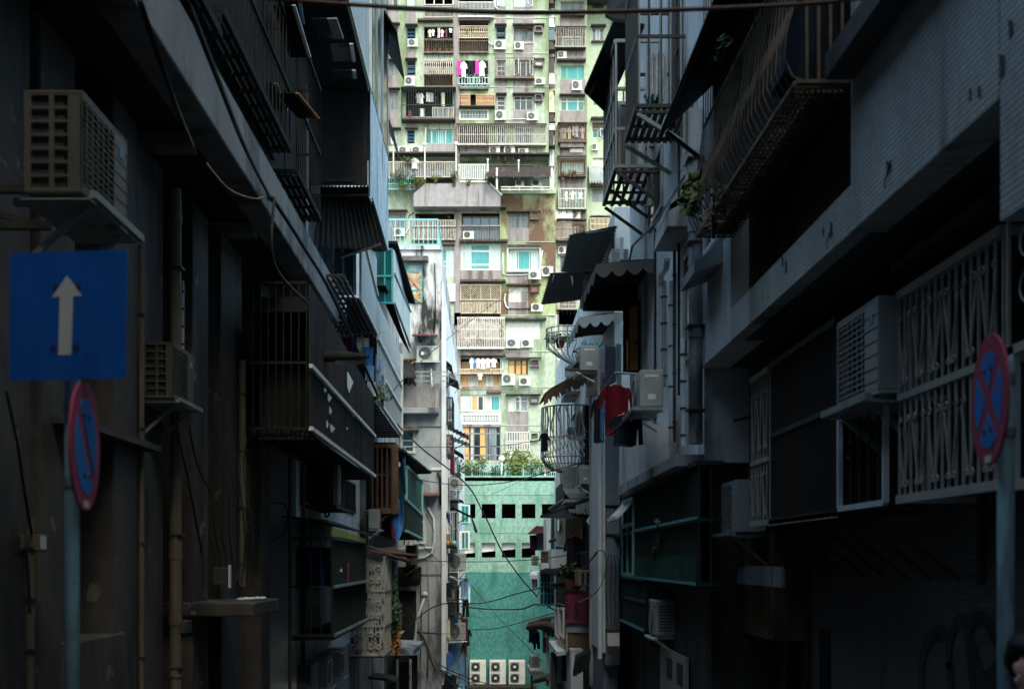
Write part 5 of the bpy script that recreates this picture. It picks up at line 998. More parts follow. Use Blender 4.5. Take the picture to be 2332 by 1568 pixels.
for k, (px, mt) in enumerate(((672, 'cloth_navy'), (690, 'cloth_black'), (706, 'cloth_navy'), (722, 'cloth_indigo'), (738, 'cloth_black'))): hang('shirt' if k % 2 else 'trousers', mt, P(px, 1245, 20.5), .75, .55, .2, NAME[mt] + ' washing inside the black-green cage')
hang('towel', 'cloth_pink', xq(-2.64, 793, 1282), .34, .1, 1.5, 'narrow pink ribbon hanging on the black-green cage'); MB().slab([xq(-2.66, 773, 1300), xq(-2.66, 777, 1293), xq(-2.66, 779, 1302)], (.01, 0, 0)).solo('scrap', 'bright_white', 'white paper scrap caught on the black-green cage', 'scrap')
wall_window(LB, Xw, 20.9, 22.2, ZA(1150, 21.5), ZA(1075, 21.5), 1, 'steel_dark', 'dark_glass', 2); wall_window(LB, Xw, 26.9, 29.2, ZA(1165, 28), ZA(1095, 28), 1, 'steel_dark', 'dark_glass', 3)
t = thing('projecting_window', 'small dark projecting window box with one pale upright below the corrugated box', 'window', (-3.2, 22.5, ZA(1165, 22))); z0, z1 = ZA(1150, 21.6), ZA(1035, 21.6); MB().box(Xw, -2.95, 21.6, 23.4, z0, z1).part('body', 'sheet_black', t); MB().bar(P(772, 1035, 21.6), P(772, 1148, 21.6), .05).part('upright', 'steel_pale', t); MB().box(Xw, -2.85, 21.4, 23.6, z0 - .06, z0).part('shelf', 'sheet_dark', t)
front_window(t, Xw + .05, -3.0, 21.59, z0 + .1, z1 - .1, 'steel_dark', 'dark_glass')
for px, r_, mt in ((690, .04, 'steel_dark'), (838, .05, 'steel_dark'), (660, .03, 'steel_dark')): vpipe(px, Xw + .06, 1040, 1640, r_, mt, LB)
for k, (px, py) in enumerate(((762, 1490), (790, 1505))): xac(-3.3, DX(px, -2.95), ZA(1560, 22), 1, ('grey air conditioner low on the wall under the black-green cage', 'second grey air conditioner at the wall foot under the white scroll cage')[k], ACG, .9)
MB().box(Xw, -3.2, 20.5, 30.5, -6, ZA(1480, 24)).part('base_wall', 'plaster_grey', LB)

# ------------------------------------------------------------------ left side, third building: wood and green-sheet cages, white scroll cage
LC = thing('alley_building', 'grey plastered building behind the wooden cage and the white scroll cage', 'building', (-5, 36, -6))
MB().box(-12, -3.3, 30.7, 42.1, -8, 13).part('wall', 'plaster_grey', LC)
t = thing('wooden_cage', 'old brown timber cage with upright bars and a rotting corner post', 'balcony', (-2.9, 31, ZA(1162, 30.2))); Y = 30.2
m = MB(); x0, x1, z0, z1 = XA(848, Y), XA(892, Y), ZA(1158, Y), ZA(1015, Y); m.box(x0, x1 + .1, Y, Y + .06, z0 - .06, z0 + .03); m.box(x0, x1 + .1, Y, Y + .06, z1 - .04, z1 + .05)
for k in range(5): x = x0 + (x1 - x0) * k / 4; m.box(x - .022, x + .022, Y + .01, Y + .05, z0, z1)
m.part('bar_frame', 'wood', t); MB().box(x1 - .0, x1 + .17, Y - .03, Y + .15, z0 - .15, z1 + .05).part('corner_post', 'wood', t, bevel=.02); MB().box(-3.3, x1, Y + .5, Y + .55, z0, z1).part('inner_panel', 'sheet_black', t); MB().box(-3.3, x1 + .1, Y, Y + 3, z0 - .12, z0 - .07).part('floor_panel', 'wood', t); MB().box(-3.3, x1 + .1, Y, Y + 3, z1 + .06, z1 + .1).part('roof', 'sheet_black', t)
m = MB(); m.bar(P(905, 1160, Y), P(868, 1185, Y + .3), .05); m.bar(P(900, 1160, Y), P(862, 1180, Y + .5), .04); m.bar((x1 - .05, Y + .1, z0 - .1), (-3.3, Y + .1, z0 - .7), .05); m.part('strut', 'wood', t)
t = thing('green_sheet_cage', 'caged balcony with dark green corrugated sheet side and pale frame', 'balcony', (-2.4, 36, ZA(1225, 37))); X = -2.4
a, b, c, d = xq(X, 922, 1138), xq(X, 959, 1172), xq(X, 959, 1095), xq(X, 922, 1062); MB().corr(a, b, c, d, 16, .02, 4).part('upper_sheet', 'sheet_green', t); e, f = xq(X, 922, 1208), xq(X, 959, 1226); MB().corr(e, f, b, a, 16, .02, 4).part('lower_sheet', 'dark_green_bars', t)
m = MB()
for p, q in ((a, b), (d, c), (e, f), (b, c), (a, d)): m.bar(p + Vector((.04, 0, 0)), q + Vector((.04, 0, 0)), .075)
for k in range(5): m.bar(d.lerp(c, k / 4), d.lerp(c, k / 4) + Vector((0, 0, .55)), .04)
m.part('edge_frame', 'bluegreen_paint', t); MB().slab([e, f, (-3.3, f.y, f.z), (-3.3, e.y, e.z)], (0, 0, -.05)).part('floor_panel', 'sheet_black', t); MB().slab([e, d, (-3.3, d.y, d.z), (-3.3, e.y, e.z)], (0, .05, 0)).part('end_panel', 'sheet_green', t)
awn([P(868, 1012, 31), P(920, 1028, 31.5), P(982, 1078, 37), P(940, 1080, 38)], (0, 0, .07), 'cage_awning', 'sheet_black', 'broad black awning tilted over the green sheet cage', struts=[(P(935, 1078, 36), P(925, 1050, 34))])
t = thing('washing_bag', 'blue checked sheet bundled out below the timber cage', 'bundle', P(915, 1228, 31)); m = MB(); vs = []
rows_ = [(1125, 893, 914), (1160, 890, 916), (1190, 893, 917), (1215, 897, 914), (1230, 903, 909)]; patch(m, [(ZA(py, 31), XA(a_, 31), XA(b_, 31)) for py, a_, b_ in rows_]); m.v = [Vector((v.x, 31 + v.y * 4 + .25 * math.sin(v.x * 9), v.z)) for v in m.v]; m.part('cloth', 'cloth_blue', t, smooth=True)
m = MB(); patch(m, [(ZA(py, 31.1), XA(a_, 31.1), XA(b_, 31.1)) for py, a_, b_ in [(1175, 878, 892), (1200, 884, 900), (1228, 893, 905)]]); m.v = [Vector((v.x, 31.1 + v.y * 4, v.z)) for v in m.v]; m.part('fold', 'cloth_maroon', t, smooth=True)
xac(-3.15, 30.3, ZA(1205, 30), 1, 'pale grey air conditioner hanging under the timber cage', ACG, .92)
m = MB(); patch(m, [(ZA(1030, 31.5), XA(908, 31.5), XA(920, 31.5)), (ZA(1120, 31.5), XA(908, 31.5), XA(921, 31.5))]); m.v = [Vector((v.x, v.y + 32.2, v.z)) for v in m.v]; m.solo('striped_sheet', 'cloth_denim', 'dark blue striped sheet between the timber cage and the green sheet', 'cloth')
# white scroll cage with plants
t = thing('white_scroll_cage', 'flaking white scrollwork window cage hung with faded flowers', 'window cage', (-2.8, 27, ZA(1491, 26.2))); Y = 26.2; X = XA(875, Y)
m = MB(); sc_ = MB(); xl_, zt_, zb_, zm_ = XA(832, Y), ZA(1268, Y), ZA(1491, Y), ZA(1425, Y); xl2 = XA(798, Y)
for x in [xl_ + (X - xl_) * k / 6 for k in range(7)]: m.box(x - .012, x + .012, Y, Y + .025, zm_, zt_)
for x in [xl2 + (X - xl2) * k / 8 for k in range(9)]: m.box(x - .012, x + .012, Y, Y + .025, zb_, zm_ - .0)
for z, xx in ((zt_, xl_), (ZA(1345, Y), xl_), (zm_, xl2), (zb_, xl2)): m.box(xx, X, Y - .008, Y + .03, z - .02, z + .02)
for k in range(14): y = Y + 1.9 * k / 13; m.box(X - .013, X + .013, y - .013, y + .013, zb_ + .1 * k / 13, zt_)
for z in (zt_, ZA(1345, Y), zm_, zb_): m.box(X - .02, X + .02, Y, Y + 1.9, z - .02, z + .02)
for zc in (ZA(1308, Y), ZA(1388, Y), ZA(1458, Y)):
    for xc in ((xl_ + X) / 2,) if zc > zm_ else ((xl_ + X) / 2, (xl2 + xl_) / 2 - .03):
        for sx in (-1, 1):
            for sz in (-1, 1): sc_.tube([(xc + sx * (.012 + .075 - .07 * math.cos(q * .55) * (1 - q / 15)), Y - .012, zc + sz * (.13 + .085 * math.sin(q * .55) * (1 - q / 15))) for q in range(12)], .02, 5)
            sc_.bar((xc + sx * .012, Y - .012, zc + sx * .02), (xc - sx * .1, Y - .012, zc + .2 * sx), .02)
m.part('grille', 'rusty_white', t); sc_.part('scroll_grille', 'cage_white', t); MB().box(xl2, X - .02, Y + .03, Y + .045, zb_, zm_).part('back_sheet', 'flaked_white', t); MB().box(xl_, X - .02, Y + .03, Y + .045, zm_ + .01, zt_).part('back_sheet', 'flaked_white', t); MB().box(-3.4, X, Y, Y + 1.9, zb_ - .06, zb_ - .03).part('tray', 'steel_dark', t)
for k, (px, py, n, mt) in enumerate(((893, 1340, 160, 'leaf'), (897, 1420, 200, 'leaf_dark'), (902, 1460, 120, 'cloth_orange'), (890, 1300, 100, 'leaf_dark'), (905, 1395, 100, 'leaf'))): plant(P(px, py, 28.2), (.14, .35, .42), n, .06, mt, ('tall pale climbing plant on the white scroll cage', 'dark drooping plant low on the white scroll cage', 'faded orange flowers low on the white scroll cage', 'dark stalks near the top of the white scroll cage', 'green drooping plant beyond the white scroll cage')[k], 'climbing_plant', False, 400 + k)
awn([P(835, 1252, 26), P(870, 1262, 26), P(936, 1282, 30), P(902, 1248, 31)], (0, 0, .05), 'rusty_awning', 'sheet_rust', 'rusty sheet awning above the white scroll cage', corr_n=9)
MB().tube([P(835, 1245, 26), P(880, 1258, 28), P(945, 1265, 30)], .05, 8).solo('timber_pole', 'wood', 'dark timber pole lying on the rusty sheet awning', 'pole')
xac(-2.75, 31.8, ZA(1437, 31.8), 1, 'pale air conditioner on the grey wall above the small concrete canopy', ACG, 1.0)
t = thing('concrete_canopy', 'small flat concrete canopy near the foot of the grey building', 'canopy', P(920, 1490, 33)); MB().slab([P(866, 1482, 31), P(942, 1490, 31), P(965, 1468, 34), P(905, 1465, 34)], (0, 0, .13)).part('slab', 'plaster_grey', t); m = MB(); m.bar(P(880, 1470, 31.4), P(905, 1472, 31.4), .04); m.bar(P(895, 1462, 31.4), P(897, 1476, 31.4), .05); m.part('scrap_iron', 'sheet_rust', t)
MB().box(XA(880, 34), XA(950, 34), 34, 34.3, -8, ZA(1492, 34)).part('doorway', 'concrete_dark', LC); front_window(LC, XA(910, 33.9), XA(932, 33.9), 33.96, ZA(1506, 34), ZA(1494, 34), 'steel_grey', 'grey_glass', (.5,))
for k, (px, py0, py1) in enumerate(((878, 1490, 1570), (905, 1500, 1570), (935, 1500, 1570))): MB().bar(P(px, py0, 30), P(px, py1, 30), .06).part('post', 'steel_grey', LC)
MB().slab([P(838, 1545, 28), P(905, 1552, 28), P(908, 1542, 30), P(850, 1535, 30)], (0, 0, .06)).solo('tin_shelf', 'sheet_dark', 'dark tin shelf low beside the white scroll cage', 'shelf')

# ------------------------------------------------------------------ the pale grey building that narrows the alley (front wall y = 42)
YG = 42.0; G = thing('mouldy_building', 'pale grey building with black mould streaks and a teal roof railing', 'building', (-2.5, YG, -8))
def dg(px): return max(43.3, min(50.0, 1.62 * K / (VX - px)))
def gx(px): return XA(px, YG)
def gz(py): return ZA(py, YG)
xr = gx(1006); zt_ = gz(562)
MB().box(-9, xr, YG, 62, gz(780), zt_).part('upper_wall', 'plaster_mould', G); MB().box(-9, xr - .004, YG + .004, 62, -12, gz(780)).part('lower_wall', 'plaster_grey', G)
MB().box(gx(918), gx(976), YG - .35, YG - .003, gz(598), gz(588)).part('ledge', 'ledge_grey', G)
q = (gx(925), gx(962), gz(690), gz(600)); m = MB(); framebars(m, q, YG - .003, (), (.30, .82), .06, .06, .07); fr = m.part('window', 'teal_paint', G); MB().box(q[0], q[1], YG - .03, YG - .004, q[2], q[3]).part('pane', 'white_curtain', fr); m = MB()
for za, zb_ in ((622, 660), (664, 688)):
    a, b = (gx(928), gz(zb_)), (gx(959), gz(za)); m.bar((a[0], YG - .06, a[1]), (b[0], YG - .06, b[1]), .11, .02, (0, 1, 0)); m.bar((a[0], YG - .085, b[1]), (b[0], YG - .085, a[1]), .11, .02, (0, 1, 0)); m.bar((gx(928), YG - .045, (a[1] + b[1]) / 2), (gx(959), YG - .045, (a[1] + b[1]) / 2), .06, .02, (0, 1, 0))
m.part('batten', 'batten', fr)
awn([(gx(940), YG - .7, gz(773)), (gx(1000), YG - .7, gz(773)), (gx(998), YG - .02, gz(762)), (gx(944), YG - .02, gz(762))], (0, 0, .04), 'maroon_awning', 'sheet_maroon', 'maroon corrugated awning above a large air conditioner', corr_n=12)
q = (gx(950), gx(1000), gz(826), gz(788)); place(ACW, ((q[0] + q[1]) / 2, YG - .02, q[2]), 0, ((q[1] - q[0]) / .82,) * 3, 'large white air conditioner with round white hub under the maroon awning', 'air conditioners along the alley', 'air conditioner')
MB().box(gx(960), gx(966), YG - .37, YG - .345, gz(812), gz(805)).part('hub_sticker', 'bright_white', G)
q = (gx(912), gx(948), gz(880), gz(817)); front_window(G, q[0], q[1], YG, q[2], q[3], 'wood', 'dark_glass', (.5,), (.6,)); m = MB(); m.bar((q[0] + .08, YG - .07, q[2] + .5), (q[1] - .08, YG - .07, q[3] - .1), .05); m.part('batten', 'batten', G)
awn([(gx(905), YG - 1.1, gz(868)), (gx(952), YG - 1.0, gz(872)), (gx(940), YG - .02, gz(828)), (gx(908), YG - .02, gz(826))], (0, 0, .05), 'black_awning', 'sheet_black', 'ragged black awning over the timber balcony fence', struts=[((gx(945), YG - .9, gz(870)), (gx(935), YG, gz(850)))])
t = thing('pipe_railing', 'thin pipe railing frame projecting beside the black awning', 'railing', (gx(975), YG - .6, gz(874))); m = MB()
for py, mt in ((852, 0), (862, 0), (873, 0)): m.bar((gx(945), YG - .6, gz(py)), (gx(1022), YG - .6, gz(py)), .035)
for px in (948, 990, 1022): m.bar((gx(px), YG - .6, gz(850)), (gx(px), YG - .6, gz(875)), .035)
for px in (948, 1022): m.bar((gx(px), YG - .6, gz(873)), (gx(px), YG, gz(873)), .035)
m.part('bars', 'steel_grey', t)
q = (gx(916), gx(994), gz(930), gz(882)); t = thing('timber_fence', 'grey weathered board fence of a balcony on the pale building', 'fence', ((q[0] + q[1]) / 2, YG - .3, q[2])); m = MB(); n = 17
for k in range(n): x = q[0] + (q[1] - q[0]) * k / n; m.box(x, x + (q[1] - q[0]) / n * .82, YG - .34, YG - .30, q[2], q[3] + .04 * (k % 3))
m.part('boards', 'wood_grey', t); MB().box(q[1] - .03, q[1] + .1, YG - .38, YG - .02, q[2] - .05, q[3] + .1).part('end_post', 'wood_grey', t)
MB().box(gx(914), gx(1000), YG - .45, YG - .003, gz(944), gz(931)).part('balcony_slab', 'plaster_grey', G, bevel=.02); MB().box(gx(916), gx(954), YG - .4, YG - .003, gz(982), gz(973)).part('ledge', 'ledge_grey', G)
front_window(G, gx(912), gx(946), YG, gz(1032), gz(978), 'white_paint', 'blue_glass', (), (.22, .55), .09)
MB().box(gx(915), xr + .03, YG - .06, YG - .003, gz(1070), gz(1064)).part('string_course', 'plaster_white', G); MB().box(gx(915), xr + .02, YG - .03, YG - .003, gz(972), gz(970)).part('string_course', 'ledge_grey', G)
awn([(gx(955), YG - .6, gz(1130)), (gx(1002), YG - .6, gz(1130)), (gx(1002), YG - .02, gz(1122)), (gx(958), YG - .02, gz(1122))], (0, 0, .04), 'striped_awning', 'sheet_rust', 'brown ribbed awning over a white window on the pale grey wall', corr_n=14)
front_window(G, gx(944), gx(970), YG, gz(1238), gz(1160), 'white_paint', 'teal_glass', (), (.68,), .1)
def gpipe(pts, r, mat, name): MB().tube([(gx(a), YG - .08, gz(b)) for a, b in pts], r, 7).part(name, mat, G, smooth=True)
gpipe([(975, 1155), (988, 1180), (990, 1230), (984, 1258), (968, 1268), (952, 1270), (945, 1282)], .042, 'pvc_white', 'pipe'); gpipe([(905, 1250), (985, 1246)], .035, 'pvc_white', 'pipe'); gpipe([(968, 1355), (950, 1410), (944, 1470), (936, 1490)], .05, 'pvc_white', 'pipe'); gpipe([(950, 1425), (968, 1452), (985, 1500), (992, 1525)], .04, 'cable_grey', 'pipe'); gpipe([(997, 1075), (1003, 1090), (1004, 1150)], .05, 'cable', 'pipe')
MB().ball((gx(968), YG - .1, gz(1352)), .11, 8, 6).part('pipe_cap', 'plaster_white', G)
place(ACB, (gx(930), YG - .9, gz(1288)), math.pi / 2, (1.3, 1.3, 1.3), 'rust-streaked white air conditioner boxed under a bent white pipe', 'air conditioners along the alley', 'air conditioner')
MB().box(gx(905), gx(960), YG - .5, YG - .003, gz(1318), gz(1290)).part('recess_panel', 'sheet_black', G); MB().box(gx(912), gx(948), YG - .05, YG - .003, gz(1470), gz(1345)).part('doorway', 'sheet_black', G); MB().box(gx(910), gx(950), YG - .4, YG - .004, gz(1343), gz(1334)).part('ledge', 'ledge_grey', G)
MB().box(gx(905), xr, YG - .03, YG - .002, gz(1309), gz(1306)).box(gx(905), xr, YG - .03, YG - .002, gz(1440), gz(1438)).part('joint', 'ledge_grey', G)
# bright corner strip and street face of the grey building
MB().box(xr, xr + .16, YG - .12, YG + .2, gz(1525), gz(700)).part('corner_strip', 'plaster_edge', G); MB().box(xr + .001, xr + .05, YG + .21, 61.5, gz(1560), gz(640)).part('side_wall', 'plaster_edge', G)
m = MB()
for d in (43.5, 46): m.tube([(xr + .12, d, gz(1540)), (xr + .12, d, gz(800))], .06, 6)
m.part('drainpipe', 'pvc_white', G)
for k, (px, py0, py1, r_, mt) in enumerate(((922, 1090, 1240, .02, 'cable'), (932, 1075, 1300, .03, 'pvc_white'), (958, 1300, 1520, .018, 'cable'), (975, 1270, 1540, .022, 'cable_grey'), (982, 840, 930, .03, 'pvc_white'), (990, 600, 760, .02, 'cable'))): gpipe([(px, py0), (px + 2, (py0 + py1) / 2), (px - 1, py1)], r_, mt, 'pipe')
for kd, mt, px, p0, p1, lb in (('shirt', 'cloth_white', 1020, 1180, 1215, 'white shirt at the edge of the indigo-curtained balcony'), ('trousers', 'cloth_denim', 1044, 1395, 1440, 'denim trousers among the drying poles'), ('towel', 'cloth_cream', 1016, 1410, 1450, 'cream towel against the bright wall strip'), ('shirt', 'cloth_blue', 1022, 1485, 1520, 'blue shirt beside the long pale blue sheet'), ('shirt', 'cloth_cream', 1046, 1520, 1555, 'cream shirt low beside the condensers'), ('towel', 'cloth_white', 1026, 925, 955, 'white towel above the planter cage'), ('shirt', 'cloth_navy', 1031, 1095, 1128, 'navy shirt beside the pale barred box')): d = dg(px - 8); h = (p1 - p0) * d / K; hang(kd, mt, P(px, p0, d), h, h * .8, .5, lb)
# roof: teal railing, unit
t = thing('roof_railing', 'teal pipe railing around the roof of the mouldy building', 'railing', (-2.8, YG + .2, zt_)); m = MB(); zr = gz(498); x0 = gx(868); x1 = gx(996)
for k in range(13): x = x0 + (x1 - x0) * k / 12; m.box(x - .013, x + .013, YG + .1, YG + .126, zt_, zr)
for z in (zr, zt_ + .1): m.box(x0, x1, YG + .09, YG + .145, z - .03, z + .03)
for k in range(12): y = YG + .15 + 5.5 * k / 11; m.box(x1 - .018, x1 + .018, y - .018, y + .018, zt_, zr)
for z in (zr, zt_ + .1): m.box(x1 - .03, x1 + .03, YG + .1, YG + 5.7, z - .03, z + .03)
m.part('bars', 'bluegreen_paint', t)
q = (gx(940), gx(980), zt_, gz(538)); place(ACW, (gx(958), YG + 1.6, zt_), 0, (.9, .9, .75), 'white air conditioner standing on the roof behind the teal railing', 'air conditioners along the alley', 'air conditioner')
MB().box(gx(892), xr + .01, YG - .10, YG + .3, zt_ - .12, zt_ + .02).part('coping', 'plaster_mould', G)
# ---- street face of the grey building and beyond: everything hung on it
XG = xr + .05
MB().box(xr + .052, xr + .075, 43.4, 61.4, -12, gz(1085)).part('wall_shade_sheet', 'sheet_black', G)  # black sheet on the wall stands in for the dark between the clutter
def gxp(px, d): return Vector((XA(px, d), d, 0))
for k, (px, py, d, s, lb) in enumerate(((1024, 1115, 50, .9, 'small white air conditioner on a pale shelf high on the street face'), (1025, 1300, 50, 1.15, 'tall white air conditioner below the indigo curtain'), (1024, 1458, 48, 1.15, 'white air conditioner low on the street face above drying clothes'), (1018, 880, 52, .9, 'white air conditioner beside a torn black flap'))):
    d = 45.5; s *= .9; place(ACG, (XA(px, d) + .12, d, ZA(py, d)), math.radians(35), (s, s, s * (1.2 if k else 1)), lb, 'air conditioners along the alley', 'air conditioner')
FL = ((1008, 868, 48, 1.0, .5, 'ragged black flap near the pipe railing'), (1012, 830, 47, .5, .7, 'narrow black flap at the bright wall corner'), (1024, 985, 50, 1.3, .7, 'broad black awning above the shrub, upper of three'), (1026, 1005, 52, 1.4, .55, 'broad grey awning stacked under the first black one'), (1022, 1030, 50, 1.0, .7, 'dark awning just above the roof plants'), (1040, 1170, 60, 1.1, .6, 'round black awning beside the square openings'), (1024, 1322, 49, 1.2, .5, 'grey awning above the drying clothes'), (1030, 1138, 52, .8, .4, 'dark shelf awning under the barred box'))
for k, (px, py, d, w_, dr, lb) in enumerate(FL):
    d = dg(px); x = XA(px, d); z = ZA(py, d); awn([(x - .25, d - .5, z + dr * .5), (x + w_ * .6, d - .6, z - dr * .25), (x + w_ * .6, d + 1.3, z - dr * .25), (x - .25, d + 1.3, z + dr * .5)], (0, 0, .05), 'wall_awning', ('sheet_black', 'sheet_black', 'sheet_dark', 'sheet_grey', 'sheet_black', 'sheet_black', 'sheet_blue', 'sheet_black')[k], lb, 'awning', None, [((x + w_ * .5, d - .5, z - dr * .2), (x - .25, d - .4, z - dr))], 7 if k in (2, 3) else 0)
for k, (px0, px1, py0, py1, d, mt, lb) in enumerate(((1012, 1030, 990, 1030, 50, 'rust_bars', 'rusty barred window box by the roof shrub'), (1022, 1042, 1085, 1135, 54, 'steel_grey', 'pale barred box with uprights on the street face'), (1014, 1038, 1165, 1242, 50, 'steel_grey', 'barred balcony holding an indigo curtain'), (1018, 1042, 1335, 1395, 50, 'steel_dark', 'dark barred balcony crowded with clothes'), (1040, 1062, 1455, 1520, 60, 'wood_grey', 'slatted grey timber balcony beside the condensers'), (1010, 1030, 905, 960, 52, 'steel_dark', 'thin dark wall cage over a planter'))):
    d = dg(px0); t = thing('wall_cage', lb, 'window cage', (XA(px0, d), d, ZA(py1, d))); x0, x1, z0, z1 = XA(px0, d), XA(px1, d), ZA(py1, d), ZA(py0, d); m = MB(); n = 6
    for q in range(n + 1): x = x0 + (x1 - x0) * q / n; m.box(x - .018, x + .018, d, d + .035, z0, z1)
    for z in (z0, (z0 + z1) / 2, z1): m.box(x0, x1, d - .01, d + .045, z - .025, z + .025); m.box(x1 - .02, x1 + .02, d, d + 2, z - .025, z + .025)
    for q in range(6): m.box(x1 - .018, x1 + .018, d + q * .4, d + q * .4 + .03, z0, z1)
    m.part('bars', mt, t); MB().box(x0, x1, d, d + 2, z0 - .08, z0 - .03).part('tray', 'steel_dark', t); MB().box(x0 - .3, x0, d + .2, d + 2, z0, z1).part('back_panel', 'sheet_black', t)
t = thing('indigo_curtain', 'indigo curtain hanging inside the barred balcony on the street face', 'curtain', P(1026, 1240, 43.7)); m = MB(); patch(m, [(ZA(py, 43.6), XA(1015, 43.6), XA(1036, 43.6)) for py in (1168, 1200, 1236)], 5, 18); m.v = [Vector((v.x, 43.65 + v.y * 2.5, v.z)) for v in m.v]; m.part('cloth', 'cloth_indigo', t, smooth=True)
for k, (px, mt, lb) in enumerate(((1020, 'cloth_orange', 'orange ball on the floor of the indigo-curtained balcony'), (1027, 'leaf_yellow', 'yellow-green ball on the floor of the indigo-curtained balcony'), (1034, 'cloth_skyblue', 'light blue ball on the floor of the indigo-curtained balcony'))): MB().ball(P(px, 1236, 43.2), .10).solo('ball', mt, lb, 'ball', smooth=True)
CL = (('shirt', 'cloth_skyblue', 1058, 1318, 1362, 46, 'pale blue shirt drying against the teal podium wall'), ('shirt', 'cloth_black', 1022, 1325, 1360, 48, 'black shirt under the grey awning on the street face'), ('towel', 'cloth_white', 1030, 1340, 1375, 48, 'white cloth among dark washing on the street face'), ('shirt', 'cloth_white', 1036, 1335, 1370, 48, 'white shirt among dark washing on the street face'), ('trousers', 'cloth_black', 1060, 1365, 1405, 47, 'black trousers below the pale blue shirt'), ('shirt', 'cloth_navy', 1026, 1368, 1405, 48, 'navy shirt at the dark barred balcony'), ('towel', 'cloth_maroon', 1058, 1408, 1455, 47, 'long maroon towel below the black trousers'), ('trousers', 'cloth_rose', 1052, 1400, 1445, 48, 'pale rose trousers near the slatted timber balcony'), ('towel', 'cloth_skyblue', 1030, 1430, 1535, 46, 'long pale blue sheet low on the street face'), ('towel', 'cloth_teal', 1040, 1440, 1510, 47, 'teal towel low on the street face'), ('shirt', 'cloth_maroon', 1050, 1440, 1490, 48, 'maroon shirt low on the street face'), ('towel', 'cloth_skyblue', 1055, 1490, 1560, 47, 'pale blue towel at the bottom beside the condensers'), ('shirt', 'cloth_white', 1035, 1040, 1075, 52, 'white shirt beside the roof plants'), ('towel', 'cloth_red', 1029, 1045, 1080, 52, 'dark red cloth beside the roof plants'), ('shirt', 'cloth_black', 1062, 1430, 1470, 48, 'black shirt beside the teal wall, lowest'))
for kd, mt, px, p0, p1, d, lb in CL: d = min(d, dg(px - 8)); h = (p1 - p0) * d / K; hang(kd, mt, P(px, p0, d), h, h * .62 if kd == 'towel' else h * .8, .5, lb)
m = MB()
for py, d in ((1315, 46), (1362, 47), (1405, 47.5), (1428, 46), (1560, 47)): m.bar(P(1006, py, d), P(1066, py + 3, d), .04)
for px in (1052, 1060): m.bar(P(px, 1400, 47), P(px, 1568, 47), .04)
m.solo('drying_poles', 'steel_dark', 'thin dark drying poles sticking out over the alley with clothes', 'drying pole')
plant(P(1038, 1068, 52), (.45, .4, .5), 320, .09, 'leaf_dark', 'dark shrub on a ledge beside the podium fence', pot=True, seed=501); plant(P(1020, 955, 52), (.3, .3, .2), 90, .07, 'leaf_dark', 'withered plants in the thin wall cage', pot=True, seed=502)
# far end of the street face, down to the podium
FL2 = thing('far_building', 'narrow pale building beyond the mouldy one, mostly behind washing', 'building', (-3, 70, -12)); MB().box(-9, XA(1046, 70), 63, 86, -14, 11).part('wall', 'plaster_white', FL2)
for py, c in ((1150, 'bluegreen_paint'), (1210, 'white_paint'), (1330, 'bluegreen_paint')): front_window(FL2, XA(1050, 68), XA(1068, 68), 68, ZA(py + 40, 68), ZA(py, 68), c, 'teal_glass', (.5,)); MB().box(XA(1046, 68), XA(1070, 68), 68.02, 69.5, ZA(py + 42, 68), ZA(py - 2, 68)).part('bay', 'plaster_white', FL2)
MB().tube([P(1075, 1180, 64), P(1084, 1208, 64), P(1086, 1212, 64)], [.05, .1, .06], 6).solo('hung_umbrella', 'cloth_navy', 'folded grey umbrella hung out against the green wall', 'umbrella')
# ------------------------------------------------------------------ right side, first building: tiled block over a recessed ground floor
RA = thing('tiled_building', 'pale ribbed-tile building with an overhanging balcony strip and dark recess beneath', 'building', (4, 9, -2)); z0 = CZ + 2.35
MB().box(2.6, 2.85, 5.80, 8.16, z0, 38).part('upper_wall', 'tile_pale', RA); MB().box(2.601, 3.4, 3.0, 5.78, CZ + 1.72, 38).part('corner_column', 'tile_pale', RA)
MB().box(2.6, 2.74, 8.162, 12.2, z0, CZ + 2.69).part('parapet_strip', 'tile_pale', RA); MB().box(2.6, 2.95, 12.202, 13.95, z0, 38).part('end_wall', 'plaster_white', RA)
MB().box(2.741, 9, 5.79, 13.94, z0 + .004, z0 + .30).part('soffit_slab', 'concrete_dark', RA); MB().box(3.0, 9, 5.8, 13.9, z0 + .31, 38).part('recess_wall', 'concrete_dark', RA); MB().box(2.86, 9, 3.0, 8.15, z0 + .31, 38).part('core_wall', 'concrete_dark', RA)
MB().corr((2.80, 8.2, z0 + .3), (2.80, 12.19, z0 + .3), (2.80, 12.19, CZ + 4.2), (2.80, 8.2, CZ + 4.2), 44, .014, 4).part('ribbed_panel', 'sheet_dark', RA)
MB().box(3.62, 9, 2.0, 14.2, -4, z0).part('ground_wall', 'tile_dark', RA); MB().box(3.2, 9, 12.75, 16.5, CZ - .9, z0 - .01).part('rendered_wall', 'rendered_brown', RA)
MB().box(2.40, 2.598, 5.9, 8.12, CZ + 3.42, CZ + 3.60).part('window_hood', 'concrete_dark', RA, bevel=.01); wall_window(RA, 2.598, 6.2, 7.6, CZ + 3.75, CZ + 5.2, -1, 'steel_grey', 'dark_glass', 3)
m = MB()
for k, (px, py) in enumerate(((2028, 372), (2022, 378), (1893, 518), (1875, 525), (1782, 592), (1790, 605), (2230, 205), (2302, 60), (2282, 142), (2210, 212))):
    p = xq(2.598, px, py); s = .03 + .012 * (k % 3); m.slab([p + Vector((0, s * .5, s)), p + Vector((0, -s * .4, s * .5)), p + Vector((0, -s * .5, -s)), p + Vector((0, s * .3, -s * 1.4))], (-.004, 0, 0))
    if k in (0, 2): m.tube([p, p + Vector((-.02, .05, -.10)), p + Vector((-.03, .02, -.16))], .006, 4)
    m.part('wall_stain', 'concrete_dark', RA); m = MB()
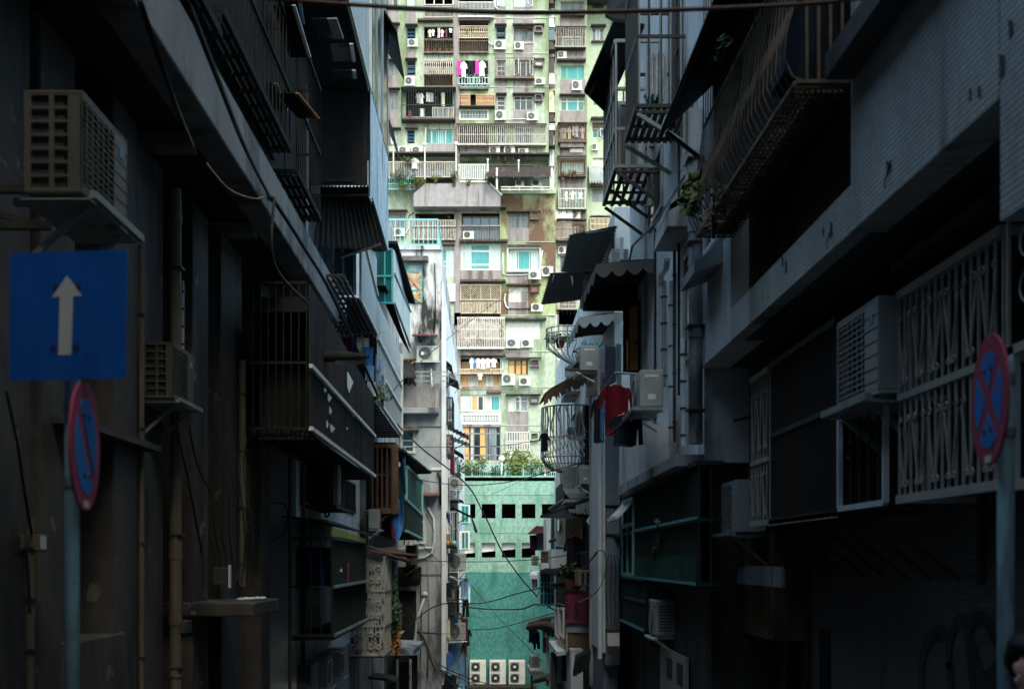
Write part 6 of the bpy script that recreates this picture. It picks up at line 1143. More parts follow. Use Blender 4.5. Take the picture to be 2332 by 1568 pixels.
for d0, X in ((12.55, 2.31), (12.0, 2.35)): pass
MB().slab([(2.6, 12.6, CZ + 3.30), (2.28, 12.6, CZ + 3.18), (2.28, 12.6, CZ + 3.30), (2.6, 12.6, CZ + 3.52)], (0, .9, 0)).part('small_hood', 'plaster_grey', RA)
wall_window(RA, 2.598, 12.5, 13.5, CZ + 3.6, CZ + 4.6, -1, 'plaster_edge', 'blue_glass', 2)
# rusty belly cage
t = thing('belly_cage', 'long rusty window cage whose bars bulge out at the foot', 'window cage', (2.3, 10, CZ + 3.4)); m = MB(); n = 30
for k in range(n + 1):
    d = 8.22 + 3.9 * k / n
    m.tube([(2.30, d, CZ + 6.4), (2.29, d, CZ + 4.6), (2.22, d, CZ + 4.05), (2.15, d, CZ + 3.8), (2.14, d, CZ + 3.62), (2.20, d, CZ + 3.49), (2.33, d, CZ + 3.44), (2.6, d, CZ + 3.44)], .0075, 5)
for x, z in ((2.29, 4.6), (2.22, 3.45), (2.30, 6.0)): m.box(x - .012, x + .012, 8.22, 12.12, CZ + z - .012, CZ + z + .012)
m.part('bars', 'belly_bars', t); m = MB()
for k in range(9): x = 2.22 + k * .042; m.box(x - .008, x + .008, 8.22, 12.12, CZ + 3.425, CZ + 3.437)
for k in range(40): d = 8.22 + 3.9 * k / 40; m.box(2.22, 2.6, d - .006, d + .006, CZ + 3.41, CZ + 3.424)
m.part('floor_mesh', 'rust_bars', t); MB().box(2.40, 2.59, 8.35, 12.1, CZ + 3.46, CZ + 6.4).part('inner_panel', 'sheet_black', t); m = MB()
for k in range(4): x = 2.30 + k * .085; m.box(x - .009, x + .009, 8.205, 8.223, CZ + 3.44, CZ + 6.2)
m.box(2.22, 2.6, 8.2, 8.225, CZ + 3.44, CZ + 3.465)
for s in (-1, 1): m.tube([(2.43 + s * (.05 - .045 * math.cos(q * .6) * (1 - q / 14)), 8.2, CZ + 4.05 + .06 * math.sin(q * .6) * (1 - q / 14)) for q in range(11)], .007, 4)
m.part('end_bars', 'belly_bars', t); MB().slab([(2.16, 8.3, CZ + 3.56), (2.25, 8.3, CZ + 3.5), (2.29, 8.3, CZ + 3.9), (2.2, 8.3, CZ + 3.95)], (0, .4, 0)).part('plastic_bag', 'cloth_navy', t)
plant(xq(2.15, 1578, 440) + Vector((0, 0, 0)), (.10, .45, .22), 190, .075, 'leaf_yellow', 'green leafy plant hanging from the end of the rusty belly cage', 'hanging_plant', False, 601); plant(xq(2.2, 1625, 480), (.12, .5, .25), 150, .035, 'sheet_rust', 'dead brown creeper in the rusty belly cage', 'dry_creeper', False, 602)
plant(xq(2.1, 1640, 112), (.08, .3, .06), 40, .05, 'leaf', 'few leaves glinting high under the black awning', 'creeper', False, 603)
t = awn([(2.6, 8.4, CZ + 5.5), (2.0, 8.4, CZ + 4.92), (2.0, 13.2, CZ + 4.92), (2.6, 13.2, CZ + 5.5)], (0, 0, .05), 'long_awning', 'sheet_black', 'long black awning sloping over the rusty belly cage', struts=[((2.05, 13.1, CZ + 4.93), (2.6, 13.1, CZ + 4.5))])
MB().slab([(2.0, 8.4, CZ + 4.92), (2.0, 13.2, CZ + 4.92), (2.0, 13.2, CZ + 4.99), (2.0, 8.4, CZ + 4.99)], (.02, 0, 0)).part('edge', 'sheet_dark', t)
# cages of the recessed ground floor
def scroll_v(m, X, y0, y1, z0, z1, r=.008):
    yc = (y0 + y1) / 2; h = z1 - z0
    for s in (-1, 1):
        m.bar((X, yc + s * .015, z0 + h * .12), (X, yc + s * (y1 - y0) * .42, z0 + h * .72), .012)
        for zc, rr in ((z0 + h * .76, .035), (z0 + h * .14, .03)): m.tube([(X, yc + s * ((y1 - y0) * .30 if zc > z0 + h / 2 else .05) + rr * math.cos(q * .7) * (1 - q / 13), zc + rr * math.sin(q * .7) * (1 - q / 13)) for q in range(10)], r, 4)
t = thing('scroll_cage', 'large off-white scrollwork window cage behind the no-stopping sign', 'window cage', (3.0, 7.5, CZ + .44)); cage_x(t, 3.0, 3.6, 6.62, 8.3, CZ + .44, CZ + 1.92, 15, (.5,), 'cage_white', .016); m = MB()
for k in range(6):
    y0 = 6.66 + k * .275
    for f0, f1 in ((0, .5), (.5, 1)): scroll_v(m, 2.985, y0, y0 + .26, CZ + .44 + 1.48 * f0, CZ + .44 + 1.48 * f1)
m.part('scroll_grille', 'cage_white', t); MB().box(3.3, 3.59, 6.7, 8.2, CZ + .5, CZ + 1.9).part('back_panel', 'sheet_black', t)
t = thing('corner_cage', 'off-white window cage section at the picture edge, with one wide ring', 'window cage', (2.95, 5.5, CZ + .5)); cage_x(t, 2.95, 3.6, 4.6, 6.45, CZ + .42, CZ + 2.0, 8, (.48,), 'cage_white', .02); m = MB()
for zc in (CZ + 1.5, CZ + 1.75): m.tube([(2.94, 6.2 + .09 * math.cos(q * .5), zc + .09 * math.sin(q * .5)) for q in range(13)], .009, 4, True)
m.part('ring_grille', 'rusty_white', t); MB().box(2.93, 2.97, 6.35, 6.46, CZ + .4, CZ + 1.2).part('post', 'plaster_edge', t)
awn([(3.6, 6.3, CZ + 2.24), (2.93, 6.3, CZ + 2.13), (2.93, 8.3, CZ + 2.13), (3.6, 8.3, CZ + 2.24)], (0, 0, .02), 'ribbed_awning', 'sheet_dark', 'dark corrugated sheet awning tucked under the tiled overhang', corr_n=22)
big_ac((3.26, 8.80, CZ + 1.22), -math.radians(90), 'large grey-white air conditioner beside the off-white scroll cage', 'ac_grey', 1.15)
t = thing('frame_cage', 'two stacked pale empty frames under the large air conditioner', 'window cage', (3, 9, CZ + .43)); m = MB()
for z0, z1 in ((CZ + .43, CZ + 1.18), (CZ + 1.21, CZ + 1.92)):
    for y in (8.45, 9.55): m.box(2.93, 2.97, y - .022, y + .022, z0, z1)
    for z in (z0, z1): m.box(2.93, 2.97, 8.45, 9.55, z - .022, z + .022)
m.part('frame', 'plaster_edge', t); m = MB()
for k in range(1, 5): y = 8.45 + k * .22; m.box(2.965, 2.98, y - .008, y + .008, CZ + .45, CZ + 1.16)
m.tube([(2.95, 9.3 + .07 * math.cos(q * .5), CZ + .9 + .07 * math.sin(q * .5)) for q in range(13)], .008, 4, True)
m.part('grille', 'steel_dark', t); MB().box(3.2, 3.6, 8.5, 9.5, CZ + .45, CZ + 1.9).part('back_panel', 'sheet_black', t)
t = thing('netted_cage', 'dark finely barred window cage with a worn lower edge', 'window cage', (3, 10.7, CZ + .4)); cage_x(t, 2.95, 3.6, 9.62, 11.85, CZ + .40, CZ + 2.02, 26, (.55,), 'steel_dark', .014); MB().box(2.985, 2.995, 9.65, 11.8, CZ + .45, CZ + 2.0).part('netting', 'sheet_black', t); MB().box(2.92, 2.96, 9.62, 11.85, CZ + .36, CZ + .41).part('edge_rail', 'rusty_white', t)
t = thing('small_scroll_cage', 'small off-white scroll cage at the far end of the netted cage', 'window cage', (3, 12.3, CZ + .4)); cage_x(t, 2.95, 3.2, 11.92, 12.72, CZ + .40, CZ + 2.0, 6, (.42,), 'cage_white', .016); m = MB()
for k in range(3):
    for f0, f1 in ((0, .42), (.42, 1)): scroll_v(m, 2.935, 11.95 + k * .26, 12.2 + k * .26, CZ + .4 + 1.6 * f0, CZ + .4 + 1.6 * f1)
m.part('scroll_grille', 'cage_white', t); MB().box(3.05, 3.19, 11.95, 12.7, CZ + .45, CZ + 1.95).part('back_panel', 'sheet_black', t)
big_ac((3.15, 13.3, ZA(1210, 13)), -math.radians(90), 'small dark-sided air conditioner below the small scroll cage, pale edge', 'ac_grey', .95)
m = MB()
for k in range(7): y = 8.7 + k * .55; MB().bar((2.98, y, CZ + .35), (3.6, y, CZ - .15), .03).part('cage_strut', 'steel_dark', RA)
for px0, px1, py0, py1 in ((1793, 1822, 1330, 1568), (1868, 1890, 1430, 1568)): a = DX(px1, 3.61); b = DX(px0, 3.61); MB().box(3.60, 3.625, a, b, -2.5, ZA(py0, (a + b) / 2)).part('doorway', 'sheet_black', RA)
vpipe(1838, 3.58, 1120, 1600, .035, 'steel_dark', RA); vpipe(2232, 3.58, 1120, 1330, .03, 'steel_dark', RA)
# graffiti: thick looping dark strokes
m = MB()
for pts in (((2096, 1580), (2100, 1500), (2118, 1452), (2140, 1436), (2158, 1452), (2160, 1500), (2170, 1590)), ((2168, 1590), (2160, 1480), (2176, 1420), (2194, 1412), (2204, 1440), (2210, 1520), (2222, 1590)), ((2206, 1440), (2220, 1408), (2244, 1410), (2264, 1450), (2284, 1500)), ((2216, 1470), (2230, 1530), (2250, 1540), (2275, 1512)), ((2225, 1590), (2240, 1548), (2262, 1552), (2280, 1590))):
    P3 = [xq(3.612, a, b) for a, b in pts]; sm = []
    for k in range(len(P3) - 1):
        p0 = P3[max(0, k - 1)]; p1 = P3[k]; p2 = P3[k + 1]; p3 = P3[min(len(P3) - 1, k + 2)]
        for q in range(6): f = q / 6; sm.append(.5 * ((2 * p1) + (p2 - p0) * f + (2 * p0 - 5 * p1 + 4 * p2 - p3) * f * f + (3 * p1 - p0 - 3 * p2 + p3) * f ** 3))
    sm.append(P3[-1]); wd = .05
    for a, b in zip(sm, sm[1:]):
        u = (b - a).normalized(); nn = Vector((0, -u.z, u.y)) * wd; e = u * .02; m.add([a - nn - e, a + nn - e, b + nn + e, b - nn + e], [(0, 1, 2, 3)])
m.v = [Vector((3.612 - .0008 * (i // 4 % 9), v.y, v.z)) for i, v in enumerate(m.v)]
m.part('graffiti', 'concrete_dark', RA)

# ------------------------------------------------------------------ right side, second building: white plaster wall, balcony cages, green cage
RB = thing('plaster_building', 'white stained plaster building with metal balcony cages and a green caged lower floor', 'building', (4, 18, -4)); Xb = 2.65
MB().box(Xb, 9, 13.96, 21.3, CZ + 1.2, 14.5).part('wall', 'plaster_white', RB); MB().box(2.78, 9, 14.2, 24.5, -6, CZ + 1.2).part('lower_wall', 'concrete_dark', RB)
vpipe(1584, 2.5, 250, 1010, .085, 'plaster_grey', RB, (520, 760)); vpipe(1536, 2.58, 560, 1005, .022, 'steel_dark', RB); vpipe(1546, 2.58, 300, 900, .018, 'cable', RB); vpipe(1528, 2.58, 640, 1010, .028, 'pvc_white', RB); vpipe(1492, 2.58, 520, 1000, .02, 'cable', RB); vpipe(1512, 2.55, 640, 880, .035, 'steel_grey', RB); vpipe(1556, 2.58, 770, 1015, .03, 'pvc_white', RB); vpipe(1480, 2.55, 250, 470, .05, 'plaster_grey', RB)
MB().tube([xq(2.5, 1503, 648), xq(2.5, 1506, 625), xq(2.5, 1517, 610), xq(2.5, 1520, 590)], .045, 7).part('pipe_bend', 'pvc_white', RB); MB().tube([xq(2.45, 1560, 400), xq(2.45, 1500, 500), xq(2.45, 1440, 560), xq(2.45, 1432, 600)], .02, 6).part('pipe', 'cable_grey', RB)
MB().slab([(Xb, 14.6, ZA(470, 15)), (2.32, 14.6, ZA(500, 15)), (2.32, 14.6, ZA(490, 15)), (Xb, 14.6, ZA(440, 15))], (0, 1.2, 0)).part('small_hood', 'plaster_grey', RB); MB().slab([(Xb, 14.6, ZA(535, 15)), (2.30, 14.6, ZA(535, 15)), (2.34, 14.6, ZA(475, 15)), (Xb, 14.6, ZA(470, 15))], (0, 1.2, 0)).part('hood', 'plaster_grey', RB)
for d0, d1, p0, p1 in ((14.3, 15.2, 800, 545), (17.2, 18.6, 470, 330), (14.4, 15.2, 330, 150)): wall_window(RB, Xb, d0, d1, ZA(p0, d0), ZA(p1, d0), -1, 'steel_grey', 'dark_glass', 2)
# upper balcony cages
t = thing('barred_balcony', 'iron-barred balcony with a mop and a teal basin on its grate floor', 'balcony', (2.3, 15.8, CZ + 6.1)); z0 = CZ + 6.1; cage_x(t, 2.0, Xb, 15.3, 16.5, z0, z0 + 2.6, 9, (.36, .7), 'steel_dark', .022, 'slats', fl_n=7); m = MB()
for k in range(5): m.bar((2.03 + .14 * k, 15.3, z0), (2.03 + .14 * k, 15.3, z0 + 2.6), .022)
m.bar((2.0, 15.31, z0 + .9), (2.0, 16.5, z0 + .9), .03); m.bar((2.0, 16.5, z0 - .1), (Xb, 16.5, z0 - .5), .05); m.bar((2.0, 15.3, z0 - .1), (Xb, 15.3, z0 - .5), .05); m.part('end_bars', 'steel_grey', t)
wall_window(t, Xb - .001, 15.5, 16.4, z0 + .1, z0 + 2.2, -1, 'steel_dark', 'grey_glass', 3, (.4,))
t = thing('mop', 'grey string mop standing upside down in the barred balcony', 'mop', P(1494, 240, 15.6)); r = random.Random(5); m = MB(); a = P(1494, 130, 15.6)
for k in range(46):
    an = r.uniform(0, 6.283); L = r.uniform(.3, .62); b = a + Vector((.05 * math.cos(an), .05 * math.sin(an), r.uniform(0, .03))); rr = r.uniform(.08, .15)
    m.tube([a + Vector((0, 0, -.02)), b + Vector((rr * .5 * math.cos(an), rr * .5 * math.sin(an), .0)), a + Vector((rr * math.cos(an), rr * math.sin(an), -L * .5)), a + Vector((rr * .9 * math.cos(an), rr * .9 * math.sin(an), -L))], .012, 4)
m.part('strings', 'mop_grey', t); MB().tube([P(1494, 240, 15.6), P(1494, 128, 15.6)], .013, 6).part('handle', 'wood', t)
t = thing('basin', 'teal plastic basin on the floor of the barred balcony', 'basin', P(1490, 242, 15.75)); a = P(1490, 242, 15.75); m = MB(); m.tube([a, a + Vector((0, 0, .02)), a + Vector((0, 0, .13)), a + Vector((0, 0, .14))], [.09, .10, .135, .145], 20); m.part('bowl', 'basin_teal', t, smooth=True); m = MB(); m.tube([(a.x + .14 * math.cos(q * .314), a.y + .14 * math.sin(q * .314), a.z + .14) for q in range(20)], .008, 5, True); m.part('rim', 'basin_teal', t)
t = thing('sheet_balcony', 'balcony with ribbed grey side sheet and open black grate floor', 'balcony', (2.3, 18.5, CZ + 6.1)); z0 = CZ + 6.12
MB().corr((2.0, 17.7, z0), (2.0, 19.5, z0), (2.0, 19.5, z0 + 2.0), (2.0, 17.7, z0 + 1.9), 22, .01, 4).part('side_sheet', 'sheet_dark', t); cage_x(t, 1.985, Xb, 17.7, 19.5, z0, z0 + 1.95, 5, (.3, .62), 'steel_grey', .03, 'slats', fl_n=5, fmat='steel_dark'); m = MB()
for d in (17.7, 18.6, 19.5): m.bar((2.0, d, z0 - .08), (Xb, d, z0 - .55), .045)
m.bar((2.62, 17.72, z0 + .1), (2.62, 17.72, z0 - .7), .06); m.part('strut', 'steel_dark', t); front_window(t, 2.2, 2.6, 19.45, z0 + .3, z0 + 1.7, 'white_paint', 'grey_glass', (.5,))
t = awn([(2.5, 18.2, ZA(88, 18.6)), (1.98, 17.9, ZA(95, 18.6)), (1.55, 18.4, ZA(222, 18.6)), (2.02, 19.6, ZA(226, 19))], (0, 0, .05), 'flap_awning', 'sheet_black', 'black flap awning beside the ribbed side sheet, against the tower', struts=[(P(1340, 218, 18.5), P(1398, 108, 18.5))])
awn([P(1432, 70, 18.5), P(1378, 40, 19), P(1392, -20, 20), P(1440, -20, 19)], (0, 0, .06), 'top_flap', 'sheet_black', 'black flap at the top edge of the frame above the barred balcony')
# awnings
def scallop_awning(px0, px1, pyt, pyb, d, dep, mat, label, under='sheet_black'):
    x0, x1 = XA(px0, d), XA(px1, d); zt, zb = ZA(pyt, d), ZA(pyb, d); t = thing('scalloped_awning', label, 'awning', ((x0 + x1) / 2, d, zb)); n = 8; m = MB()
    prof = [(x0 + (x1 - x0) * f, zt - (zt - zb) * .35 * (1 - f) ** 2.2 - .02) for f in [k / n for k in range(n + 1)]]
    for (xa, za), (xb, zb_) in zip(prof, prof[1:]): m.slab([(xa, d + .02, za), (xb, d + .02, zb_), (xb, d + dep, zb_ + .15), (xa, d + dep, za + .15)], (0, 0, .03))
    m.part('roof', under, t); scallop(t, (x0, d, zt - (zt - zb) * .28), (x1, d, zt), (zt - zb) * .72, 4, mat, full=.55); scallop(t, (x0, d + dep, prof[0][1] + .15), (x0, d, prof[0][1]), (zt - zb) * .7, 4, mat, full=.55); return t
scallop_awning(1357, 1500, 590, 634, 18.0, 3.0, 'awning_cloth', 'wide dark scalloped awning on the white plaster wall'); scallop_awning(1318, 1420, 712, 748, 24.0, 3.0, 'awning_grey', 'smaller grey scalloped awning above plastic hangers')
MB().box(XA(1330, 20), XA(1500, 20), 20.2, 20.3, ZA(700, 20), ZA(632, 20)).part('awning_shade_sheet', 'sheet_black', RB); MB().box(XA(1420, 19.8), XA(1505, 19.8), 19.8, 19.9, ZA(850, 20), ZA(690, 20)).part('doorway_shade_sheet', 'sheet_black', RB)  # black sheets put in for the shade under the awning and inside the doorway
t = thing('orange_door', 'orange-brown door edge showing in a dark doorway', 'door', P(1443, 840, 19.7)); m = MB(); x0, x1 = XA(1434, 19.7), XA(1452, 19.7); MB().box(x0, x1, 19.66, 19.72, ZA(842, 19.7), ZA(697, 19.7)).part('leaf', 'wood_orange', t); MB().box(XA(1427, 19.7), XA(1430, 19.7), 19.6, 19.72, ZA(842, 19.7), ZA(775, 19.7)).part('edge_strip', 'wood_orange', t); MB().ball((x1 - .04, 19.64, ZA(780, 19.7)), .03, 8, 6).part('handle', 'steel_dark', t)
awn([P(1278, 618, 29.5), P(1297, 534, 31), P(1406, 512, 24), P(1362, 618, 24)], (0, 0, .05), 'tilted_awning', 'sheet_black', 'large dark tilted awning sheet against the tower, upper of two', corr_n=16, struts=[(P(1300, 600, 29), P(1385, 540, 25)), (P(1335, 530, 28), P(1388, 523, 25))])
awn([P(1232, 692, 29.5), P(1253, 620, 31), P(1362, 617, 25), P(1325, 680, 24)], (0, 0, .05), 'tilted_awning', 'sheet_black', 'large dark tilted awning sheet with pale ribs, lower of two', corr_n=14, struts=[(P(1250, 685, 29), P(1262, 626, 30)), (P(1308, 672, 26), P(1302, 630, 27)), (P(1320, 676, 25), P(1338, 620, 26)), (P(1245, 690, 29), P(1308, 678, 26)), (P(1255, 664, 29.5), P(1305, 660, 27))])
MB().slab([P(1325, 640, 25.5), P(1420, 625, 22), P(1425, 700, 22), P(1330, 700, 25.5)], (0, .1, 0)).part('awning_shade_sheet', 'sheet_black', RB)  # black sheet put in for the darkness below the tilted awnings
for k, (px, py0, py1, d, lb) in enumerate(((1393, 566, 606, 21.0, 'grey air conditioner seen end on, above the wide scalloped awning'), (1322, 786, 846, 22.5, 'grey air conditioner seen end on, under the smaller scalloped awning'), (1458, 841, 930, 15.4, 'pale grey air conditioner seen end on beside the red shirt'), (1321, 1058, 1104, 27.0, 'grey air conditioner seen end on, below the wire drum cage'))):
    w_ = (39, 41, 53, 24)[k] * d / K; h = (py1 - py0) * d / K; place(ACE, (XA(px, d) + w_ , d + .42, ZA(py1, d)), -math.pi / 2, (1.0, w_ / .30, h / .58), lb, 'air conditioners along the alley', 'air conditioner')
MB().box(XA(1434, 15.3), XA(1500, 15.3), 15.0, 16.2, ZA(940, 15.3), ZA(933, 15.3)).part('unit_shelf', 'steel_grey', RB)
# washing beside the unit
for kd, mt, px, p0, p1, d, wf, lb in (('shirt', 'cloth_red', 1404, 876, 992, 16.5, .9, 'dark red long-sleeved shirt beside a pale air conditioner'), ('shirt', 'cloth_black', 1364, 905, 1008, 17.5, .45, 'black shirt hanging edge on at the end of the red shirt pole'), ('trousers', 'cloth_denim', 1376, 905, 1002, 17.2, .4, 'blue denim trousers behind the red shirt'), ('shirt', 'cloth_grey', 1387, 890, 950, 17.0, .4, 'patterned grey shirt beside the red shirt'), ('shirt', 'cloth_navy', 1420, 945, 1016, 16.2, 1.25, 'wide navy skirt-like garment below the red shirt'), ('trousers', 'cloth_black', 1452, 950, 1015, 16.0, .7, 'black trousers below the air conditioner shelf')):
    h = (p1 - p0) * d / K; hang(kd, mt, P(px, p0, d), h, h * wf, .25, lb)
m = MB(); m.tube([P(1363, 904, 17.5), P(1403, 848, 16.5), P(1450, 852, 16)], .02, 6); m.solo('drying_pole', 'steel_grey', 'grey drying pole above the red shirt', 'pole'); MB().tube([P(1390, 990, 15.6), P(1440, 942, 15.2)], .018, 6).solo('red_rod', 'sheet_maroon', 'thin reddish rod crossing the navy garment', 'rod')
t = thing('hanger_rack', 'cluster of teal plastic hangers under the smaller scalloped awning', 'hangers', P(1350, 815, 24)); r = random.Random(9)
for k in range(14):
    p = P(1326 + k * 3.8, 784 + r.uniform(-3, 12), 24.3 - .05 * k); m = MB(); a = r.uniform(-.8, .8); ux = Vector((math.cos(a), math.sin(a), 0)) * .2
    m.tube([p - ux + Vector((0, 0, -.12)), p, p + ux + Vector((0, 0, -.12)), p - ux + Vector((0, 0, -.12))], .014, 4); m.tube([p, p + Vector((0, 0, .08))], .01, 4); m.part('hanger', 'teal_paint' if k % 3 else 'cloth_navy', t)
t = thing('brown_board', 'red-brown board hung slanting beside the white wall end', 'board', P(1352, 895, 22)); MB().slab([P(1336, 896, 24), P(1371, 880, 21.2), P(1374, 848, 21.2), P(1364, 847, 22)], (0, .25, -.05)).part('panel', 'wood_red', t)
# projecting wall end (grey pilaster with white street face)
PW = thing('wall_end', 'grey rendered wall end with white and brick strips on its street face', 'wall', (2.4, 22, -4)); zt = ZA(790, 21.5); MB().box(2.21, 2.475, 21.45, 21.7, ZA(1513, 21.5), zt).part('end_face', 'plaster_blue', PW); MB().box(2.2, 2.47, 21.71, 24.4, -6, zt).part('core', 'plaster_blue', PW)
for d0, d1, mt in ((21.40, 21.95, 'plaster_edge'), (22.0, 22.45, 'brick_red'), (22.5, 24.4, 'plaster_edge')): MB().box(2.165, 2.199, d0, d1, ZA(1480, 22), zt + .0).part('face_strip', mt, PW)
MB().tube([(2.12, 21.6, ZA(1500, 21.5)), (2.12, 21.6, zt)], .045, 8).part('drainpipe', 'pvc_white', PW); MB().tube([(2.45, 21.35, ZA(900, 21.4)), (2.45, 21.35, ZA(785, 21.4))], .06, 8).part('drainpipe', 'pvc_white', PW); MB().box(2.20, 2.49, 21.40, 21.46, ZA(1151, 21.4), ZA(1148, 21.4)).box(2.20, 2.49, 21.40, 21.46, ZA(1217, 21.4), ZA(1214, 21.4)).part('joint', 'concrete_dark', PW)
MB().box(XA(1400, 21.3), XA(1412, 21.3), 21.25, 21.42, ZA(1222, 21.3), ZA(1216, 21.3)).part('bracket', 'steel_dark', PW)
# parapet and green cage
MB().box(2.32, Xb, 16.7, 20.2, CZ + 1.27, CZ + 2.0).part('parapet', 'plaster_white', RB); MB().box(2.30, Xb, 13.97, 20.25, CZ + 1.16, CZ + 1.30).part('slab_edge', 'plaster_grey', RB)
t = thing('green_barred_cage', 'deep black-green barred cage with teal rails under the white parapet', 'window cage', (2.5, 17, CZ - 1.1)); cage_x(t, 2.48, 2.76, 13.4, 20.9, CZ - .28, CZ + 1.15, 40, (.53,), 'dark_green_bars', .02, 'sheet_black'); cage_x(t, 2.47, 2.76, 17.8, 21.0, CZ - 1.1, CZ - .3, 20, (.55,), 'dark_green_bars', .022, 'sheet_black', name='lower_grille')
MB().box(2.52, 2.53, 13.5, 20.8, CZ - .27, CZ + 1.14).part('netting', 'sheet_black', t); m = MB(); m.bar((2.455, 13.4, CZ + .5), (2.455, 19.2, CZ + .5), .035); m.bar((2.455, 13.4, CZ - .28), (2.455, 21, CZ - .28), .03); m.bar((2.45, 17.8, CZ - 1.1), (2.45, 21, CZ - 1.1), .04); m.part('rail', 'teal_paint', t)
m = MB()
for k in range(44): d = 13.5 + k * .13; m.box(2.45, 2.465, d - .009, d + .009, CZ - .26, CZ - .26 + .32)
m.part('short_bars', 'sheet_green', t); m = MB(); fr = []
for d in (19.3, 20.1, 20.9): m.box(2.44, 2.475, d - .035, d + .035, CZ - .25, CZ + 1.05)
for z in (-.25, .62, 1.05): m.box(2.44, 2.475, 19.3, 20.9, CZ + z - .035, CZ + z + .035)
m.part('casement_frame', 'bluegreen_paint', t); m = MB(); m.bar((2.46, 19.3, CZ + 1.02), (2.18, 19.3, CZ + .72), .05); m.bar((2.46, 20.6, CZ + 1.02), (2.18, 20.6, CZ + .72), .05); m.bar((2.18, 19.3, CZ + .72), (2.18, 20.6, CZ + .72), .06); m.slab([(2.45, 19.33, CZ + 1.0), (2.19, 19.33, CZ + .73), (2.19, 20.57, CZ + .73), (2.45, 20.57, CZ + 1.0)], (.01, 0, .01)); m.part('open_sash', 'plaster_edge', t)
for k, (px, py, mt) in enumerate(((1497, 1192, 'cloth_cream'), (1502, 1225, 'leaf_yellow'), (1490, 1258, 'cloth_brown'))): plant(xq(2.43, px, py), (.02, .06, .09), 18, .045, mt, ('withered pale flower tied to the teal rail', 'yellow-green sprig on the green barred cage', 'dry brown sprig low on the green barred cage')[k], 'sprig', False, 620 + k)
m = MB()
for k in range(5): d = 13.4 - k * .42; m.box(2.93, 2.96, d - .36, d, ZA(1330, 12.8), ZA(1288, 12.8))
m.part('pane_strip', 'grey_glass', RA)
t = thing('wall_lantern', 'pale box lantern fixed at the foot of the grey wall end', 'lamp', P(1398, 1488, 20.8)); d = 20.8; MB().slab([P(1384, 1440, d), P(1411, 1440, d), P(1411, 1470, d), P(1385, 1470, d)], (0, .3, 0)).part('case', 'ac_white', t); MB().slab([P(1385, 1470, d), P(1411, 1470, d), P(1412, 1488, d + .05), P(1387, 1488, d + .05)], (0, .25, 0)).part('skirt', 'ac_beige', t); MB().slab([P(1383, 1440, d), P(1412, 1440, d), P(1412, 1434, d), P(1383, 1434, d)], (0, .32, 0)).part('lid', 'sheet_dark', t)
t = thing('pale_door', 'pale notched door panel low under the green cage', 'door', (2.7, 16.5, -3)); MB().box(2.70, 2.75, 15.6, 17.9, -3, ZA(1484, 16.6)).part('leaf', 'ac_grey', t); m = MB()
for k in range(2): m.box(2.69, 2.699, 15.8 + k * .9, 16.25 + k * .9, ZA(1560, 16), ZA(1510, 16))
m.part('panel', 'steel_dark', t)
xac(2.78, 17.3, ZA(1450, 17), -1, 'dark grey air conditioner hidden in shade under the green barred cage', ACG, .95)

# ------------------------------------------------------------------ right side, further buildings
RCB = thing('alley_building', 'low pale building crowded with bays, awnings and washing beyond the wall end', 'building', (4, 34, -8)); MB().box(2.72, 9, 24.5, 46, CZ + 2.9, CZ + 7.6).part('wall', 'plaster_white', RCB); MB().box(2.721, 9, 24.5, 46, -10, CZ + 2.89).part('shade_black_wall', 'sheet_black', RCB); MB().box(2.45, 2.71, 24.5, 27, -10, CZ + 3.2).part('pier', 'concrete_dark', RCB); MB().tube([P(1347, 860, 23.9), P(1347, 1560, 23.9)], .045, 8).part('drainpipe', 'plaster_grey', RCB); MB().tube([P(1356, 1060, 23.6), P(1356, 1540, 23.6)], .03, 8).part('drainpipe', 'steel_dark', RCB)  # lower wall coloured black in place of the deep shade between the bays
RD = thing('alley_building', 'narrow white building at the far mouth of the alley beside the podium', 'building', (4, 60, -12)); MB().box(5.6, 9, 50, 86, -14, CZ + 6.0).part('wall', 'plaster_grey', RD); MB().box(2.74, 3.05, 46.1, 47, -14, CZ + 3.4).part('pier', 'plaster_edge', RD); MB().box(3.06, 9, 46.1, 49.9, -14, CZ + 3.2).part('end_wall', 'plaster_grey', RD)
# wire drum cage
t = thing('drum_cage', 'rounded white wire drum cage of wavy bars under a ragged brown awning', 'window cage', (2.2, 30.5, ZA(1066, 30.5))); cx, cy, r0 = 2.2, 30.7, .76; zt, zm, zl, zb_ = ZA(922, 30), ZA(993, 30), ZA(1038, 30), ZA(1068, 30); m = MB(); m2 = MB(); n = 30
for k in range(n):
    a = math.pi * .98 + math.pi * 1.25 * k / (n - 1); e = Vector((math.cos(a), math.sin(a), 0)); q = lambda r, z: Vector((cx, cy, z)) + e * r
    m.tube([q(r0, zt), q(r0, zm), q(r0, zl), q(r0 * .88, zl - .18), q(r0 * .62, zb_)], .016, 4)
    tg = Vector((-e.y, e.x, 0))
    m2.tube([q(r0 + .012, zm + (zl - zm) * f) + tg * .045 * math.sin(f * 12.6 + k) for f in [j / 10 for j in range(11)]], .02, 4)
    if k % 2: m2.tube([q(r0 + .012, zt + (zm - zt) * f) + tg * .06 * math.sin(f * 6.3 + k) for f in [j / 8 for j in range(9)]], .018, 4)
for z, r_ in ((zt, r0), (zm, r0), (zl, r0), (zl - .18, r0 * .88), (zb_, r0 * .62)): m.tube([(cx + r_ * math.cos(math.pi * .98 + math.pi * 1.25 * k / 24), cy + r_ * math.sin(math.pi * .98 + math.pi * 1.25 * k / 24), z) for k in range(25)], .02, 5)
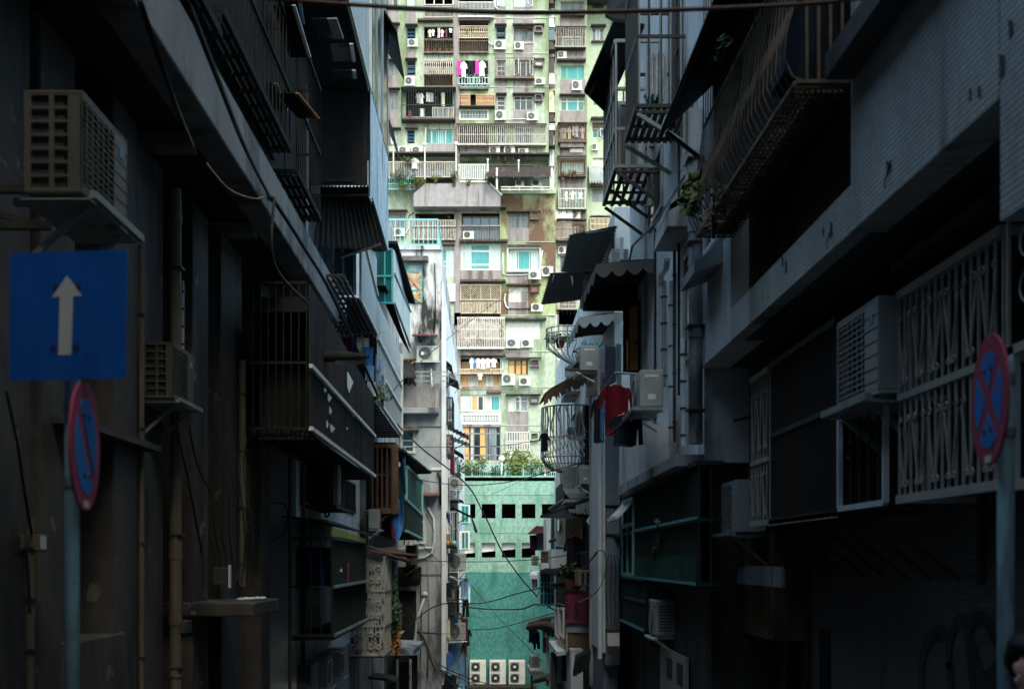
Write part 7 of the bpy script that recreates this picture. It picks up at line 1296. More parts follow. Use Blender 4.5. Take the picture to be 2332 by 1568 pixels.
m.part('grille', 'cage_white', t); m2.part('scroll_grille', 'plaster_edge', t); MB().disc((cx + .1, cy, zb_ - .02), (0, 0, 1), r0 * .6, .02, 16).part('tray', 'sheet_rust', t); MB().box(2.55, 2.7, 30, 31.6, zb_, zt).part('inner_panel', 'sheet_black', t)
t = thing('brown_awning', 'ragged brown awning drooping over the wire drum cage', 'awning', (2.2, 30, ZA(925, 30))); nn = 10; m = MB(); pts = []
for k in range(nn + 1): f = k / nn; pts.append((XA(1237 + 112 * f, 29.6), ZA(905 - 58 * f ** .75, 29.6)))
for (xa, za), (xb, zb2) in zip(pts, pts[1:]): m.slab([(xa, 29.3, za), (xb, 29.3, zb2), (xb, 31.8, zb2 + .1), (xa, 31.8, za + .1)], (0, 0, .05))
m.part('cloth', 'awning_brown', t); m = MB(); r = random.Random(3)
for k in range(22): f = k / 22; xa = XA(1237 + 112 * f, 29.6); xb = XA(1237 + 112 * (f + 1 / 22), 29.6); z = ZA(905 - 58 * f ** .75, 29.6); m.slab([(xa, 29.28, z), (xb, 29.28, z), (xb, 29.28, z - r.uniform(.15, .35)), (xa, 29.28, z - r.uniform(.15, .35))], (0, .015, 0))
m.part('fringe', 'awning_brown', t)
hang('shirt', 'cloth_white', P(1323, 938, 30.9), .55, .6, 0, 'white shirt inside the wire drum cage, upper'); hang('towel', 'cloth_white', P(1314, 972, 30.9), .35, .9, 0, 'wide white towel inside the wire drum cage'); hang('shirt', 'cloth_black', P(1240, 985, 30.2), .5, .35, .3, 'black cloth hanging on the street side of the wire drum')
# ring cage with plants and the pale balcony
t = thing('ring_balcony', 'rounded bar balcony with dry plants and curved rails', 'balcony', (2.1, 33.5, ZA(790, 33))); m = MB(); c0 = (2.35, 33.4)
for k, py in enumerate((745, 757, 769)): m.tube([(c0[0] + .65 * math.cos(math.pi * .7 + q * .16), c0[1] + .65 * math.sin(math.pi * .7 + q * .16), ZA(py, 33)) for q in range(22)], .02, 5)
for q in range(9): a = math.pi * .7 + q * .4; m.tube([(c0[0] + .65 * math.cos(a), c0[1] + .65 * math.sin(a), ZA(742, 33)), (c0[0] + .65 * math.cos(a), c0[1] + .65 * math.sin(a), ZA(785, 33)), (c0[0] + .3 * math.cos(a), c0[1] + .3 * math.sin(a), ZA(806, 33)), (c0[0] + .3, c0[1], ZA(835, 33))], .018, 4)
m.part('bars', 'steel_grey', t); plant((2.1, 33.2, ZA(768, 33)), (.45, .35, .14), 160, .08, 'leaf_dark', 'dry dark plants inside the rounded bar balcony', seed=640)
MB().box(XA(1290, 33.5), XA(1345, 33.5), 33.5, 36, ZA(890, 33.5), ZA(856, 33.5)).part('balcony_wall', 'plaster_grey', RCB); m = MB()
for k in range(14): x = XA(1288 + k * 4, 33.5); m.box(x - .02, x + .02, 33.5, 33.54, ZA(857, 33.5), ZA(835, 33.5))
m.part('balcony_bars', 'steel_grey', RCB); awn([P(1287, 844, 22.6), P(1352, 848, 22.6), P(1355, 838, 24), P(1300, 832, 24)], (0, 0, .05), 'dark_shelf', 'steel_dark', 'dark shelf with clutter under an end-on air conditioner', 'shelf'); MB().slab([P(1298, 842, 22.8), P(1345, 842, 22.8), P(1338, 822, 22.8), P(1322, 815, 22.8)], (0, .2, 0)).solo('dark_bundle', 'cloth_black', 'dark bundle piled on a shelf under an air conditioner', 'bundle')
# curved rib cage and scalloped canopy
t = thing('rib_cage', 'curved-rib window cage below the drum, pale light between its ribs', 'window cage', (2.4, 29, ZA(1130, 29))); m = MB()
for k in range(12): x = XA(1284 + k * 4.2, 28.5); m.tube([(x, 28.6, ZA(1062, 28.5)), (x, 28.6, ZA(1112, 28.5)), (x + .06, 28.5, ZA(1124, 28.5)), (x + .18, 28.5, ZA(1134, 28.5))], .02, 5)
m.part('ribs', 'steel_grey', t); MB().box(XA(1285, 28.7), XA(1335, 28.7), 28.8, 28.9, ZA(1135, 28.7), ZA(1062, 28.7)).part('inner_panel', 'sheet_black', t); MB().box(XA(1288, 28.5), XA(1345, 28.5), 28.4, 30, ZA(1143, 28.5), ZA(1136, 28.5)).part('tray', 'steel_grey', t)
t = thing('scalloped_canopy', 'dark roofed canopy with pale blue scalloped edge and painted spots', 'canopy', P(1300, 1182, 27)); MB().slab([P(1230, 1178, 30), P(1292, 1158, 29), P(1330, 1140, 26), P(1372, 1140, 25), P(1345, 1182, 27), P(1290, 1180, 29)], (0, 0, .06)).part('roof', 'sheet_black', t); scallop(t, P(1312, 1150, 25.6), P(1345, 1140, 25), .22, 3, 'awning_grey', full=.5); scallop(t, P(1346, 1140, 24.8), P(1373, 1139, 24.6), .26, 2, 'sheet_blue', full=.55); scallop(t, P(1296, 1158, 27), P(1345, 1162, 26), .10, 6, 'awning_grey')
m = MB(); 
for px, py, r_ in ((1364, 1150, .035), (1367, 1157, .028), (1362, 1158, .022)): m.disc(P(px, py, 24.55), (0, -1, 0), r_, .01, 10)
m.part('spot', 'cloth_black', t); awn([P(1248, 1160, 31), P(1285, 1136, 30), P(1290, 1142, 31), P(1258, 1168, 32)], (0, 0, .04), 'grey_flap', 'sheet_grey', 'narrow grey flap beside the scalloped canopy')
MB().slab([P(1335, 1186, 24.5), P(1346, 1168, 24.5), P(1350, 1205, 24.5)], (0, .03, 0)).solo('white_rag', 'cloth_white', 'white rag hanging under the scalloped canopy', 'cloth')
# beige bay with black coat
t = thing('beige_bay', 'beige plastered bay window behind the black coat', 'bay window', (2.4, 32.5, ZA(1240, 32))); MB().slab([P(1288, 1240, 32), P(1327, 1240, 32), P(1327, 1178, 32), P(1288, 1178, 32)], (0, 1.6, 0)).part('front', 'rendered_brown', t); MB().slab([P(1267, 1236, 33.6), P(1287.5, 1240, 32), P(1287.5, 1178, 32), P(1267, 1180, 33.6)], (.1, .1, 0)).part('side', 'cloth_cream', t)
m = MB()
for a, b in ((1271, 1275), (1279, 1285)): m.slab([P(a, 1208, 33.2), P(b, 1206, 32.4), P(b, 1182, 32.4), P(a, 1183, 33.2)], (-.02, -.02, 0))
m.part('pane', 'dark_glass', t); MB().slab([P(1266, 1238, 33.6), P(1288, 1243, 32), P(1292, 1240, 32.5), P(1280, 1229, 34)], (0, 0, -.05)).part('sill', 'plaster_edge', t)
hang('shirt', 'cloth_black', P(1308, 1220, 28.6), .86, .62, .1, 'black coat on a hanger in front of the beige bay')
t = thing('red_roof_bay', 'small glazed bay with a maroon ribbed roof against the green podium', 'bay window', (1.9, 45, ZA(1250, 45))); MB().box(XA(1222, 45), XA(1248, 45), 45, 46, ZA(1252, 45), ZA(1212, 45)).part('body', 'plaster_grey', t); MB().box(XA(1223, 44.9), XA(1233, 44.9), 44.93, 44.99, ZA(1248, 45), ZA(1214, 45)).part('pane', 'blue_glass', t); MB().box(XA(1236, 44.9), XA(1244, 44.9), 44.93, 44.99, ZA(1250, 45), ZA(1214, 45)).part('brown_panel', 'wood_red', t); MB().corr(P(1202, 1216, 44.3), P(1246, 1212, 44.3), P(1246, 1198, 46), P(1222, 1198, 46), 9, .03, 4).part('roof', 'sheet_maroon', t)
for px, mt, p0, p1, lb in ((1212, 'cloth_red', 1218, 1248, 'dark red cloth under the maroon bay roof'), (1217, 'cloth_navy', 1218, 1252, 'navy cloth under the maroon bay roof')): hang('towel', mt, P(px, p0, 44.8), (p1 - p0) * 44.8 / K, .35, .3, lb)
t = thing('white_cabinet', 'small pale slatted cabinet below the maroon roofed bay', 'cabinet', P(1218, 1288, 44)); MB().box(XA(1211, 44), XA(1227, 44), 44, 44.6, ZA(1287, 44), ZA(1264, 44)).part('body', 'plaster_grey', t, bevel=.02); m = MB(); [m.box(XA(1213, 44), XA(1225, 44), 43.98, 43.999, ZA(1284 - q * 4, 44), ZA(1282.5 - q * 4, 44)) for q in range(5)]; m.part('slats', 'ac_dark', t)
t = thing('wooden_box', 'brown wooden box on a white ledge beside the pale wall', 'box', P(1240, 1281, 40)); MB().box(XA(1233, 40), XA(1249, 40), 40, 40.5, ZA(1281, 40), ZA(1256, 40)).part('body', 'wood', t, bevel=.02); MB().box(XA(1231, 40), XA(1250, 40), 39.95, 40.55, ZA(1256, 40), ZA(1253, 40)).part('lid', 'wood_grey', t)
W2 = thing('white_pier', 'white painted pier and ledge under the wooden box', 'wall', P(1245, 1305, 41)); MB().box(XA(1244, 41), XA(1254, 41), 41, 43, ZA(1310, 41), ZA(1180, 41)).part('pier', 'plaster_edge', W2); MB().box(XA(1231, 40), XA(1252, 40), 39.9, 41, ZA(1300, 40), ZA(1281, 40)).part('ledge', 'plaster_edge', W2); MB().box(XA(1256, 38), XA(1290, 38), 38, 40, ZA(1302, 38), ZA(1250, 38)).part('side_wall', 'plaster_white', W2); MB().box(XA(1254, 38.5), XA(1262, 38.5), 38.2, 38.5, ZA(1250, 38.5), ZA(1180, 38.5)).part('blue_window', 'blue_glass', W2)
MB().tube([P(1252, 1232, 36), P(1282, 1222, 35)], .05, 6).solo('brown_pole', 'wood', 'short brown pole poking out above the wooden box', 'pole')
t = thing('tile_awning', 'dark ribbed awning edges with bright rib ends, upper of two', 'awning', P(1270, 1318, 30)); MB().corr(P(1229, 1302, 36), P(1318, 1318, 26.5), P(1325, 1300, 27.5), P(1245, 1296, 37), 24, .05, 4).part('sheet', 'sheet_dark', t)
t = thing('tile_awning', 'dark ribbed awning with bright rib ends, lower of two', 'awning', P(1290, 1345, 28)); MB().corr(P(1249, 1336, 34), P(1336, 1346, 25.5), P(1340, 1330, 26.5), P(1262, 1330, 35), 26, .04, 4).part('sheet', 'sheet_rust', t)
plant(P(1298, 1303, 27), (.3, .3, .25), 120, .1, 'leaf_dark', 'spiky dark plant above the ribbed awnings, below the coat', seed=650)
t = thing('beige_window_box', 'beige window box with two dark panes beside the white wall strip', 'bay window', P(1338, 1331, 24)); MB().box(XA(1317, 24), XA(1358, 24), 24, 25, ZA(1331, 24), ZA(1298, 24)).part('body', 'rendered_brown', t, bevel=.01); m = MB()
for a, b in ((1324, 1331), (1335, 1342)): m.box(XA(a, 24), XA(b, 24), 23.98, 23.998, ZA(1328, 24), ZA(1302, 24))
m.part('pane', 'dark_glass', t); MB().box(XA(1316, 24), XA(1360, 24), 23.9, 25.05, ZA(1334, 24), ZA(1331, 24)).part('sill', 'concrete_dark', t)
# glazed box, small canopies, clothes further down
t = thing('glazed_box', 'tall greenish glazed balcony box against the teal podium wall', 'balcony', P(1246, 1374, 36)); MB().box(XA(1230, 36), XA(1262, 36), 36, 38, ZA(1376, 36), ZA(1303, 36)).part('panes', 'blue_glass', t); m = MB()
for px in (1230, 1238, 1246, 1254, 1262): m.box(XA(px, 36) - .02, XA(px, 36) + .02, 35.95, 35.995, ZA(1376, 36), ZA(1303, 36))
for py in (1304, 1325, 1350, 1376): m.box(XA(1230, 36), XA(1262, 36), 35.94, 35.99, ZA(py, 36) - .025, ZA(py, 36) + .025)
m.part('frame', 'teal_paint', t)
t = thing('white_canopy', 'tiny white scalloped canopy over a grey cloth', 'awning', P(1218, 1316, 42)); MB().slab([P(1205, 1311, 41.5), P(1231, 1312, 41.5), P(1231, 1302, 42.5), P(1212, 1303, 42.5)], (0, 0, .05)).part('roof', 'plaster_edge', t); scallop(t, P(1206, 1311, 41.4), P(1231, 1312, 41.4), .12, 5, 'plaster_edge'); hang('towel', 'cloth_grey', P(1219, 1316, 41.8), .38, .45, .1, 'grey cloth under the tiny white canopy')
t = thing('rolled_awning', 'thick brown rolled awning beside the white shelf', 'awning', P(1235, 1432, 36)); MB().tube([P(1204, 1428, 38), P(1222, 1424, 37), P(1245, 1422, 35), P(1268, 1428, 33)], [.1, .13, .14, .1], 10).part('roll', 'awning_brown', t); MB().tube([P(1206, 1420, 38.4), P(1240, 1410, 36.5), P(1268, 1408, 34.5)], .09, 8).part('pale_roll', 'pvc_beige', t)
for kd, mt, px, p0, p1, lb in (('shirt', 'cloth_blue', 1218, 1432, 1466, 'blue shirt below the brown rolled awning'), ('trousers', 'cloth_black', 1222, 1440, 1478, 'black trousers below the brown rolled awning'), ('towel', 'cloth_navy', 1211, 1430, 1462, 'navy towel at the end of the brown rolled awning'), ('towel', 'cloth_maroon', 1213, 1488, 1512, 'maroon cloth beside the small low air conditioner')): h = (p1 - p0) * 38 / K; hang(kd, mt, P(px, p0, 38), h, h * .75, .2, lb)
t = thing('striped_canopy', 'green and white striped scalloped canopy above a brick pillar', 'awning', P(1250, 1450, 35)); w0, w1 = XA(1235, 35), XA(1268, 35)
for k in range(6):
    a = w0 + (w1 - w0) * k / 6; b = w0 + (w1 - w0) * (k + 1) / 6; MB().slab([(a, 35, ZA(1437, 35)), (b, 35, ZA(1437, 35))] + [(b + (a - b) * q / 5, 35, ZA(1446, 35) - .07 * math.sin(math.pi * q / 5)) for q in range(6)], (0, .02, 0)).part('stripe', ('sheet_green', 'bright_white')[k % 2], t)
MB().box(w0, w1, 35.02, 36, ZA(1437, 35), ZA(1435, 35)).part('roof', 'sheet_green', t)
MB().box(XA(1237, 36), XA(1245, 36), 36, 36.4, ZA(1486, 36), ZA(1447, 36)).part('brick_pillar', 'brick_red', RCB); MB().tube([P(1247, 1560, 35.6), P(1247, 1450, 35.6)], .05, 8).part('drainpipe', 'pvc_white', RCB)
place(ACG, (XA(1229, 37), 37.3, ZA(1516, 37)), -math.pi / 2, (1, 1, .6), 'small pale air conditioner low against the podium wall', 'air conditioners along the alley', 'air conditioner')
t = thing('maroon_bay', 'balcony bay hung with a dark maroon patterned blanket over a grey sill', 'bay window', P(1316, 1483, 26)); m = MB(); patch(m, [(ZA(1347, 26), XA(1287, 26), XA(1344, 26)), (ZA(1417, 26), XA(1287, 26), XA(1344, 26))], 8, 26); m.v = [Vector((v.x, 26 + v.y, v.z)) for v in m.v]; m.part('blanket', 'cloth_maroon', t, smooth=True)
MB().box(XA(1289, 26), XA(1346, 26), 26.1, 27.8, ZA(1440, 26), ZA(1417, 26)).part('sill_wall', 'plaster_grey', t); MB().box(XA(1289, 26), XA(1346, 26), 26.15, 27.8, ZA(1484, 26), ZA(1440, 26)).part('lower_wall', 'rendered_brown', t); MB().slab([P(1267, 1462, 29), P(1288.5, 1484, 26.1), P(1288.5, 1382, 26.1), P(1267, 1382, 29)], (.05, .05, 0)).part('side_wall', 'cloth_cream', t)
m = MB()
for a, b, d0, d1 in ((1269, 1276, 28.6, 27.6), (1279, 1287, 27.3, 26.3)):
    q = [P(a, 1444, d0), P(b, 1452, d1), P(b, 1386, d1), P(a, 1384, d0)]
    for i in range(4): m.bar(q[i] + Vector((-.04, -.04, 0)), q[(i + 1) % 4] + Vector((-.04, -.04, 0)), .05)
    MB().slab(q, (-.01, -.01, 0)).part('pane', 'dark_glass', t)
m.part('window_frame', 'white_paint', t); awn([P(1249, 1458, 29), P(1268, 1457, 30), P(1289, 1480, 26.2), P(1268, 1483, 26.5)], (0, 0, -.1), 'white_shelf', 'plaster_edge', 'white slab shelf under the maroon-blanket bay', 'shelf')
awn([P(1255, 1420, 31), P(1268, 1414, 30), P(1272, 1424, 30), P(1258, 1430, 31)], (0, 0, .12), 'white_block', 'plaster_edge', 'small white block above the brown rolled awning', 'block')
MB().box(XA(1304, 25), XA(1332, 25), 25.5, 27, -6, ZA(1483, 25)).part('white_wall', 'plaster_white', RCB); MB().box(XA(1258, 28), XA(1302, 28), 28.5, 29, -6, ZA(1490, 28)).part('shutter', 'concrete_dark', RCB); MB().box(XA(1272, 28), XA(1282, 28), 28.4, 28.49, ZA(1560, 28), ZA(1495, 28)).part('pale_strip', 'plaster_grey', RCB)
t = awn([P(1306, 1540, 23.5), P(1312, 1498, 23.5), P(1346, 1482, 23), P(1342, 1520, 23)], (0, .25, .05), 'folded_awning', 'sheet_black', 'black folded awning low beside the white wall', struts=[(P(1310, 1538, 23.4), P(1340, 1500, 23.4))]); MB().slab([P(1322, 1518, 23.3), P(1330, 1500, 23.3), P(1345, 1490, 23.2), P(1338, 1508, 23.2)], (0, .02, 0)).part('pale_fold', 'wood_grey', t)  # one fold in a paler material than the black sheet
t = thing('grey_table', 'dark shelf with pale litter low beside the condensers', 'shelf', P(1222, 1540, 40)); MB().box(XA(1207, 40), XA(1238, 40), 40, 42, ZA(1537, 40), ZA(1528, 40)).part('top', 'wood_grey', t); MB().box(XA(1209, 40.2), XA(1214, 40.2), 40.2, 40.5, ZA(1600, 40), ZA(1537, 40)).part('leg', 'steel_dark', t); m = MB(); [m.ball((XA(1212 + q * 4, 40.2), 40.3, ZA(1526, 40)), .09, 6, 4, .5) for q in range(4)]; m.part('litter', 'bright_white', t)
MB().tube([P(1218, 1548, 37), P(1235, 1544, 36), P(1250, 1540, 35)], .11, 8).solo('cloth_roll', 'pvc_beige', 'beige roll of cloth at the lowest edge near the brick pillar', 'roll')
awn([P(1252, 1560, 30), P(1290, 1558, 28), P(1292, 1575, 28), P(1262, 1580, 30)], (0, 0, .1), 'white_slab', 'plaster_edge', 'white slab at the bottom edge under the shutter', 'shelf')
awn([P(1184 + 90, 1080, 36), P(1296, 1076, 35), P(1298, 1098, 35), P(1276, 1100, 36)], (0, 0, .06), 'ruffled_awning', 'awning_grey', 'small ruffled pale awning beside the podium fence, under the drum')
# odds and ends of the upper far wall
for k, (px, py, w_, h, mt) in enumerate(((1428, 120, 10, 40, 'plaster_edge'), (1424, 250, 6, 60, 'plaster_edge'), (1412, 540, 8, 50, 'plaster_edge'))): MB().box(XA(px, 20.9), XA(px + w_, 20.9), 20.9, 21.2, ZA(py + h, 20.9), ZA(py, 20.9)).part('jamb', mt, RB)
# ------------------------------------------------------------------ ground: level crossing, then the alley drops away downhill
m = MB(); prof = [(-60, 0), (0, 0), (5, -.25), (14, -1.35), (30, -3.4), (60, -7.2), (90, -11.2), (130, -12)]
for (ya, za), (yb, zb) in zip(prof, prof[1:]): m.quad((-60, ya, za), (60, ya, za), (60, yb, zb), (-60, yb, zb))
m.solo('street', 'asphalt', None, None, kind='structure')

# unseen block added behind the camera to cut sky light on the near alley
m = MB().box(-30, 30, -14, -7, -1, 26); m.solo('sky_blocker', 'concrete_dark', None, None, kind='structure')

# ------------------------------------------------------------------ road signs
def disc_sign(name, label, c, ang, cross, tilt=0):
    """round no-parking sign of radius .3; ang = heading of its face normal in degrees"""
    t = thing(name, label, 'road sign', c); n = Vector((math.cos(math.radians(ang)), math.sin(math.radians(ang)), 0)); u = Vector((-n.y, n.x, 0)); up = Vector((0, 0, 1)); c = Vector(c) + up * .3; t.location = c - up * .3; ORG[t.name] = t.location.copy()
    def pt(a, b, k): return c + u * a + up * b + n * k
    def plate(pts, k0, k1): return MB().slab([pt(a, b, k0) for a, b in pts], n * (k1 - k0))
    cir = [(.3 * math.cos(q * math.pi / 24), .3 * math.sin(q * math.pi / 24)) for q in range(48)]
    plate(cir, 0, .012).part('plate', 'sign_red', t)
    # blue segments cut by the bars
    r = .222; segs = []
    def chord_region(keep):
        N = 96; pts = []
        for q in range(N): a = q * 2 * math.pi / N; p = (r * math.cos(a), r * math.sin(a)); pts.append(p)
        for (nx, ny, dd) in keep:
            out = []
            for i in range(len(pts)):
                A, B = pts[i], pts[(i + 1) % len(pts)]; fa = A[0] * nx + A[1] * ny - dd; fb = B[0] * nx + B[1] * ny - dd
                if fa >= 0: out.append(A)
                if (fa >= 0) != (fb >= 0): s = fa / (fa - fb); out.append((A[0] + (B[0] - A[0]) * s, A[1] + (B[1] - A[1]) * s))
            pts = out
        return pts
    s2 = math.sqrt(.5); hw = .035; e1 = (s2, s2); e2 = (s2, -s2)
    if not cross: segs = [chord_region([(e1[0], e1[1], hw)]), chord_region([(-e1[0], -e1[1], hw)])]
    else: segs = [chord_region([(a * e1[0], a * e1[1], hw), (b * e2[0], b * e2[1], hw)]) for a in (1, -1) for b in (1, -1)]
    for sg in segs: plate(sg, .0125, .015).part('blue_field', 'sign_disc_blue', t)
    plate([(-.055, -.285), (.055, -.285), (.05, -.252), (-.05, -.252)], .0125, .015).part('sticker', 'sign_white', t)
    m = MB()
    for a in (-.05, .05):
        for b in (-.14, .14): m.disc(pt(a, b, .015), n, .011, .006, 10)
    m.part('bolt', 'steel_dark', t); return t
# the poles
d1 = 5.32
t = thing('sign_pole', 'pale blue-grey steel pole carrying the blue arrow sign', 'pole', (XA(164, d1), d1, -.27)); x = XA(164, d1); MB().tube([(x, d1, -.27), (x, d1, ZA(600, d1))], .033, 20).part('shaft', 'pole_paint', t, smooth=True); MB().box(x - .09, x + .09, d1 - .09, d1 + .09, -.28, -.25).part('foot_plate', 'steel_grey', t)
m = MB()
for py in (660, 790, 930, 1100): m.tube([(x, d1, ZA(py, d1) - .02), (x, d1, ZA(py, d1) + .02)], .038, 16)
m.part('clamp', 'steel_grey', t)
d2 = 5.22
t = thing('sign_pole', 'pale blue-grey steel pole carrying the crossed no-stopping disc', 'pole', (XA(2290, d2), d2, -.26)); x = XA(2291, d2); MB().tube([(x, d2, -.26), (x, d2, ZA(828, d2))], .038, 20).part('shaft', 'pole_paint', t, smooth=True); MB().ball((x, d2, ZA(828, d2)), .038, 12, 6, .5).part('cap', 'pole_paint', t); MB().box(x - .09, x + .09, d2 - .09, d2 + .09, -.27, -.24).part('foot_plate', 'steel_grey', t)
m = MB()
for py in (860, 985): m.tube([(x, d2, ZA(py, d2) - .02), (x, d2, ZA(py, d2) + .02)], .043, 16)
m.part('clamp', 'steel_grey', t)
c = P(190, 1016, 5.30); disc_sign('no_parking_sign', 'round red and blue no-parking sign with one diagonal bar', (c.x, c.y, c.z - .3), 7, False)
c = P(2257, 911, 5.22); disc_sign('no_stopping_sign', 'round red and blue no-stopping sign with a cross', (c.x, c.y, c.z - .3), 171, True)
# blue arrow plate
d = 5.2; cc = P(155, 718, d); W_ = .281; H_ = .292
t = thing('arrow_sign', 'square blue sign with white upward arrow', 'road sign', (cc.x, cc.y, cc.z - H_)); u = Vector((math.cos(math.radians(-7)), math.sin(math.radians(-7)), 0)); n = Vector((u.y, -u.x, 0)); up = Vector((.012, 0, 1)).normalized()
def sp(a, b, k=0): return cc + u * a + up * b + n * k
def rr(w, h, r, q=6):
    o = []
    for sx, sy, a0 in ((1, 1, 0), (-1, 1, 90), (-1, -1, 180), (1, -1, 270)):
        for k in range(q + 1): a = math.radians(a0 + 90 * k / q); o.append((sx * (w - r) + r * math.cos(a), sy * (h - r) + r * math.sin(a)))
    return o
MB().slab([sp(a, b, 0) for a, b in rr(W_, H_, .02)], n * .004).part('plate', 'sign_blue', t); f = d / K
ar = [(153 - 155, 718 - 628), (190 - 155, 718 - 675), (168 - 155, 718 - 675), (165 - 155, 718 - 808), (134 - 155, 718 - 808), (136 - 155, 718 - 675), (116 - 155, 718 - 676)]
MB().slab([sp(a * f, b * f, .0045) for a, b in ar], n * .0015).part('arrow', 'sign_white', t); m = MB()
for px, py in ((126, 652), (181, 651), (123, 789), (178, 788)): m.disc(sp((px - 155) * f, (718 - py) * f, .0045), n, .011, .007, 12)
m.part('bolt', 'steel_dark', t)

# ------------------------------------------------------------------ cables
def cable(pts, r, label, mat='cable', sag=0.0, n=10):
    q = [P(a, b, d) for a, b, d in pts]; out = []
    for k in range(len(q) - 1):
        p0 = q[max(0, k - 1)]; p1 = q[k]; p2 = q[k + 1]; p3 = q[min(len(q) - 1, k + 2)]
        for j in range(n): f = j / n; out.append(.5 * ((2 * p1) + (p2 - p0) * f + (2 * p0 - 5 * p1 + 4 * p2 - p3) * f * f + (3 * p1 - p0 - 3 * p2 + p3) * f ** 3) - Vector((0, 0, sag * 4 * f * (1 - f))))
    out.append(q[-1]); r *= .72 if pts[0][2] > 20 else 1; MB().tube(out, r, 6).solo('cable', mat, label, 'cable', 'cables strung across the alley', smooth=True)
cable([(600, -4, 6.4), (850, 14, 6.2), (1170, 28, 6), (1500, 24, 5.8), (1850, 8, 5.6), (2060, -20, 5.4)], .011, 'thick brown cable spanning the top of the frame', 'cable_brown'); cable([(880, 20, 6.15), (1170, 31, 6.0), (1420, 27, 5.9)], .009, 'black cable running along the brown one at the top')
cable([(318, 0, 8.5), (395, 225, 9.5), (440, 335, 12)], .022, 'black cable hanging down across the dark beam, first'); cable([(425, 0, 8.0), (500, 190, 9.6), (560, 340, 12), (625, 470, 16), (690, 600, 20)], .025, 'thick black cable running along the beam face'); cable([(620, 450, 15), (690, 560, 17), (760, 680, 20), (860, 900, 26)], .03, 'black cable leaving the beam towards the corrugated box'); cable([(470, 372, 12.2), (520, 430, 12.4), (575, 452, 12.8), (605, 448, 13)], .012, 'thin looping cable under the beam', 'cable_grey'); cable([(625, 450, 14), (624, 600, 14), (700, 690, 16)], .02, 'black cable dropping from the beam corner')
cable([(655, 1105, 24), (760, 1040, 25), (880, 905, 30), (985, 800, 40), (1105, 705, 60), (1270, 585, 78), (1330, 500, 88)], .018, 'thin dark cable rising across the mouldy building to the tower')
cable([(850, 895, 28), (900, 960, 32), (960, 1020, 38), (1060, 1100, 40), (1100, 1165, 40), (1150, 1265, 40), (1228, 1362, 38), (1300, 1410, 34)], .034, 'thick black cable sagging diagonally before the green podium wall')
cable([(855, 1080, 28), (940, 1090, 36), (1048, 1104, 40), (1150, 1098, 38), (1270, 1068, 32), (1430, 1020, 22), (1720, 945, 13)], .022, 'long black cable crossing the alley at fence height'); cable([(640, 1012, 22), (800, 1020, 28), (930, 1018, 38), (1130, 1015, 40), (1260, 995, 34), (1440, 965, 22), (1720, 905, 14)], .016, 'thin cable crossing below the tower windows')
cable([(930, 1425, 34), (1000, 1376, 36), (1100, 1372, 38), (1180, 1350, 36), (1290, 1320, 28), (1360, 1258, 22)], .026, 'black cable rising towards the white wall strip before the teal wall'); cable([(1050, 1380, 40), (1110, 1386, 40), (1185, 1386, 40), (1215, 1376, 38), (1240, 1378, 36)], .034, 'kinked black cable across the teal wall'); cable([(860, 1270, 30), (1000, 1277, 40), (1120, 1278, 42), (1230, 1272, 40), (1340, 1256, 26), (1420, 1255, 22)], .022, 'level black cable below the square openings')
cable([(1065, 1433, 46), (1130, 1430, 44), (1200, 1412, 40), (1260, 1395, 34)], .02, 'thin grey cable over the teal wall, lower'); cable([(1072, 1330, 46), (1130, 1400, 44), (1200, 1470, 40), (1235, 1505, 36)], .016, 'thin cable slanting down the teal wall'); cable([(1082, 1140, 60), (1130, 1120, 60), (1210, 1085, 56), (1260, 1066, 50)], .02, 'thin pale cable slanting over the podium top', 'cable_grey')
cable([(940, 1395, 33), (1000, 1520, 36), (1060, 1585, 40)], .016, 'pale cable falling to the bottom edge, first of two', 'cable_grey'); cable([(975, 1515, 36), (1020, 1530, 37), (1080, 1556, 40), (1130, 1568, 42)], .022, 'pale twisted cable above the condensers', 'cable_grey'); cable([(1000, 1512, 40), (1060, 1540, 46), (1130, 1562, 60)], .03, 'brown cable low in front of the condensers', 'cable_brown')
cable([(840, 1362, 26), (880, 1380, 30), (920, 1420, 33), (960, 1440, 38), (1060, 1442, 44)], .016, 'thin cable passing the white scroll cage'); cable([(890, 1180, 32), (960, 1240, 36), (1008, 1285, 42)], .016, 'thin cable across the grey wall window'); cable([(970, 1170, 40), (1010, 1250, 44), (1040, 1262, 46)], .016, 'dark cable at the corner of the grey wall')
cable([(1340, 1350, 24), (1320, 1362, 25), (1300, 1380, 27), (1262, 1372, 30), (1245, 1385, 32)], .018, 'pale cable looping over the maroon blanket', 'cable_grey'); cable([(1350, 1258, 21.2), (1375, 1255, 21.2), (1378, 1300, 21.2), (1360, 1345, 21.2), (1318, 1372, 22)], .02, 'pale cable bent round the white wall strip', 'cable_grey')
for k, (a, b) in enumerate(((1392, 0), (1398, 4), (1386, -5), (1404, 7))): cable([(a, 1262, 21.3), (a + b, 1295, 21.25), (a + b - 2, 1350 + b, 21.25), (a + b * .6, 1400, 21.25), (a - 1, 1435, 21.2)], .010, ('black wire hanging down the grey wall end, first of the bundle', 'black wire in the bundle on the grey wall end', 'wire bundle strand hugging the white strip', 'wire bundle strand beside the green cage')[k])
for k in range(7):
    x = 478 + k * 13; cable([(x, 985 + 9 * k, 16.0), (x + 6 - k, 1080, 15.7), (x - 10 + 5 * k, 1180 + 8 * k, 15.6), (x + 12, 1270 + 4 * k, 15.6), (x + 8, 1325, 15.5)], .013, 'black wire in the tangle hanging before the dark pilasters')
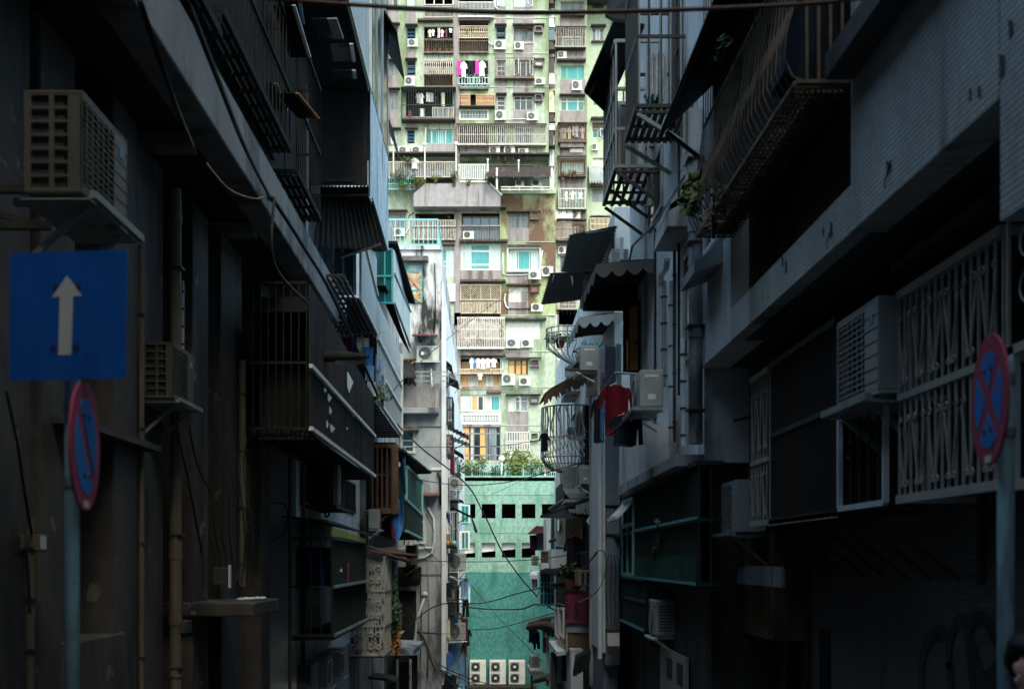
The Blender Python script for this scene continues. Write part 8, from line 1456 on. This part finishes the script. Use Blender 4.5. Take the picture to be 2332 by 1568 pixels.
for k, (pts, lb) in enumerate((([(15, 890, 8.4), (40, 1010, 8.5), (55, 1110, 8.6), (72, 1215, 8.9)], 'black wire running down the concrete wall to the meter box'), ([(60, 1250, 8.9), (66, 1330, 8.9), (68, 1395, 8.9)], 'black wire between the meter box and conduit'), ([(215, 870, 11), (240, 910, 11.2), (300, 935, 12), (330, 920, 12.3)], 'loose wire behind the blue sign, to the shelf'), ([(400, 965, 12.6), (415, 1035, 13), (430, 1100, 13.4), (460, 1260, 14.2)], 'loose wire hanging from the lower air conditioner shelf'), ([(430, 968, 12.7), (450, 1060, 13.5), (480, 1120, 14.5)], 'loose wire beside the pale drainpipe'), ([(590, 1150, 19), (640, 1145, 20), (655, 1170, 20), (640, 1220, 20), (590, 1240, 19)], 'coil of wire beside the black-green cage'))): cable(pts, .012, lb)
cable([(735, 1140, 22), (742, 1175, 22), (750, 1168, 22), (738, 1160, 22), (720, 1135, 22)], .03, 'looped black hose under the projecting window')

# ------------------------------------------------------------------ person at the edge of the frame (dark hair, hand raised to the face)
def skin_obj(name, joints, edges, mat, par, sub=2):
    me = bpy.data.meshes.new(name); og = ORG[par.name]; me.from_pydata([tuple(Vector(j[:3]) - og) for j in joints], edges, []); me.update(); o = bpy.data.objects.new(name, me); COL.objects.link(o); o.parent = par
    me.materials.append(MATS[mat]); sk = o.modifiers.new('skin', 'SKIN'); ly = me.skin_vertices[0] if me.skin_vertices else None
    if ly is None: bpy.context.view_layer.objects.active = o; ly = me.skin_vertices[0]
    for v, j in zip(ly.data, joints): v.radius = (j[3], j[4] if len(j) > 4 else j[3])
    ly.data[0].use_root = True; s = o.modifiers.new('subsurf', 'SUBSURF'); s.levels = sub; s.render_levels = sub; ORG[o.name] = og; return o
hx, hy = XA(2349, 5.1), 5.1; hz = ZA(1512, 5.1)           # centre of the head
PE = thing('person', 'person with dark hair raising a hand to the face at the frame edge', 'person', (hx, hy, -.26)); g = -.26; sh = hz - .27
J = [(hx, hy, g + .66, .13, .11), (hx, hy, g + .82, .125, .10), (hx, hy, sh - .12, .14, .10), (hx, hy, sh, .10, .08), (hx, hy, hz - .15, .052), (hx, hy - .01, hz - .07, .062), (hx, hy, hz + .01, .078, .088), (hx, hy, hz + .075, .066, .076),
     (hx - .16, hy, sh - .01, .052), (hx - .23, hy - .05, sh - .22, .042), (hx - .17, hy - .17, sh - .06, .034), (hx - .135, hy - .165, hz - .125, .026, .034),
     (hx + .16, hy, sh - .01, .052), (hx + .22, hy, sh - .27, .042), (hx + .22, hy - .03, sh - .5, .03),
     (hx - .09, hy, g + .60, .085), (hx - .10, hy, g + .34, .06), (hx - .10, hy + .01, g + .07, .04), (hx - .10, hy - .11, g + .03, .035), (hx + .09, hy, g + .60, .085), (hx + .10, hy, g + .34, .06), (hx + .10, hy + .01, g + .07, .04), (hx + .10, hy - .11, g + .03, .035)]
E = [(0, 1), (1, 2), (2, 3), (3, 4), (4, 5), (5, 6), (6, 7), (3, 8), (8, 9), (9, 10), (10, 11), (3, 12), (12, 13), (13, 14), (0, 15), (15, 16), (16, 17), (17, 18), (0, 19), (19, 20), (20, 21), (21, 22)]
skin_obj('body', J, E, 'skin', PE)
pal = Vector((hx - .132, hy - .165, hz - .075)); m0 = []
JH = [(*pal, .026, .036), (*(pal + Vector((.012, -.004, .03))), .024, .034)]; skin_obj('palm', JH, [(0, 1)], 'skin', PE)
for k, (oy, L, cx_) in enumerate(((-.028, .068, -.020), (-.010, .078, -.026), (.010, .072, -.022), (.028, .056, -.014))):
    b = pal + Vector((.01, oy, .035)); skin_obj('finger', [(*b, .0095), (*(b + Vector((cx_ * .5, oy * .1, L * .42))), .0088), (*(b + Vector((cx_ * .9 + .012, oy * .15, L * .75))), .0080), (*(b + Vector((cx_ + .03, oy * .15, L))), .0068)], [(0, 1), (1, 2), (2, 3)], 'skin', PE)
b = pal + Vector((-.012, -.03, .0)); skin_obj('thumb', [(*b, .0115), (*(b + Vector((-.012, -.016, .026))), .0105), (*(b + Vector((-.008, -.022, .052))), .0085)], [(0, 1), (1, 2)], 'skin', PE)
m = MB(); m.ball((hx - .075, hy - .02, hz - .012), .018, 8, 6, 1.5); m.part('ear', 'skin', PE, smooth=True); m = MB(); m.ball((hx, hy - .10, hz - .02), .017, 8, 6, 1.4); m.part('nose', 'skin', PE, smooth=True); m = MB(); m.tube([(hx - .025, hy - .088, hz - .062), (hx, hy - .094, hz - .064), (hx + .025, hy - .088, hz - .062)], .006, 6); m.part('mouth', 'cloth_maroon', PE); m = MB()
for s in (-1, 1): m.ball((hx + s * .032, hy - .084, hz + .012), .010, 8, 6)
m.part('eye', 'hair', PE, smooth=True)
vs = MB(); vs.ball((hx, hy + .018, hz + .035), .108, 20, 14, 1.12); r = random.Random(2); vs.v = [Vector((v.x + r.uniform(-.006, .006), v.y + (.0 if v.z > hz + .05 or v.y > hy - .02 else .05), v.z + r.uniform(-.006, .006))) for v in vs.v]; vs.part('hair', 'hair', PE, smooth=True)
def clothing(name, rows, mat, cx, cy):
    m = MB(); n = 16; V = []; F = []
    for z, rx, ry in rows: V += [(cx + rx * math.cos(2 * math.pi * q / n), cy + ry * math.sin(2 * math.pi * q / n), z) for q in range(n)]
    for k in range(len(rows) - 1):
        for q in range(n): F.append((k * n + q, k * n + (q + 1) % n, k * n + n + (q + 1) % n, k * n + n + q))
    m.add(V, F); m.part(name, mat, PE, smooth=True)
clothing('shirt', [(g + .60, .175, .145), (g + .85, .165, .13), (sh - .1, .19, .135), (sh + .02, .165, .115), (sh + .07, .075, .07)], 'cloth_navy', hx, hy)
for s in (-1, 1): clothing('trouser_leg', [(g + .09, .062, .062), (g + .34, .085, .08), (g + .66, .115, .12)], 'cloth_black', hx + s * .092, hy)

# ------------------------------------------------------------------ remove the prototypes; only placed copies stay
index_kids()
for p in PROTOS:
    for k in KID.get(p.name, []):
        for k2 in KID.get(k.name, []): bpy.data.objects.remove(k2)
        bpy.data.objects.remove(k)
    bpy.data.objects.remove(p)
bpy.context.view_layer.update()
